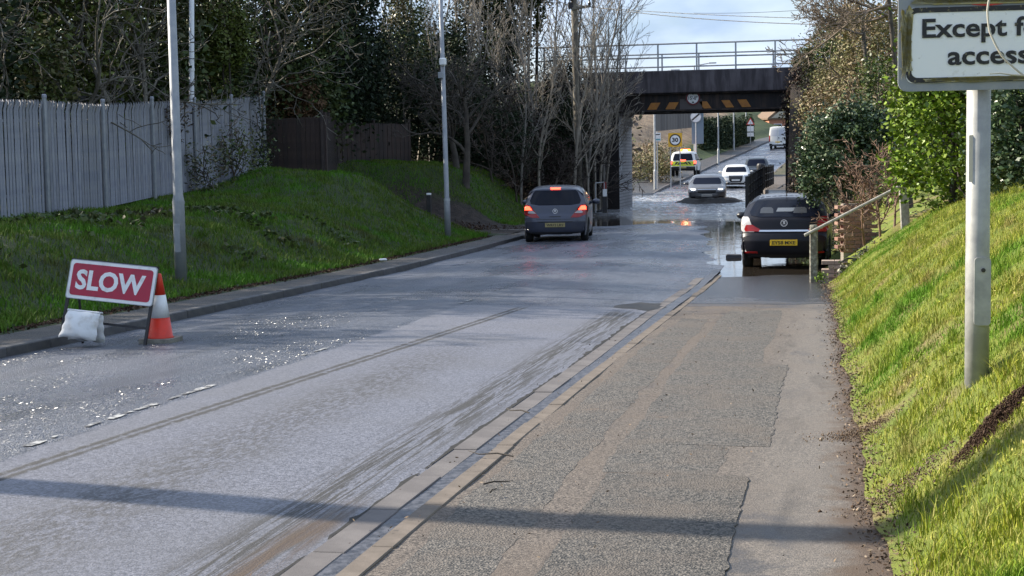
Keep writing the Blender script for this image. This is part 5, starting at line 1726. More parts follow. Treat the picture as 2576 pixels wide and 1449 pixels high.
p = P(1888, 362, 178)
t = thing('warning_sign', 'small white triangular warning sign with plates at the far verge', 'road sign', (p.x, p.y, float(z_verge(np.array(p.x), np.array(p.y))) - .1))
z1 = P(1888, 312, 178).z - t.location.z
MB().bar((0, .03, 0), (0, .03, z1 + .3), .05).build('post', M['pole_grey'], t)
MB().prism([(-.5, z1 - .1), (.5, z1 - .1), (0, z1 + .75)], .03).build('red_triangle', M['red_ring'], t)
MB().prism([(-.34, z1 - .02), (.34, z1 - .02), (0, z1 + .56)], .02, Matrix.Translation((0, -.012, 0))).build('face', M['white_sign'], t)
MB().box((0, 0, z1 - .55), (.75, .03, .62)).build('plate', M['white_sign'], t)
MB().box((0, 0, z1 - 1.2), (.75, .03, .45)).build('plate', M['white_sign'], t)

# house far up the road
p = P(1962, 330, 240)
h = thing('house', 'orange brick house with a brown pitched roof far up the road', 'house', (p.x + 1.2, p.y, P(1962, 335, 240).z - 1.0), rad(20))
W_, D_ = 6.0, 7.0
MB().box((0, D_ / 2, 1.5), (W_, D_, 3.4)).build('wall', M['brick_far'], h)
m = MB()
m.prism([(-W_ / 2 - .3, 3.1), (W_ / 2 + .3, 3.1), (W_ / 2 + .3, 3.35), (.0, 5.9), (-W_ / 2 - .3, 3.35)], D_ + .5, Matrix.Translation((0, -.25, 0)))
ro = m.build('roof', M['roof_far'], h)
MB().box((1.2, 4.5, 6.0), (.7, .7, 1.4)).build('chimney', M['brick_far'], ro)
for x in (-1.6, 1.5):
    w = MB().box((x, -.03, 1.9), (1.3, .08, 1.1)).build('window', M['white_sign'], h)
    MB().box((x, -.08, 1.9), (1.1, .02, .9)).build('pane', M['glass_dark'], w)
MB().prism([(-W_ / 2 + .3, 3.36), (W_ / 2 - .3, 3.36), (0, 5.4)], .06, Matrix.Translation((0, -.3, 0))).build('gable', simple('cream gable', (.5, .45, .36), .8), h)
# ------------------------------------------------------------------ vegetation tools
M['bark_grey'] = simple('grey bark', (0.15, 0.135, 0.12), 0.85, 0, (0.25, 0.23, 0.205), 3.0, 0.3, 30)
M['bark_pale'] = simple('pale sapling bark', (0.22, 0.19, 0.155), 0.8, 0, (0.35, 0.31, 0.26), 3.0)
M['bark_arch'] = simple('grey brown bark', (0.085, 0.076, 0.062), 0.85, 0, (0.17, 0.155, 0.125), 3.0, 0.3, 30)
M['bark_dark'] = simple('dark bark', (0.05, 0.042, 0.036), 0.9, 0, (0.10, 0.085, 0.07), 3.0, 0.3, 30)
M['bark_red'] = simple('red brown stems', (0.15, 0.085, 0.06), 0.75, 0, (0.30, 0.20, 0.14), 5.0)
M['twig_shade'] = simple('shaded brown twigs', (0.055, 0.043, 0.036), 0.9, 0, (0.10, 0.08, 0.066), 2.0)  # brown twigs with the thicket's shade put into the colour
M['twig_brown'] = simple('brown twigs', (0.13, 0.095, 0.07), 0.85, 0, (0.22, 0.17, 0.125), 2.0)
M['leaf_conifer'] = leafy('dark evergreen leaves', [(.026, .046, .013), (.04, .064, .018), (.058, .085, .022), (.07, .09, .026)], .55, .25, .5, (.055, .048, .024))
M['leaf_conifer2'] = leafy('blue black evergreen leaves', [(.014, .025, .014), (.022, .036, .018), (.032, .048, .022)], .6, .2, .5)
M['leaf_olive'] = leafy('olive evergreen leaves', [(.06, .085, .016), (.09, .12, .02), (.12, .145, .028), (.08, .085, .028)], .55, .25, .8)
M['leaf_ivy'] = leafy('ivy leaves', [(.04, .07, .015), (.08, .125, .025), (.13, .17, .04), (.07, .07, .035)], .42, .35, .8, (.15, .115, .065))
M['leaf_laurel'] = leafy('bright evergreen leaves', [(.08, .14, .012), (.13, .22, .018), (.18, .28, .022), (.23, .31, .035), (.09, .14, .02)], .42, .3, .9, (.16, .22, .025))
M['leaf_gloss'] = leafy('dark glossy leaves', [(.026, .052, .022), (.045, .082, .033), (.075, .12, .05), (.14, .175, .10)], .36, .4, 1.2)
M['leaf_varie'] = leafy('variegated leaves', [(.05, .075, .03), (.09, .11, .05), (.24, .23, .15), (.035, .05, .02), (.13, .10, .06)], .4, .4, 2.0)
M['leaf_brown'] = leafy('dead brown leaves', [(.12, .065, .035), (.17, .10, .055), (.22, .14, .085), (.08, .05, .03)], .7, .2, 1.0)
M['leaf_bramble'] = leafy('bramble leaves and dry stems', [(.24, .175, .11), (.34, .25, .16), (.13, .15, .05), (.42, .33, .23)], .6, .25, .5, (.15, .16, .05))
M['leaf_thicket'] = leafy('shaded creeper leaves', [(.03, .02, .02), (.045, .03, .028), (.06, .045, .038), (.022, .026, .016)], .7, .15, 1.0)  # thicket shade put into the leaf colour as well
M['leaf_dead_ivy'] = leafy('brown creeper leaves', [(.055, .035, .03), (.085, .055, .042), (.12, .085, .065), (.04, .04, .022)], .55, .3, 1.0)
M['hedge_far'] = leafy('clipped dark hedge', [(.018, .032, .016), (.028, .045, .02), (.035, .052, .026)], .7, .2, .5)
M['wood_far'] = leafy('bare distant wood', [(.13, .10, .085), (.18, .145, .12), (.10, .085, .075), (.08, .09, .05)], .9, .1, .2)


def leaf_quads(rng, c, size, up=.0, aspect=.55, jitter=.45):
    """c (N,3) centres -> one folded leaf (two quads share the midrib) each"""
    n = len(c)
    a = rng.normal(size=(n, 3)); a[:, 2] *= .6; a[:, 2] += up
    a /= np.linalg.norm(a, axis=1)[:, None]
    b = rng.normal(size=(n, 3)); b -= (b * a).sum(1)[:, None] * a
    b /= np.linalg.norm(b, axis=1)[:, None]
    s = size * rng.uniform(1 - jitter, 1 + jitter, n)[:, None]
    w = s * aspect
    v = np.stack([c - a * s * .5, c + b * w * .5, c + a * s * .5, c - b * w * .5], 1)
    f = np.arange(n * 4).reshape(n, 4)
    return v.reshape(-1, 3), f


def clumpy(rng, n, centre, radii, clumps, sig, shell=.55, zpow=1.0):
    cc = rng.normal(size=(clumps, 3)); cc /= np.linalg.norm(cc, axis=1)[:, None]
    r = shell + (1 - shell) * rng.random(clumps) ** .7
    cc = cc * r[:, None]
    k = rng.integers(0, clumps, n)
    sg = sig * rng.uniform(.6, 1.4, clumps)[k][:, None]
    p = cc[k] + rng.normal(size=(n, 3)) * sg
    return p * np.array(radii) + np.array(centre)


def tubes(polys, k=3):
    """polys: list of (pts (m,3), rad (m,)) -> verts, faces"""
    by = {}
    for p, r in polys: by.setdefault(len(p), []).append((p, r))
    V, F, off = [], [], 0
    for m, lst in by.items():
        pts = np.stack([p for p, _ in lst]); rr = np.stack([r for _, r in lst])
        tg = np.gradient(pts, axis=1)
        tg /= np.linalg.norm(tg, axis=2, keepdims=True) + 1e-9
        ref = np.where(np.abs(tg[..., 2:3]) > .85, np.array([1., 0, 0]), np.array([0, 0, 1.]))
        u = np.cross(tg, ref); u /= np.linalg.norm(u, axis=2, keepdims=True) + 1e-9
        w = np.cross(tg, u)
        an = np.arange(k) * 2 * math.pi / k
        ring = pts[:, :, None, :] + rr[:, :, None, None] * (np.cos(an)[None, None, :, None] * u[:, :, None, :] + np.sin(an)[None, None, :, None] * w[:, :, None, :])
        N = len(lst)
        idx = np.arange(N * m * k).reshape(N, m, k) + off
        nx_ = np.roll(idx, -1, axis=2)
        F.append(np.stack([idx[:, :-1], nx_[:, :-1], nx_[:, 1:], idx[:, 1:]], -1).reshape(-1, 4))
        V.append(ring.reshape(-1, 3)); off += N * m * k
    return np.concatenate(V), np.concatenate(F)


def grow(rng, p, d, L, r, lv, prm, out):
    m = prm['seg'][min(lv, len(prm['seg']) - 1)]
    pts = [np.array(p, float)]
    d = np.array(d, float); d /= np.linalg.norm(d)
    step = L / (m - 1)
    cur = prm['curl'][min(lv, len(prm['curl']) - 1)]
    upw = prm['up'][min(lv, len(prm['up']) - 1)]
    dirs = [d.copy()]
    for i in range(m - 1):
        d = d + rng.normal(size=3) * cur + np.array([0, 0, upw])
        d /= np.linalg.norm(d)
        pts.append(pts[-1] + d * step); dirs.append(d.copy())
    pts = np.array(pts)
    rads = np.linspace(r, max(r * prm['taper'], prm['rmin']), m)
    out.setdefault(lv, []).append((pts, rads))
    if lv >= prm['levels']: return
    nc = prm['kids'][lv]
    for k in range(nc):
        t = prm['start'][lv] + (1 - prm['start'][lv]) * (k + rng.random()) / nc
        t = min(t, .999)
        i = int(t * (m - 1)); f = t * (m - 1) - i
        q = pts[i] * (1 - f) + pts[min(i + 1, m - 1)] * f
        dd = dirs[i]
        a = rng.normal(size=3); a -= a.dot(dd) * dd; a /= np.linalg.norm(a) + 1e-9
        ang = rad(prm['angle'][lv]) * rng.uniform(.6, 1.35)
        nd = dd * math.cos(ang) + a * math.sin(ang)
        grow(rng, q, nd, L * prm['ratio'][lv] * rng.uniform(.6, 1.2) * (1 - .35 * t), max(rads[i] * prm['rr'], prm['rmin']), lv + 1, prm, out)


def bare_meshes(seed, h, r, prm, lean=(0, 0)):
    rng = np.random.default_rng(seed)
    out = {}
    grow(rng, (0, 0, 0), (lean[0], lean[1], 1), h, r, 0, prm, out)
    big = out[0] + out.get(1, [])
    small = [x for l in range(2, 6) for x in out.get(l, [])]
    return np_mesh('trunk', *tubes(big, 6)), np_mesh('branches', *tubes(small, 3)) if small else None


PR_SAP = dict(levels=3, seg=[10, 6, 5, 4], curl=[.05, .10, .13, .15], up=[.03, .12, .10, .08], taper=.22, rmin=.0065, kids=[15, 6, 4], start=[.2, .2, .2], angle=[34, 34, 34], ratio=[.34, .48, .5], rr=.5)
PR_GNARL = dict(levels=4, seg=[8, 8, 7, 5, 4], curl=[.12, .26, .30, .28, .25], up=[.0, .06, .05, .06, .04], taper=.35, rmin=.009, kids=[9, 6, 5, 3], start=[.3, .2, .15, .15], angle=[55, 50, 48, 45], ratio=[.85, .62, .5, .5], rr=.55)
PR_ARCH = dict(levels=3, seg=[9, 10, 7, 5], curl=[.14, .20, .22, .22], up=[.0, -.04, .02, .03], taper=.35, rmin=.010, kids=[9, 5, 4], start=[.15, .2, .2], angle=[50, 48, 45], ratio=[.9, .55, .5], rr=.6)
PR_BUSH = dict(levels=3, seg=[6, 6, 5, 4], curl=[.16, .2, .24, .2], up=[.05, .05, .05, .05], taper=.4, rmin=.008, kids=[7, 6, 5], start=[.1, .1, .1], angle=[45, 45, 45], ratio=[.7, .6, .55], rr=.65)

VARI = {}
def variant(key, n, h, r, prm, s0):
    VARI[key] = [bare_meshes(s0 + i, h, r, prm) for i in range(n)]


variant('sap', 5, 7.0, .065, PR_SAP, 100)
variant('gnarl', 2, 3.4, .14, PR_GNARL, 200)
variant('arch', 3, 4.0, .07, PR_ARCH, 300)
variant('bush', 3, 1.6, .03, PR_BUSH, 400)
BK = {}


def bare_tree(kind, key, i, loc, sc, rz, label, group, barkk, cat='tree', name='bare_tree', tilt=(0, 0), szs=1.0):
    tm, bmh = VARI[key][i % len(VARI[key])]
    t = thing(name, label, cat, loc, 0, group)
    t.rotation_euler = (tilt[0], tilt[1], rz)
    t.scale = (sc, sc, sc * szs)
    for nm, me in (('trunk', tm), ('branches', bmh)):
        k = (me.name, barkk)
        if k not in BK:
            if len(me.materials) == 0: me.materials.append(M[barkk]); BK[k] = me
            else:
                c = me.copy(); c.materials.clear(); c.materials.append(M[barkk]); BK[k] = c
        o = bpy.data.objects.new(nm, BK[k]); COL.objects.link(o); o.parent = t
    return t


def leafy_tree(name, label, loc, parts, mat, leaf, cat='tree', group=None, trunk=(.18, 2.0), seed=0, extra=None, aspect=.55, tmat='bark_dark', up=0., cname='crown'):
    """parts: list of (n, centre, radii, clumps, sigma)"""
    rng = np.random.default_rng(seed)
    t = thing(name, label, cat, loc, 0, group)
    pts = np.concatenate([clumpy(rng, *p) for p in parts])
    v, f = leaf_quads(rng, pts, leaf, up, aspect)
    link(cname, np_mesh(cname, v, f), M[mat], t)
    if trunk:
        polys = []
        r0, h0 = trunk
        polys.append((np.stack([np.linspace(0, .2, 7), np.linspace(0, .1, 7), np.linspace(-.3, h0, 7)], 1), np.linspace(r0, r0 * .4, 7)))
        for k in range(7):
            a = rng.uniform(0, 6.28)
            z0 = h0 * rng.uniform(.3, .8)
            c = np.array(parts[0][1]); R = np.array(parts[0][2])
            e = c + R * rng.normal(size=3) * .5
            s = np.array([.1, .05, z0])
            polys.append((np.linspace(s, e, 5) + rng.normal(size=(5, 3)) * .05, np.linspace(r0 * .45, .02, 5)))
        link('trunk', np_mesh('trunk', *tubes([q for q in polys], 5)), M[tmat], t)
    return t


def gL(x, y): return float(z_left(np.array(float(x)), np.array(float(y))))
def gR(x, y): return float(z_right(np.array(float(x)), np.array(float(y))))


# ------------------------------------------------------------------ dark evergreens behind the palisade
EV = 'evergreen trees behind the palisade fence'
for (px, d, rx, h, mat, n, lab, sd) in (
    (-60, 39.5, 2.4, 8.8, 'leaf_conifer', 15000, 'dark yew like evergreen behind the first palisade posts', 1),
    (120, 40, 2.3, 8.8, 'leaf_olive', 15000, 'olive tinted evergreen beside the grey garden fence', 2),
    (330, 43, 2.2, 9.0, 'leaf_conifer', 15000, 'dark evergreen between the garden fence and lamp post', 3),
    (460, 46.5, 2.0, 8.6, 'leaf_conifer', 13000, 'dark evergreen standing directly behind the white pole', 4),
    (690, 51.5, 2.3, 8.8, 'leaf_conifer', 15000, 'tall dark conifer behind the brown timber fence panel', 5),
    (800, 54.5, 2.1, 9.6, 'leaf_conifer2', 15000, 'blackish tall conifer above the fence return', 6),
    (878, 58, 1.25, 9.2, 'leaf_conifer2', 14000, 'blackish conifer with drooping side against the bare ivy tree', 7),
    (590, 56, 2.6, 9.4, 'leaf_conifer2', 13000, 'deep shaded conifer farther back behind the round bush', 8),
    (210, 52, 3.0, 9.0, 'leaf_conifer2', 13000, 'deep shaded conifer farther back behind the arching branches', 9),
    (-190, 34.5, 2.4, 8.0, 'leaf_conifer2', 9000, 'dark evergreen at the very start of the palisade fence', 10),
):
    p = P(px, 300, d)
    z = gL(p.x, p.y)
    leafy_tree('evergreen_tree', lab, (p.x, p.y, z), [(n, (0, 0, h * .52), (rx, rx, h * .5), 130, .14), (n // 3, (0, 0, h * .2), (rx * .95, rx * .95, h * .22), 50, .2)], mat, .17, group=EV, trunk=(.2, h * .7), seed=sd, up=-.25)
p = P(552, 118, 45.2)
leafy_tree('evergreen_bush', 'rounded yellow green holly bush between the white pole and timber fence', (p.x, p.y, gL(p.x, p.y)),
           [(9000, (0, 0, P(552, 100, 45.2).z - gL(p.x, p.y)), (.82, .8, 1.0), 60, .16), (5000, (.1, 0, 1.6), (.8, .7, 1.6), 50, .2)], 'leaf_olive', .11, 'bush', trunk=(.1, 2.5), seed=31)
p = P(120, 250, 36.5)
leafy_tree('evergreen_bush', 'yellow leaved ivy clump hanging low beside the garden fence', (p.x, p.y, gL(p.x, p.y)), [(2600, (0, 0, 3.0), (.7, .6, 1.2), 40, .22)], 'leaf_ivy', .12, 'bush', trunk=(.06, 2.6), seed=32)
p = P(740, 262, 50.3)
leafy_tree('beech_hedge', 'brown leaved hedge showing above the timber fence', (p.x, p.y, gL(p.x, p.y)), [(5000, (0, 0, 2.3), (1.0, .5, .75), 50, .2), (2500, (-.7, 0, 2.0), (.7, .4, .8), 30, .2)], 'leaf_brown', .10, 'hedge', trunk=(.05, 2.0), seed=33)
# bare arching branches in front of the dark mass
AR = 'bare arching trees behind the palisade'
for i, (px, d, sc, rz, lab) in enumerate((
    (20, 35, 1.0, .4, 'bare arching tree by the first palisade post'), (160, 36.5, 1.05, 1.7, 'bare arching tree with crossing stems beside the garden fence'),
    (270, 38.0, 1.1, 3.0, 'bare arching tree with looping branches above the third fence post'), (370, 39.0, 1.15, 4.1, 'bare arching tree just before the tall lamp post'),
    (420, 40.5, 1.0, 5.2, 'bare arching tree tangled behind the tall lamp post'), (610, 47, 1.0, .9, 'bare drooping tree between the holly bush and timber fence'),
    (650, 48.5, 1.25, 2.2, 'pale bare tree with upright stems at the fence corner'))):
    p = P(px, 300, d)
    bare_tree('tree', 'arch', i, (p.x, p.y, gL(p.x, p.y) + .8), sc, rz, lab, AR, 'bark_arch')

# ------------------------------------------------------------------ ivy trees, bare saplings, thicket by the bridge
p = P(1028, 400, 61)
iv = leafy_tree('ivy_tree', 'bare pale limbed tree clothed in tan and green ivy', (p.x, p.y, gL(p.x, p.y)), [(9000, (0, 0, 5.2), (.95, .9, 2.6), 90, .17), (4000, (.9, 0, 3.2), (.8, .7, 1.4), 40, .2)], 'leaf_ivy', .11, trunk=(.13, 5), seed=41, tmat='bark_grey')
p = P(1275, 300, 65)
iv = leafy_tree('ivy_tree', 'dark ivy covered tree with a broad rounded top', (p.x, p.y, gL(p.x, p.y)), [(12000, (0, 0, 5.1), (2.0, 1.4, 2.0), 90, .17), (6000, (.9, 0, 5.4), (1.2, 1.0, 1.3), 40, .2)], 'leaf_conifer', .12, trunk=(.16, 5), seed=42)
p = P(1345, 40, 65)
leafy_tree('ivy_tree', 'small yellow green ivy top beside the dark ivy tree', (p.x, p.y, gL(p.x, p.y)), [(1500, (0, 0, P(1345, 38, 65).z - gL(p.x, p.y)), (.45, .4, .7), 25, .2)], 'leaf_olive', .11, trunk=(.08, 6), seed=43)
p = P(1190, 300, 64)
leafy_tree('ivy_tree', 'low green ivy mound behind the gnarled bare tree', (p.x, p.y, gL(p.x, p.y)), [(5000, (0, 0, 3.2), (1.5, 1.0, 1.3), 50, .2)], 'leaf_ivy', .11, trunk=(.08, 3), seed=44)
p = P(1100, 320, 59)
leafy_tree('laurel_bush', 'dark spreading evergreen bush behind the far mound', (p.x, p.y, gL(p.x, p.y)), [(9000, (0, 0, 2.2), (2.2, 1.2, 1.9), 80, .16)], 'leaf_conifer2', .13, 'bush', trunk=(.08, 2), seed=45)
p = P(985, 330, 58)
leafy_tree('laurel_bush', 'black green bush above the dark fence end', (p.x, p.y, gL(p.x, p.y)), [(9000, (0, 0, 2.6), (2.0, 1.2, 2.4), 80, .16)], 'leaf_conifer2', .13, 'bush', trunk=(.08, 2), seed=46)
TH = 'dark thicket bushes before the abutment'
for i, (px, py, d, r, h, lab) in enumerate(((1235, 470, 58, 1.6, 2.4, 'dark thicket bush above the far mound'), (1330, 480, 60, 1.5, 3.2, 'dark thicket bush behind the braking hatchback'), (1410, 490, 62, 1.5, 3.5, 'dark thicket bush left of the utility pole'), (1500, 490, 63, 1.3, 3.5, 'dark thicket bush between utility pole and barrier'), (1545, 470, 65, 1.0, 3.5, 'dark thicket bush against the abutment'))):
    p = P(px, py, d)
    lab = lab.replace(' left of', ' beside')
    leafy_tree('thicket_bush', lab, (min(p.x, -10.8), p.y, gL(min(p.x, -10.8), p.y) - .1), [(8000, (0, 0, h * .55), (r, .9, h * .6), 80, .18)], 'leaf_thicket' if i % 2 else 'leaf_conifer2', .10, 'bush', TH, trunk=(.05, h * .6), seed=50 + i)
# the small gnarled trees standing on the far mound
p = P(1172, 470, 52.0)
bare_tree('tree', 'gnarl', 0, (p.x, p.y, gL(p.x, p.y) - .1), 1.0, .5, 'small gnarled bare tree with a dark trunk on the far mound', 'gnarled trees on the mound', 'bark_dark', szs=1.02)
p = P(1150, 470, 53.5)
bare_tree('tree', 'gnarl', 1, (p.x, p.y, gL(p.x, p.y) - .1), .95, 2.4, 'second gnarled bare tree, mostly behind the slender lamp post', 'gnarled trees on the mound', 'bark_dark', szs=1.05)
SA = 'bare saplings by the railway bridge'
rs = np.random.default_rng(77)
sap_pos = [(960, 66, 1.05), (1005, 64, 1.1), (1050, 60, 1.15), (1090, 62, 1.2), (1140, 64, 1.15), (1185, 60, 1.1), (1225, 63, 1.25), (1290, 61, 1.2), (1330, 64, 1.25), (1372, 60, 1.3), (1400, 63, 1.3), (1428, 65, 1.35), (1470, 61.5, 1.3), (1492, 64, 1.35), (1515, 62.5, 1.25), (1538, 64.5, 1.2), (1560, 63.5, 1.1), (1585, 65, .95), (1606, 65.5, .78), (1440, 59.5, 1.1), (1355, 58.5, 1.0), (1310, 57.5, .9), (1530, 61, .95)]
words_ = ['slim', 'forked', 'tall', 'leaning', 'twiggy', 'pale', 'straight', 'crooked']
spots = ['above the dark fence end', 'beside the tan ivy tree', 'in front of the tan ivy tree', 'behind the slender lamp post', 'over the gnarled tree', 'between lamp post and dark ivy tree', 'at the edge of the dark ivy tree', 'in front of the dark ivy tree', 'under the yellow green ivy top', 'over the braking hatchback', 'just before the utility pole', 'touching the utility pole top', 'just past the utility pole', 'second past the utility pole', 'third past the utility pole', 'over the hoop barrier', 'over the brick pier', 'at the girder end', 'shortest, in front of the bridge railing', 'low in front of the utility pole', 'low in the thicket above the hatchback', 'lowest in the thicket', 'low beside the red banded post']
for i, ((px, d, sc), wd, spx) in enumerate(zip(sap_pos, words_ * 3, spots)):
    p = P(px, 450, d)
    x = min(p.x, -9.25)
    bare_tree('tree', 'sap', i, (x, p.y, max(-.4, gL(x, p.y) - .1)), sc, rs.uniform(0, 6.2), f'{wd} bare sapling {spx}', SA, 'bark_pale' if i % 3 else 'bark_grey', name='bare_sapling', tilt=(rs.uniform(-.05, .05), rs.uniform(-.05, .05)))
# hedgerow brush filling the slope foot
for i, (px, d, sc, lab) in enumerate(((1240, 56, 1.5, 'bare brush at the foot of the gnarled tree'), (1300, 57, 1.6, 'bare brush above the braking hatchback'), (1380, 58.5, 1.7, 'bare brush beside the utility pole foot'), (1420, 60, 1.8, 'tall bare brush behind the utility pole'), (1500, 61, 1.7, 'bare brush behind the hoop barrier'), (1550, 63, 1.7, 'bare brush against the abutment face'), (1200, 58, 1.8, 'bare brush behind the gnarled trees'), (1090, 60, 1.8, 'bare brush over the black fence'))):
    p = P(px, 480, d); x = min(p.x, -9.5)
    bare_tree('bush', 'bush', i, (x, p.y, gL(x, p.y) - .1), sc, i * 1.3, lab, 'bare brush by the bridge', 'twig_shade', 'bush', 'bare_brush')
# ivy and brambles on the palisade
p = P(560, 455, 43.5)
br = bare_tree('bush', 'bush', 1, (p.x + .5, p.y - .3, gL(p.x, p.y)), 1.0, 1.0, 'thorny bramble sprawling against the palisade fence', 'brambles on the palisade', 'twig_brown', 'bush', 'bramble')
rngb = np.random.default_rng(6)
for (px, py, d, n, rr, lab, mt) in ((500, 420, 40.6, 1100, (.75, .4, .75), 'mixed bramble clump at the palisade foot behind the lamp post', 'leaf_varie'), (590, 400, 43.0, 900, (1.0, .35, .8), 'loose bramble clump spreading along the palisade', 'leaf_ivy'), (645, 330, 45.8, 900, (.5, .3, 1.3), 'dark ivy climbing the palisade end', 'leaf_conifer2'), (425, 300, 39.2, 420, (.55, .2, .5), 'thin ivy sprays on the fence top', 'leaf_dead_ivy')):
    p = P(px, py, d)
    leafy_tree('bramble', lab, (p.x + .15, p.y - .25, gL(p.x, p.y)), [(n, (0, 0, p.z - gL(p.x, p.y)), rr, 26, .25)], mt, .09, 'bush', 'brambles on the palisade', trunk=(.02, max(.5, p.z - gL(p.x, p.y))), seed=int(px))
# a tree belt beyond the frame on the far side keeps that bank in shade
for i, (x, y, h) in enumerate(((-20.5, 22, 8.2), (-21, 26.5, 8.6), (-21.5, 18, 7.6))):
    leafy_tree('evergreen_tree', ['dark evergreen in the row before the palisade begins, middle one', 'dark evergreen in the row before the palisade begins, tallest', 'dark evergreen in the row before the palisade begins, lowest'][i], (x, y, gL(x, y)), [(9000, (0, 0, h * .52), (2.3, 2.3, h * .5), 110, .15)], 'leaf_conifer', .2, group=EV, trunk=(.2, h * .7), seed=90 + i, up=-.25)

for i, (px, d, h, lab) in enumerate(((1120, 63, 5.4, 'dense dark evergreen behind the gnarled trees'), (1215, 65, 5.0, 'dense dark evergreen beside the dark ivy tree'), (1040, 64.5, 5.2, 'dense dark evergreen behind the tan ivy tree'))):
    p = P(px, 400, d)
    leafy_tree('evergreen_tree', lab, (p.x, p.y, gL(p.x, p.y)), [(12000, (0, 0, h * .5), (1.9, 1.5, h * .5), 110, .16)], 'leaf_conifer2', .15, group='dense evergreens below the railway', trunk=(.12, h * .7), seed=160 + i)
# the big tree whose trunk throws the long shadow over road and footway
rng = np.random.default_rng(88)
tt = thing('roadside_tree', 'tall bare tree whose trunk casts the long shadow over the road', 'tree', (-12.0, 8.62, gL(-12, 8.6) - .1))
tp_ = [(np.stack([np.linspace(0, .1, 12) + rng.normal(size=12) * .015, rng.normal(size=12) * .02, np.linspace(0, 8.6, 12)], 1), np.linspace(.225, .15, 12))]
for k in range(6):
    z0 = rng.uniform(7.2, 8.4); a = k * 1.05
    tp_.append((np.stack([np.linspace(0, 1.3 * math.cos(a), 6), np.linspace(0, 1.3 * math.sin(a), 6), z0 + np.linspace(0, 1.6, 6) ** 1.1], 1), np.linspace(.07, .02, 6)))
link('trunk', np_mesh('trunk', *tubes(tp_, 8)), M['bark_dark'], tt, True)
# ------------------------------------------------------------------ near side hedges
def hedge_pts(rng, n, X, Y, Z, bump=.12):
    pass


p = P(2400, 330, 23.5)
leafy_tree('laurel_hedge', 'big bright green evergreen hedge above the grass slope', (p.x, p.y + .8, gR(p.x, p.y) - .2),
           [(15000, (.15, 0, 1.45), (1.05, 1.0, 1.45), 110, .12), (13000, (1.1, -.4, 1.35), (1.0, 1.0, 1.35), 110, .12), (11000, (.3, .5, 3.0), (.85, .9, 1.2), 80, .14), (9000, (1.1, .4, 2.9), (.9, .9, 1.4), 80, .14), (9000, (.25, .3, 4.4), (.75, .8, 1.4), 80, .14)],
           'leaf_laurel', .085, 'hedge', trunk=(.07, 2.2), seed=61, aspect=.6)
p = P(2560, 360, 21.5)
leafy_tree('laurel_hedge', 'dark glossy evergreen bush behind the access sign post', (p.x + .1, p.y + .4, gR(p.x, p.y) - .2), [(12000, (0, 0, 1.15), (.75, .8, 1.3), 90, .14), (7000, (.7, 0, 1.3), (.8, .8, 1.3), 50, .15)], 'leaf_gloss', .085, 'hedge', trunk=(.05, 1.6), seed=62, aspect=.5)
p = P(2120, 380, 30.2)
leafy_tree('glossy_shrub', 'dark glossy leaved rounded shrub over red brown stems', (p.x, p.y, gR(p.x, p.y) - .1),
           [(13000, (.0, 0, P(2120, 372, 30.2).z - gR(p.x, p.y)), (.80, .75, .88), 90, .13), (5000, (.45, 0, P(2160, 320, 30.2).z - gR(p.x, p.y)), (.55, .6, .55), 40, .16), (2500, (-.5, -.1, P(2060, 420, 30.2).z - gR(p.x, p.y)), (.4, .4, .5), 30, .18)],
           'leaf_gloss', .075, 'bush', trunk=(.05, 1.6), seed=63, aspect=.55)
for i, (px, py, d, sc, lab, bk) in enumerate(((2175, 600, 29.0, .95, 'red brown bare stems under the glossy shrub', 'bark_red'), (2215, 590, 28.6, .9, 'red brown bare stems beside the upper rail post', 'bark_red'), (2140, 575, 31, .85, 'bare brown stems behind the thin post', 'bark_red'), (2250, 560, 27.8, .8, 'bare stems at the foot of the bright hedge', 'bark_red'), (2080, 480, 34, .8, 'bare brown twigs below the glossy shrub', 'twig_brown'))):
    p = P(px, py, d)
    bare_tree('bush', 'bush', i, (p.x, p.y, gR(p.x, p.y) - .05), sc, i * 1.1, lab, 'bare stems by the garden steps', bk, 'bush', 'stem_shrub')
p = P(2215, 620, 26.2)
leafy_tree('step_shrub', 'variegated low shrub spilling over the garden steps', (p.x, p.y - .2, gR(p.x, p.y)), [(4200, (0, 0, .12), (.50, .35, .28), 50, .2), (2200, (-.38, -.1, -.14), (.30, .25, .26), 25, .2), (2000, (.40, 0, .40), (.35, .3, .24), 22, .2)], 'leaf_varie', .06, 'bush', trunk=(.02, .2), seed=64)
p = P(2068, 690, 26.0)
leafy_tree('weed_plant', 'small yellow green weed beside the lower handrail post', (p.x - .02, p.y, float(foot_z(p.y))), [(130, (0, 0, .10), (.08, .08, .10), 14, .3)], 'leaf_laurel', .045, 'plant', trunk=None, seed=65, cname='foliage')
# green patch and ivy on the slope behind the parked car
for i, (px, py, d, rr, n, mt, lab) in enumerate(((2085, 500, 39, (.8, 1.6, .35), 3000, 'leaf_ivy', 'low green ground ivy on the slope behind the parked hatchback'), (2100, 560, 35, (.6, 1.6, .5), 3500, 'leaf_ivy', 'low green plants between parked hatchback and brick wall'))):
    p = P(px, py, d)
    leafy_tree('ground_ivy', lab, (p.x, p.y, gR(p.x, p.y)), [(n, (0, 0, .1), rr, 50, .2)], mt, .08, 'plant', 'ground plants behind the hatchback', trunk=None, seed=70 + i, cname='foliage')
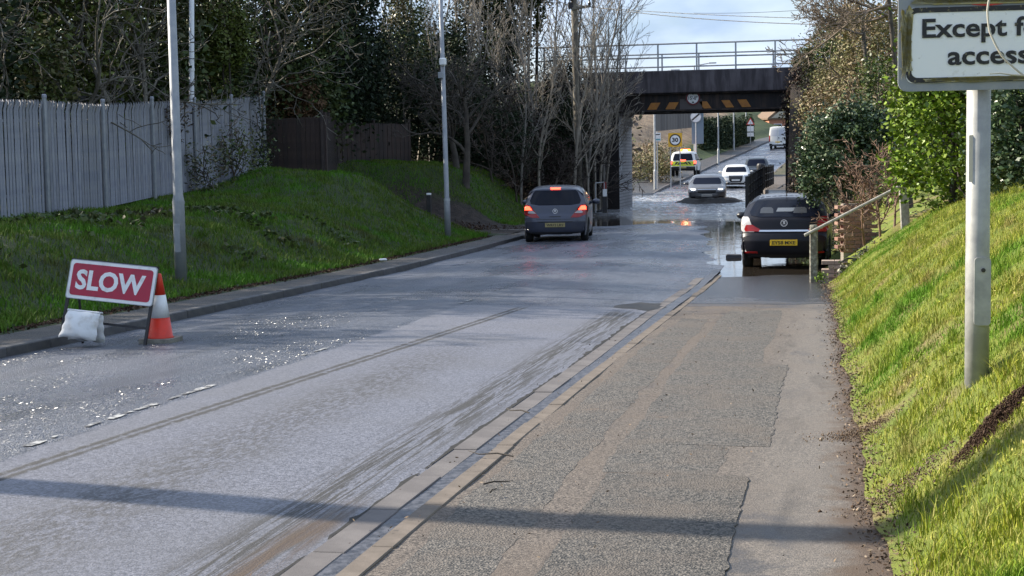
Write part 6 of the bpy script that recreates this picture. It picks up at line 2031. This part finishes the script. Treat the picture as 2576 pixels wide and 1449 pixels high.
# railway slope on the near side: creeper over the abutment, brambles, ivy
p = P(2010, 320, 65.6)
leafy_tree('creeper', 'brown creeper hanging over the bridge abutment', (-1.05, 66.2, .6), [(10000, (.1, 0, 2.6), (.85, .45, 2.3), 80, .18), (6000, (.5, -.3, 3.9), (.9, .6, 1.0), 50, .2), (3000, (-.25, -.1, 3.3), (.5, .4, .9), 30, .2)], 'leaf_dead_ivy', .10, 'creeper', trunk=(.05, 2.5), seed=66)
BR = 'overgrown railway slope bushes'
for i, (px, py, d, rr, n, mt, lf, lab) in enumerate((
    (2075, 150, 61, (.9, .9, 1.1), 6500, 'leaf_ivy', .10, 'green ivy mound beside the end of the bridge railing'),
    (2140, 110, 57, (1.2, 1.0, 1.3), 7000, 'leaf_ivy', .10, 'mixed green ivy mound higher on the railway slope'),
    (2060, 240, 60, (.7, .7, .9), 5000, 'leaf_dead_ivy', .09, 'dark brown creeper mound beside the abutment'),
    (2130, 215, 52, (1.1, 1.2, 1.1), 8000, 'leaf_bramble', .09, 'tan bramble mound in front of the ivy slope'),
    (2200, 150, 46, (1.1, 1.2, 1.4), 8000, 'leaf_bramble', .09, 'tall tan bramble mound beside the bright hedge'),
    (2200, 40, 44, (1.1, 1.2, 1.2), 6000, 'leaf_bramble', .09, 'brown twiggy mound below the overhanging branches'),
    (2100, 300, 46, (1.1, 1.0, .9), 6000, 'leaf_bramble', .09, 'pale bramble mound above the glossy shrub'),
    (2030, 430, 56, (.6, .8, .9), 4500, 'leaf_dead_ivy', .09, 'dark low creeper at the abutment foot'),
    (2230, 260, 40, (.9, 1.0, 1.3), 6000, 'leaf_ivy', .09, 'green ivy behind the bright hedge side'),
    (2020, 160, 67.5, (.5, .6, .6), 2200, 'leaf_conifer', .10, 'small dark pine tip just beyond the railing end'))):
    p = P(px, py, d)
    g_ = gR(p.x, p.y)
    leafy_tree('slope_bush', lab, (p.x, p.y, g_), [(n, (0, 0, p.z - g_), rr, 60, .17), (n // 2, (0, .2, (p.z - g_) * .45), (rr[0], rr[1], max(.3, (p.z - g_) * .5)), 40, .2)], mt, lf, 'bush', BR, trunk=(.04, max(.4, (p.z - g_) * .7)), seed=110 + i)
for i, (px, py, d, sc, lab) in enumerate(((2120, 330, 47, 1.3, 'bare bramble canes above the glossy shrub'), (2180, 270, 43, 1.4, 'bare bramble canes beside the bright hedge'), (2150, 180, 50, 1.5, 'bare bramble canes on the upper railway slope'), (2210, 140, 42, 1.5, 'tall bare canes below the overhanging branches'))):
    p = P(px, py, d)
    bare_tree('bush', 'bush', i + 1, (p.x, p.y, min(p.z - .8, gR(p.x, p.y) + 1.2)), sc, i * 1.7, lab, 'bare canes on the railway slope', 'twig_brown', 'bush', 'bramble_canes')
# bare trees overhanging the sky at the top of the near slope
PR_OVER = dict(levels=3, seg=[9, 8, 6, 5], curl=[.10, .16, .2, .2], up=[.02, .03, .04, .05], taper=.25, rmin=.006, kids=[10, 6, 5], start=[.15, .15, .15], angle=[38, 40, 40], ratio=[.55, .5, .5], rr=.55)
for i, (px, py, d, L, dz, lab) in enumerate(((2240, 40, 36, 1.9, .16, 'bare tree reaching over the sky beside the bright hedge'), (2235, -10, 35, 2.4, .0, 'bare tree with drooping twigs at the top corner of the sky'), (2170, 60, 42, 1.6, .45, 'bare twiggy tree rising behind the tan brambles'))):
    rng = np.random.default_rng(300 + i)
    q = P(px, py, d); g_ = gR(q.x, q.y)
    t = thing('tree', lab, 'tree', (q.x, q.y, g_), 0, 'bare trees overhanging the slope')
    st_ = np.array([0, 0, q.z - g_]); out = {}
    n_ = 8
    link('trunk', np_mesh('trunk', *tubes([(np.stack([np.linspace(.5, 0, n_), np.linspace(.2, 0, n_), np.linspace(-.1, st_[2], n_)], 1), np.linspace(.09, .05, n_))], 6)), M['bark_dark'], t)
    for k in range(3):
        grow(rng, st_ + rng.normal(size=3) * .12, (-1, -.1 + .2 * k, dz + .35 * (k - 1)), L * rng.uniform(.8, 1.1), .035, 0, PR_OVER, out)
    link('branches', np_mesh('branches', *tubes([x for l in out.values() for x in l], 4)), M['twig_brown'], t)
# long pale stem hanging in front of the access sign
rt = np.random.default_rng(9)
ctrl = [P(2494, -30, 8.35), P(2484, 25, 8.35), P(2490, 80, 8.35), P(2520, 140, 8.35), P(2575, 190, 8.35), P(2660, 230, 8.35)]
pts = catmull([tuple(v) for v in ctrl], 5)
c1 = np.array([P(2575, 190, 8.35), P(2545, 188, 8.35), P(2515, 184, 8.35), P(2490, 186, 8.35)])
c2 = np.array([P(2530, 150, 8.35), P(2508, 120, 8.34), P(2500, 105, 8.34)])
stm = thing('dry_stem', 'pale dry climbing stem hanging across the access sign', 'stem', tuple(pts[0]))
for nm, q, r0, r1 in (('stem', pts, .0065, .006), ('twig', c1, .006, .003), ('twig', c2, .004, .002)):
    link(nm, np_mesh(nm, *tubes([(q - pts[0], np.linspace(r0, r1, len(q)))], 6)), simple('pale dry bark', (.46, .43, .36), .8), stm)

# ------------------------------------------------------------------ beyond the bridge
for i, (px0, px1, d0, d1, h, lab) in enumerate(((1766, 1808, 158, 166, 2.9, 'clipped dark hedge block nearest the blue grey sign'), (1814, 1848, 167, 176, 3.0, 'middle clipped dark hedge block beyond the bridge'), (1853, 1886, 177, 190, 2.8, 'farthest clipped dark hedge block beyond the bridge'))):
    a, b = P(px0, 380, d0), P(px1, 370, d1)
    L = (b - a).length
    rng = np.random.default_rng(i)
    t = thing('clipped_hedge', lab, 'hedge', (a.x, a.y, float(z_verge(np.array(a.x), np.array(a.y)))), math.atan2(b.y - a.y, b.x - a.x), 'clipped hedges up the road')
    n = 9000
    pp = np.stack([rng.uniform(0, L, n), rng.uniform(-.6, .6, n), rng.uniform(0, 1, n)], 1)
    hh = h * (1 + .12 * np.sin(pp[:, 0] * 1.3) + .08 * np.sin(pp[:, 0] * 3.1))
    pp[:, 2] = pp[:, 2] * hh + (b.z - a.z) * 0 + (float(z_verge(np.array(b.x), np.array(b.y))) - t.location.z) * pp[:, 0] / L
    v, f = leaf_quads(rng, pp, .26)
    link('foliage', np_mesh('foliage', v, f), M['hedge_far'], t)
p = P(1700, 300, 106)
for i, (px, d, sc, lab) in enumerate(((1625, 84, .6, 'bare sapling just behind the brick pier'), (1665, 110, .6, 'bare sapling above the yellow speed sign'), (1720, 124, .6, 'bare sapling behind the blue grey sign'), (1780, 150, .65, 'bare sapling on the dry brown bank'), (1830, 175, .7, 'bare sapling behind the middle hedge block'))):
    p = P(px, 400, d)
    bare_tree('tree', 'sap', i, (p.x - 2.5, p.y, float(z_verge(np.array(p.x - 2.5), np.array(p.y))) - .1), sc, i * 1.2, lab, 'bare trees beyond the bridge', 'bark_grey', name='bare_sapling')
for i, (px, d, rr, n, lab) in enumerate(((1630, 92, (1.4, 2.5, 1.6), 5000, 'brown scrub beside the brick pier'), (1690, 112, (2.2, 3, 1.3), 6000, 'brown scrub behind the bus stop sign'), (1735, 122, (1.8, 3, 1.5), 5000, 'dark scrub behind the yellow speed sign'))):
    p = P(px, 400, d)
    x = p.x - 2.4
    leafy_tree('scrub_bush', lab, (x, p.y, float(z_verge(np.array(x), np.array(p.y)))), [(n, (0, 0, rr[2] * .7), rr, 60, .2)], 'leaf_bramble', .16, 'bush', 'scrub beyond the bridge', trunk=(.05, rr[2]), seed=130 + i)
# garden fence line along the top of the far bank
a, b = P(1650, 303, 135), P(1770, 300, 150)
board_fence('bank_fence', 'grey board fence along the top of the dry brown bank', a, b, 1.9, [simple('far fence boards', (.16, .145, .135), .9), simple('far fence boards dull', (.12, .11, .105), .9)], .45, seed=8, z0f=lambda s: 4.0 + s * .04)
# far trees and the distant wood
FT = 'bare trees at the far end of the road'
for i, (px, d, sc) in enumerate(((1700, 210, .75), (1745, 225, .8), (1790, 235, .8), (1835, 240, 1.1), (1880, 250, 1.1), (1905, 262, 1.15), (1930, 275, 1.2), (1968, 285, 1.1), (1990, 262, 1.0))):
    p = P(px, 330, d)
    z = float(road_z(p.y)) + 1.0
    bare_tree('tree', 'sap', i, (p.x, p.y, z), sc, i * .9, ['far bare tree above the fence line', 'far bare tree behind the bank saplings', 'far bare tree beside the third lamp post', 'far bare tree above the middle hedge', 'far bare tree near the warning sign', 'far bare tree over the road bend', 'far bare tree just before the house', 'far bare tree behind the house', 'far bare tree at the abutment edge'][i], FT, 'twig_brown')
rng = np.random.default_rng(55)
n = 26000
xx = rng.uniform(-75, 60, n); yy = rng.uniform(285, 340, n)
tops = 10.5 + 1.5 * np.sin(xx * .21) + 1.2 * np.sin(xx * .53 + 1)
zz = 5 + rng.random(n) ** .8 * tops * (.7 + .3 * rng.random(n))
v, f = leaf_quads(rng, np.stack([xx, yy, zz], 1), .9, .6, .35)
tag(link('far_woods', np_mesh('far_woods', v, f), M['wood_far']), 'distant bare brown wood closing the view up the road', 'wood', kind='stuff')
# trees on the left horizon behind the railway, seen through the saplings
rng = np.random.default_rng(56)
n = 6000
xx = rng.uniform(-60, -11, n); yy = rng.uniform(84, 95, n)
zz = 1 + rng.random(n) * (6.0 + 1.5 * np.sin(xx * .4) - 4.0 * sstep(xx, -17, -11))
v, f = leaf_quads(rng, np.stack([xx, yy, zz], 1), .4, .3, .5)
tag(link('scrub_woods', np_mesh('scrub_woods', v, f), M['wood_far']), 'brown scrub wood beyond the railway line', 'wood', kind='stuff')

# ------------------------------------------------------------------ grass
def grass(name, rng, X, Y, Zf, hmin, hmax, w, mat, lean=.5, label=None):
    n = len(X)
    Z = Zf(X, Y)
    a = rng.uniform(0, 2 * math.pi, n)
    h = rng.uniform(hmin, hmax, n)
    dx, dy = np.cos(a), np.sin(a)
    ln = rng.uniform(.1, 1, n) * lean * h
    b = rng.uniform(0, 2 * math.pi, n)
    lx_, ly_ = np.cos(b) * ln, np.sin(b) * ln
    ww = w * rng.uniform(.6, 1.4, n)
    p0 = np.stack([X - dx * ww, Y - dy * ww, Z - .01], 1); p1 = np.stack([X + dx * ww, Y + dy * ww, Z - .01], 1)
    p2 = np.stack([X + lx_ * .4 + dx * ww * .7, Y + ly_ * .4 + dy * ww * .7, Z + h * .6], 1); p3 = np.stack([X + lx_ * .4 - dx * ww * .7, Y + ly_ * .4 - dy * ww * .7, Z + h * .6], 1)
    p4 = np.stack([X + lx_, Y + ly_, Z + h * .95], 1)
    p5 = p4 + np.stack([dx, dy, 0 * dx], 1) * ww[:, None] * .15
    V = np.stack([p0, p1, p2, p3, p4, p5], 1).reshape(-1, 3)
    i = np.arange(n)[:, None] * 6
    F = np.concatenate([i + np.array([[0, 1, 2, 3]]), i + np.array([[3, 2, 5, 4]])])
    o = link(name, np_mesh(name, V, F), mat)
    return tag(o, label, 'grass', kind='stuff')


def mat_grass(name, cols, dry, sc=.8, a=.5, b=.66, lush=None):
    t = NT(name)
    g = t.n.new('ShaderNodeNewGeometry')
    c = t.ramp(g.outputs['Random Per Island'], [((i + .5) / len(cols), k) for i, k in enumerate(cols)])
    if lush is not None: c = t.mix(t.step(t.noise(.55, 3), .5, .62), c, lush)
    c = t.mix(t.math('MULTIPLY', t.step(t.noise(sc, 5, .6), a, b), .75), c, dry)
    t.set(col=c, rough=.7, spec=.12)
    return t.m


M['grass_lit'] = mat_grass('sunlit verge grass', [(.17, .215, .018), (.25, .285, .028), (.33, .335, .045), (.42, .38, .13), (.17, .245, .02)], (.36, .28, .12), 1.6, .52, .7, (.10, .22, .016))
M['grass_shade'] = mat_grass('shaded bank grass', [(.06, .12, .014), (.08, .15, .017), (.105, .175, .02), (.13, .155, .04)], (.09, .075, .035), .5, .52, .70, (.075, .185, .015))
rng = np.random.default_rng(21)
def near_pts(n, y0, y1, v0, v1):
    Y = y0 + (y1 - y0) * rng.random(n) ** 1.5
    X = right_edge(Y) + v0 + (v1 - v0) * rng.random(n)
    keep = ~((Y > 26.5) & (Y < 28.7) & (X < 2.4))
    return X[keep], Y[keep]


# molehill-like scrape of bare earth on the slope
SC = P(2530, 1140, 7.3); SCz = gR(SC.x, SC.y)
def bare(X, Y):
    u, v = X - SC.x, Y - SC.y
    a = .55
    p_, q_ = u * math.cos(a) + v * math.sin(a), -u * math.sin(a) + v * math.cos(a)
    m1 = (p_ / .30) ** 2 + (q_ / .13) ** 2 < 1
    e = X - right_edge(Y)
    m2 = (e < .30) & (np.abs(Y - 9.9 - .3 * e) < .28) & (e > -.1)
    m3 = (e < .40) & (np.abs(Y - 7.6 - .55 * e) < .14) & (lump(X, Y, 9, 2) > -.2)
    return m1 | m2 | m3


X, Y = near_pts(330000, 5.2, 26.3, -.02, 3.0)
k = ~bare(X, Y)
e_ = X - right_edge(Y)
k &= rng.random(len(X)) < np.clip(.25 + e_ * 5, 0, 1)
tn = lump(X, Y, 2.6, 9)
tuft = rng.random(len(X)) < .72 + .3 * tn
k &= tuft
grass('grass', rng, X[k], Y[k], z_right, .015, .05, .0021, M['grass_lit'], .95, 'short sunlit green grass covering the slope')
X, Y = near_pts(26000, 5.2, 26.3, .1, 3.0)
k = ~bare(X, Y) & (lump(X, Y, 1.1, 12) > .25)
grass('tall_grass', rng, X[k], Y[k], z_right, .04, .10, .0023, M['grass_lit'], 1.0, 'longer grass tufts on the sunlit slope')
# coarse tufts
nt_ = 420
Y0 = 5.3 + 18 * rng.random(nt_) ** 1.4; X0 = right_edge(Y0) + .05 + 2.6 * rng.random(nt_)
k_ = rng.integers(0, nt_, 22000)
sg_ = rng.uniform(.02, .06, nt_)[k_]
X = X0[k_] + rng.normal(size=len(k_)) * sg_; Y = Y0[k_] + rng.normal(size=len(k_)) * sg_
k = ~bare(X, Y) & ~((Y > 26.4) & (X < 2.4))
grass('grass_tufts', rng, X[k], Y[k], z_right, .05, .15, .0026, M['grass_lit'], 1.1, 'scattered coarse grass tufts on the sunlit slope')
n = 120000
Y = 14 + 36 * rng.random(n) ** 1.1
X = left_edge(Y) - .02 - 8.5 * rng.random(n) ** 1.15
k = ~((Y > 43.4 + .5 * lump(X, Y, 2.0, 3)) & (Y < 49.6) & (X > -14.3))
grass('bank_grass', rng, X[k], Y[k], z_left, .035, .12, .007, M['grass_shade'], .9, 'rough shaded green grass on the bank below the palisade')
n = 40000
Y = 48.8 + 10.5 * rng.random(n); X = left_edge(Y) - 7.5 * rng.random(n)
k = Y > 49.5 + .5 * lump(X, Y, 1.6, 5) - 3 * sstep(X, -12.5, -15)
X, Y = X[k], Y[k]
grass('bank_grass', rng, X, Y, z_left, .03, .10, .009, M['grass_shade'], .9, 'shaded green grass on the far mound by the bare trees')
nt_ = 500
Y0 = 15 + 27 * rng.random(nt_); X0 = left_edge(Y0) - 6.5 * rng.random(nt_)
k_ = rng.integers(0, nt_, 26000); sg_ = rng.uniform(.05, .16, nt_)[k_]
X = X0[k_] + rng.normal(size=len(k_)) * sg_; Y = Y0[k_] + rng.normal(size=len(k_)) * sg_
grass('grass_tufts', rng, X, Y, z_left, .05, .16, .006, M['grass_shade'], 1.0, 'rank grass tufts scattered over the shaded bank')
# trailing weeds and ivy on the shaded bank
n = 6500
Y = 17 + 16 * rng.random(n); X = left_edge(Y) - .9 - 4.5 * rng.random(n)
k = lump(X, Y, .9, 15) > .22
X, Y = X[k], Y[k]
v, f = leaf_quads(rng, np.stack([X, Y, z_left(X, Y) + rng.uniform(.02, .16, len(X))], 1), .10, .1, .7)
tag(link('ground_cover', np_mesh('ground_cover', v, f), M['leaf_conifer']), 'dark trailing weeds spread over the shaded bank', 'weeds', kind='stuff')
# clover-like broad leaves in the sunlit turf
n = 22000
X, Y = near_pts(n, 5.4, 24, .15, 2.8)
k = (lump(X, Y, 1.7, 18) > .1) & ~bare(X, Y)
X, Y = X[k], Y[k]
v, f = leaf_quads(rng, np.stack([X, Y, z_right(X, Y) + rng.uniform(.015, .045, len(X))], 1), .017, .5, .8)
tag(link('ground_cover', np_mesh('ground_cover', v, f), M['grass_lit']), 'small broad leaved weeds among the sunlit grass', 'weeds', kind='stuff')
# earth scrapes
def scrape(mask_c, a, rx, ry, n, hmax, zf, name, label, mt, seed):
    r = np.random.default_rng(seed)
    u = np.clip(r.normal(size=(n, 2)) * .45, -1.1, 1.1)
    X = mask_c[0] + u[:, 0] * rx * math.cos(a) - u[:, 1] * ry * math.sin(a)
    Y = mask_c[1] + u[:, 0] * rx * math.sin(a) + u[:, 1] * ry * math.cos(a)
    Z = zf(X, Y) + r.random(n) ** 2 * hmax * np.exp(-(u ** 2).sum(1) * 1.5)
    m = MB()
    s = r.uniform(.0015, .006, n) * (1 + 1.5 * (r.random(n) > .96))
    V = []; F = []
    base = np.array([(1, 0, 0), (-.5, .8, 0), (-.5, -.8, 0), (0, 0, 1.), (0, 0, -1.)])
    tri = np.array([(0, 1, 3), (1, 2, 3), (2, 0, 3), (1, 0, 4), (2, 1, 4), (0, 2, 4)])
    an = r.uniform(0, 6.28, n)
    R = np.stack([np.stack([np.cos(an), -np.sin(an), 0 * an], 1), np.stack([np.sin(an), np.cos(an), 0 * an], 1), np.stack([0 * an, 0 * an, 1 + 0 * an], 1)], 1)
    bb = base[None] * r.uniform(.5, 1.3, (n, 5, 1))
    V = np.einsum('nij,nkj->nki', R, bb) * s[:, None, None] + np.stack([X, Y, Z], 1)[:, None]
    F = (tri[None] + np.arange(n)[:, None, None] * 5).reshape(-1, 3)
    m.bm.free()
    return tag(link(name, np_mesh(name, V.reshape(-1, 3), F), mt), label, 'soil', kind='stuff')


M['crumb'] = leafy('earth crumbs', [(.035, .02, .014), (.05, .03, .02), (.075, .048, .033), (.11, .075, .055)], .9, .1)
M['litter'] = leafy('leaf litter', [(.07, .045, .03), (.13, .085, .055), (.20, .14, .095), (.30, .24, .18), (.045, .03, .022)], .85, .15)
scrape((SC.x, SC.y), .55, .30, .15, 14000, .10, lambda X, Y: z_right(X, Y) - .005, 'bare_earth', 'dark brown scrape of bare earth in the sunlit grass', M['crumb'], 3)
y_ = 9.9; x_ = float(right_edge(np.array(y_)))
scrape((x_ - .04, y_), .2, .34, .24, 1500, .035, lambda X, Y: np.maximum(z_right(X, Y), z_fw(X, Y)) + .004, 'soil_debris', 'brown soil and leaf debris washed onto the footway edge', M['litter'], 4)
y_ = 7.75; x_ = float(right_edge(np.array(y_)))
scrape((x_ + .12, y_), .75, .34, .20, 1500, .02, lambda X, Y: np.maximum(z_right(X, Y), z_fw(X, Y)) + .003, 'soil_debris', 'crumbly dark soil at the grass edge near the shadow', M['litter'], 5)
# litter along the edge of the footway
n = 7000
Y = 5 + 21 * rng.random(n); X = right_edge(Y) + rng.normal(size=n) * .07 - .03
v, f = leaf_quads(rng, np.stack([X, Y, np.maximum(z_right(X, Y), z_fw(X, Y)) + .006], 1), .022, 0, .4)
tag(link('leaf_litter', np_mesh('leaf_litter', v, f), M['litter']), 'brown leaf litter along the footway edge', 'leaf litter', kind='stuff')
n = 420
Y = 5 + 16 * rng.random(n); X = rng.uniform(-2.4, .2, n)
v, f = leaf_quads(rng, np.stack([X, Y, z_fw(X, Y) + .022], 1), .022, 0, .35)
tag(link('leaf_litter', np_mesh('leaf_litter', v, f), M['litter']), 'scattered bits of dead leaf and twig on the footway', 'leaf litter', kind='stuff')
# dark dirt line and dead stuff at the far footway edge, clods by the track
n = 5000
Y = 14 + 28 * rng.random(n); X = left_edge(Y) + rng.normal(size=n) * .07 + .04
v, f = leaf_quads(rng, np.stack([X, Y, np.maximum(z_left(X, Y), road_z(Y) + .07) + .01], 1), .05, 0, .5)
tag(link('leaf_litter', np_mesh('leaf_litter', v, f), M['crumb']), 'dark dirt along the far footway edge', 'leaf litter', kind='stuff')
p = P(1075, 530, 47.5)
scrape((p.x, p.y + .6), .3, 2.6, 1.3, 2200, .35, lambda X, Y: z_left(X, Y), 'soil_debris', 'dark turned soil and roots on the cut bank by the dirt track', M['crumb'], 6)
for me_o in [o for o in bpy.data.objects if o.name.startswith('soil_debris')][-1:]:
    co = np.empty(len(me_o.data.vertices) * 3, dtype=np.float32); me_o.data.vertices.foreach_get('co', co); co = co.reshape(-1, 5, 3)
    c0 = co.mean(1, keepdims=True); co = (co - c0) * 5 + c0
    me_o.data.vertices.foreach_set('co', co.ravel()); me_o.data.update()
# twigs lying across the channel
for (px, py, d, L, a, lab) in ((1215, 1160, 8.35, .16, .2, 'short dark twig lying across the wet gutter'), (1290, 1075, 9.2, .30, 2.9, 'thin bent twig lying over the channel stones'), (1330, 975, 10.9, .22, 2.6, 'small dark twig near the far gutter'), (1232, 1197, 8.1, .05, 1.0, 'tiny curled dead leaf stalk on the footway edge')):
    p = P(px, py, d)
    q = np.array([(0, 0, 0), (L * .35 * math.cos(a), L * .35 * math.sin(a), .012), (L * .7 * math.cos(a + .2), L * .7 * math.sin(a + .2), .006), (L * math.cos(a), L * math.sin(a), .014)])
    o = link('twig', np_mesh('twig', *tubes([(q, np.array([.006, .005, .004, .002]))], 5)), M['bark_dark'])
    o.location = (p.x, p.y, float(z_fw(np.array(p.x), np.array(p.y))) + .03)
    tag(o, lab, 'twig', 'twigs on the footway edge')
p = P(963, 613, 32)
m = MB().box((0, 0, .03), (.16, .10, .05), Matrix.Rotation(.4, 3, 'Z'), .02)
o = m.build('litter_wrapper', M['white_sign']); o.location = (p.x, p.y, gL(p.x, p.y) + .02)
tag(o, 'scrap of white litter lying on the grass edge', 'litter')
p = P(2380, 800, 10.9)


for o in bpy.data.objects:
    if o.parent is not None and o.name.split('.')[0] in ('branches', 'crown', 'foliage'):
        o['kind'] = 'stuff'
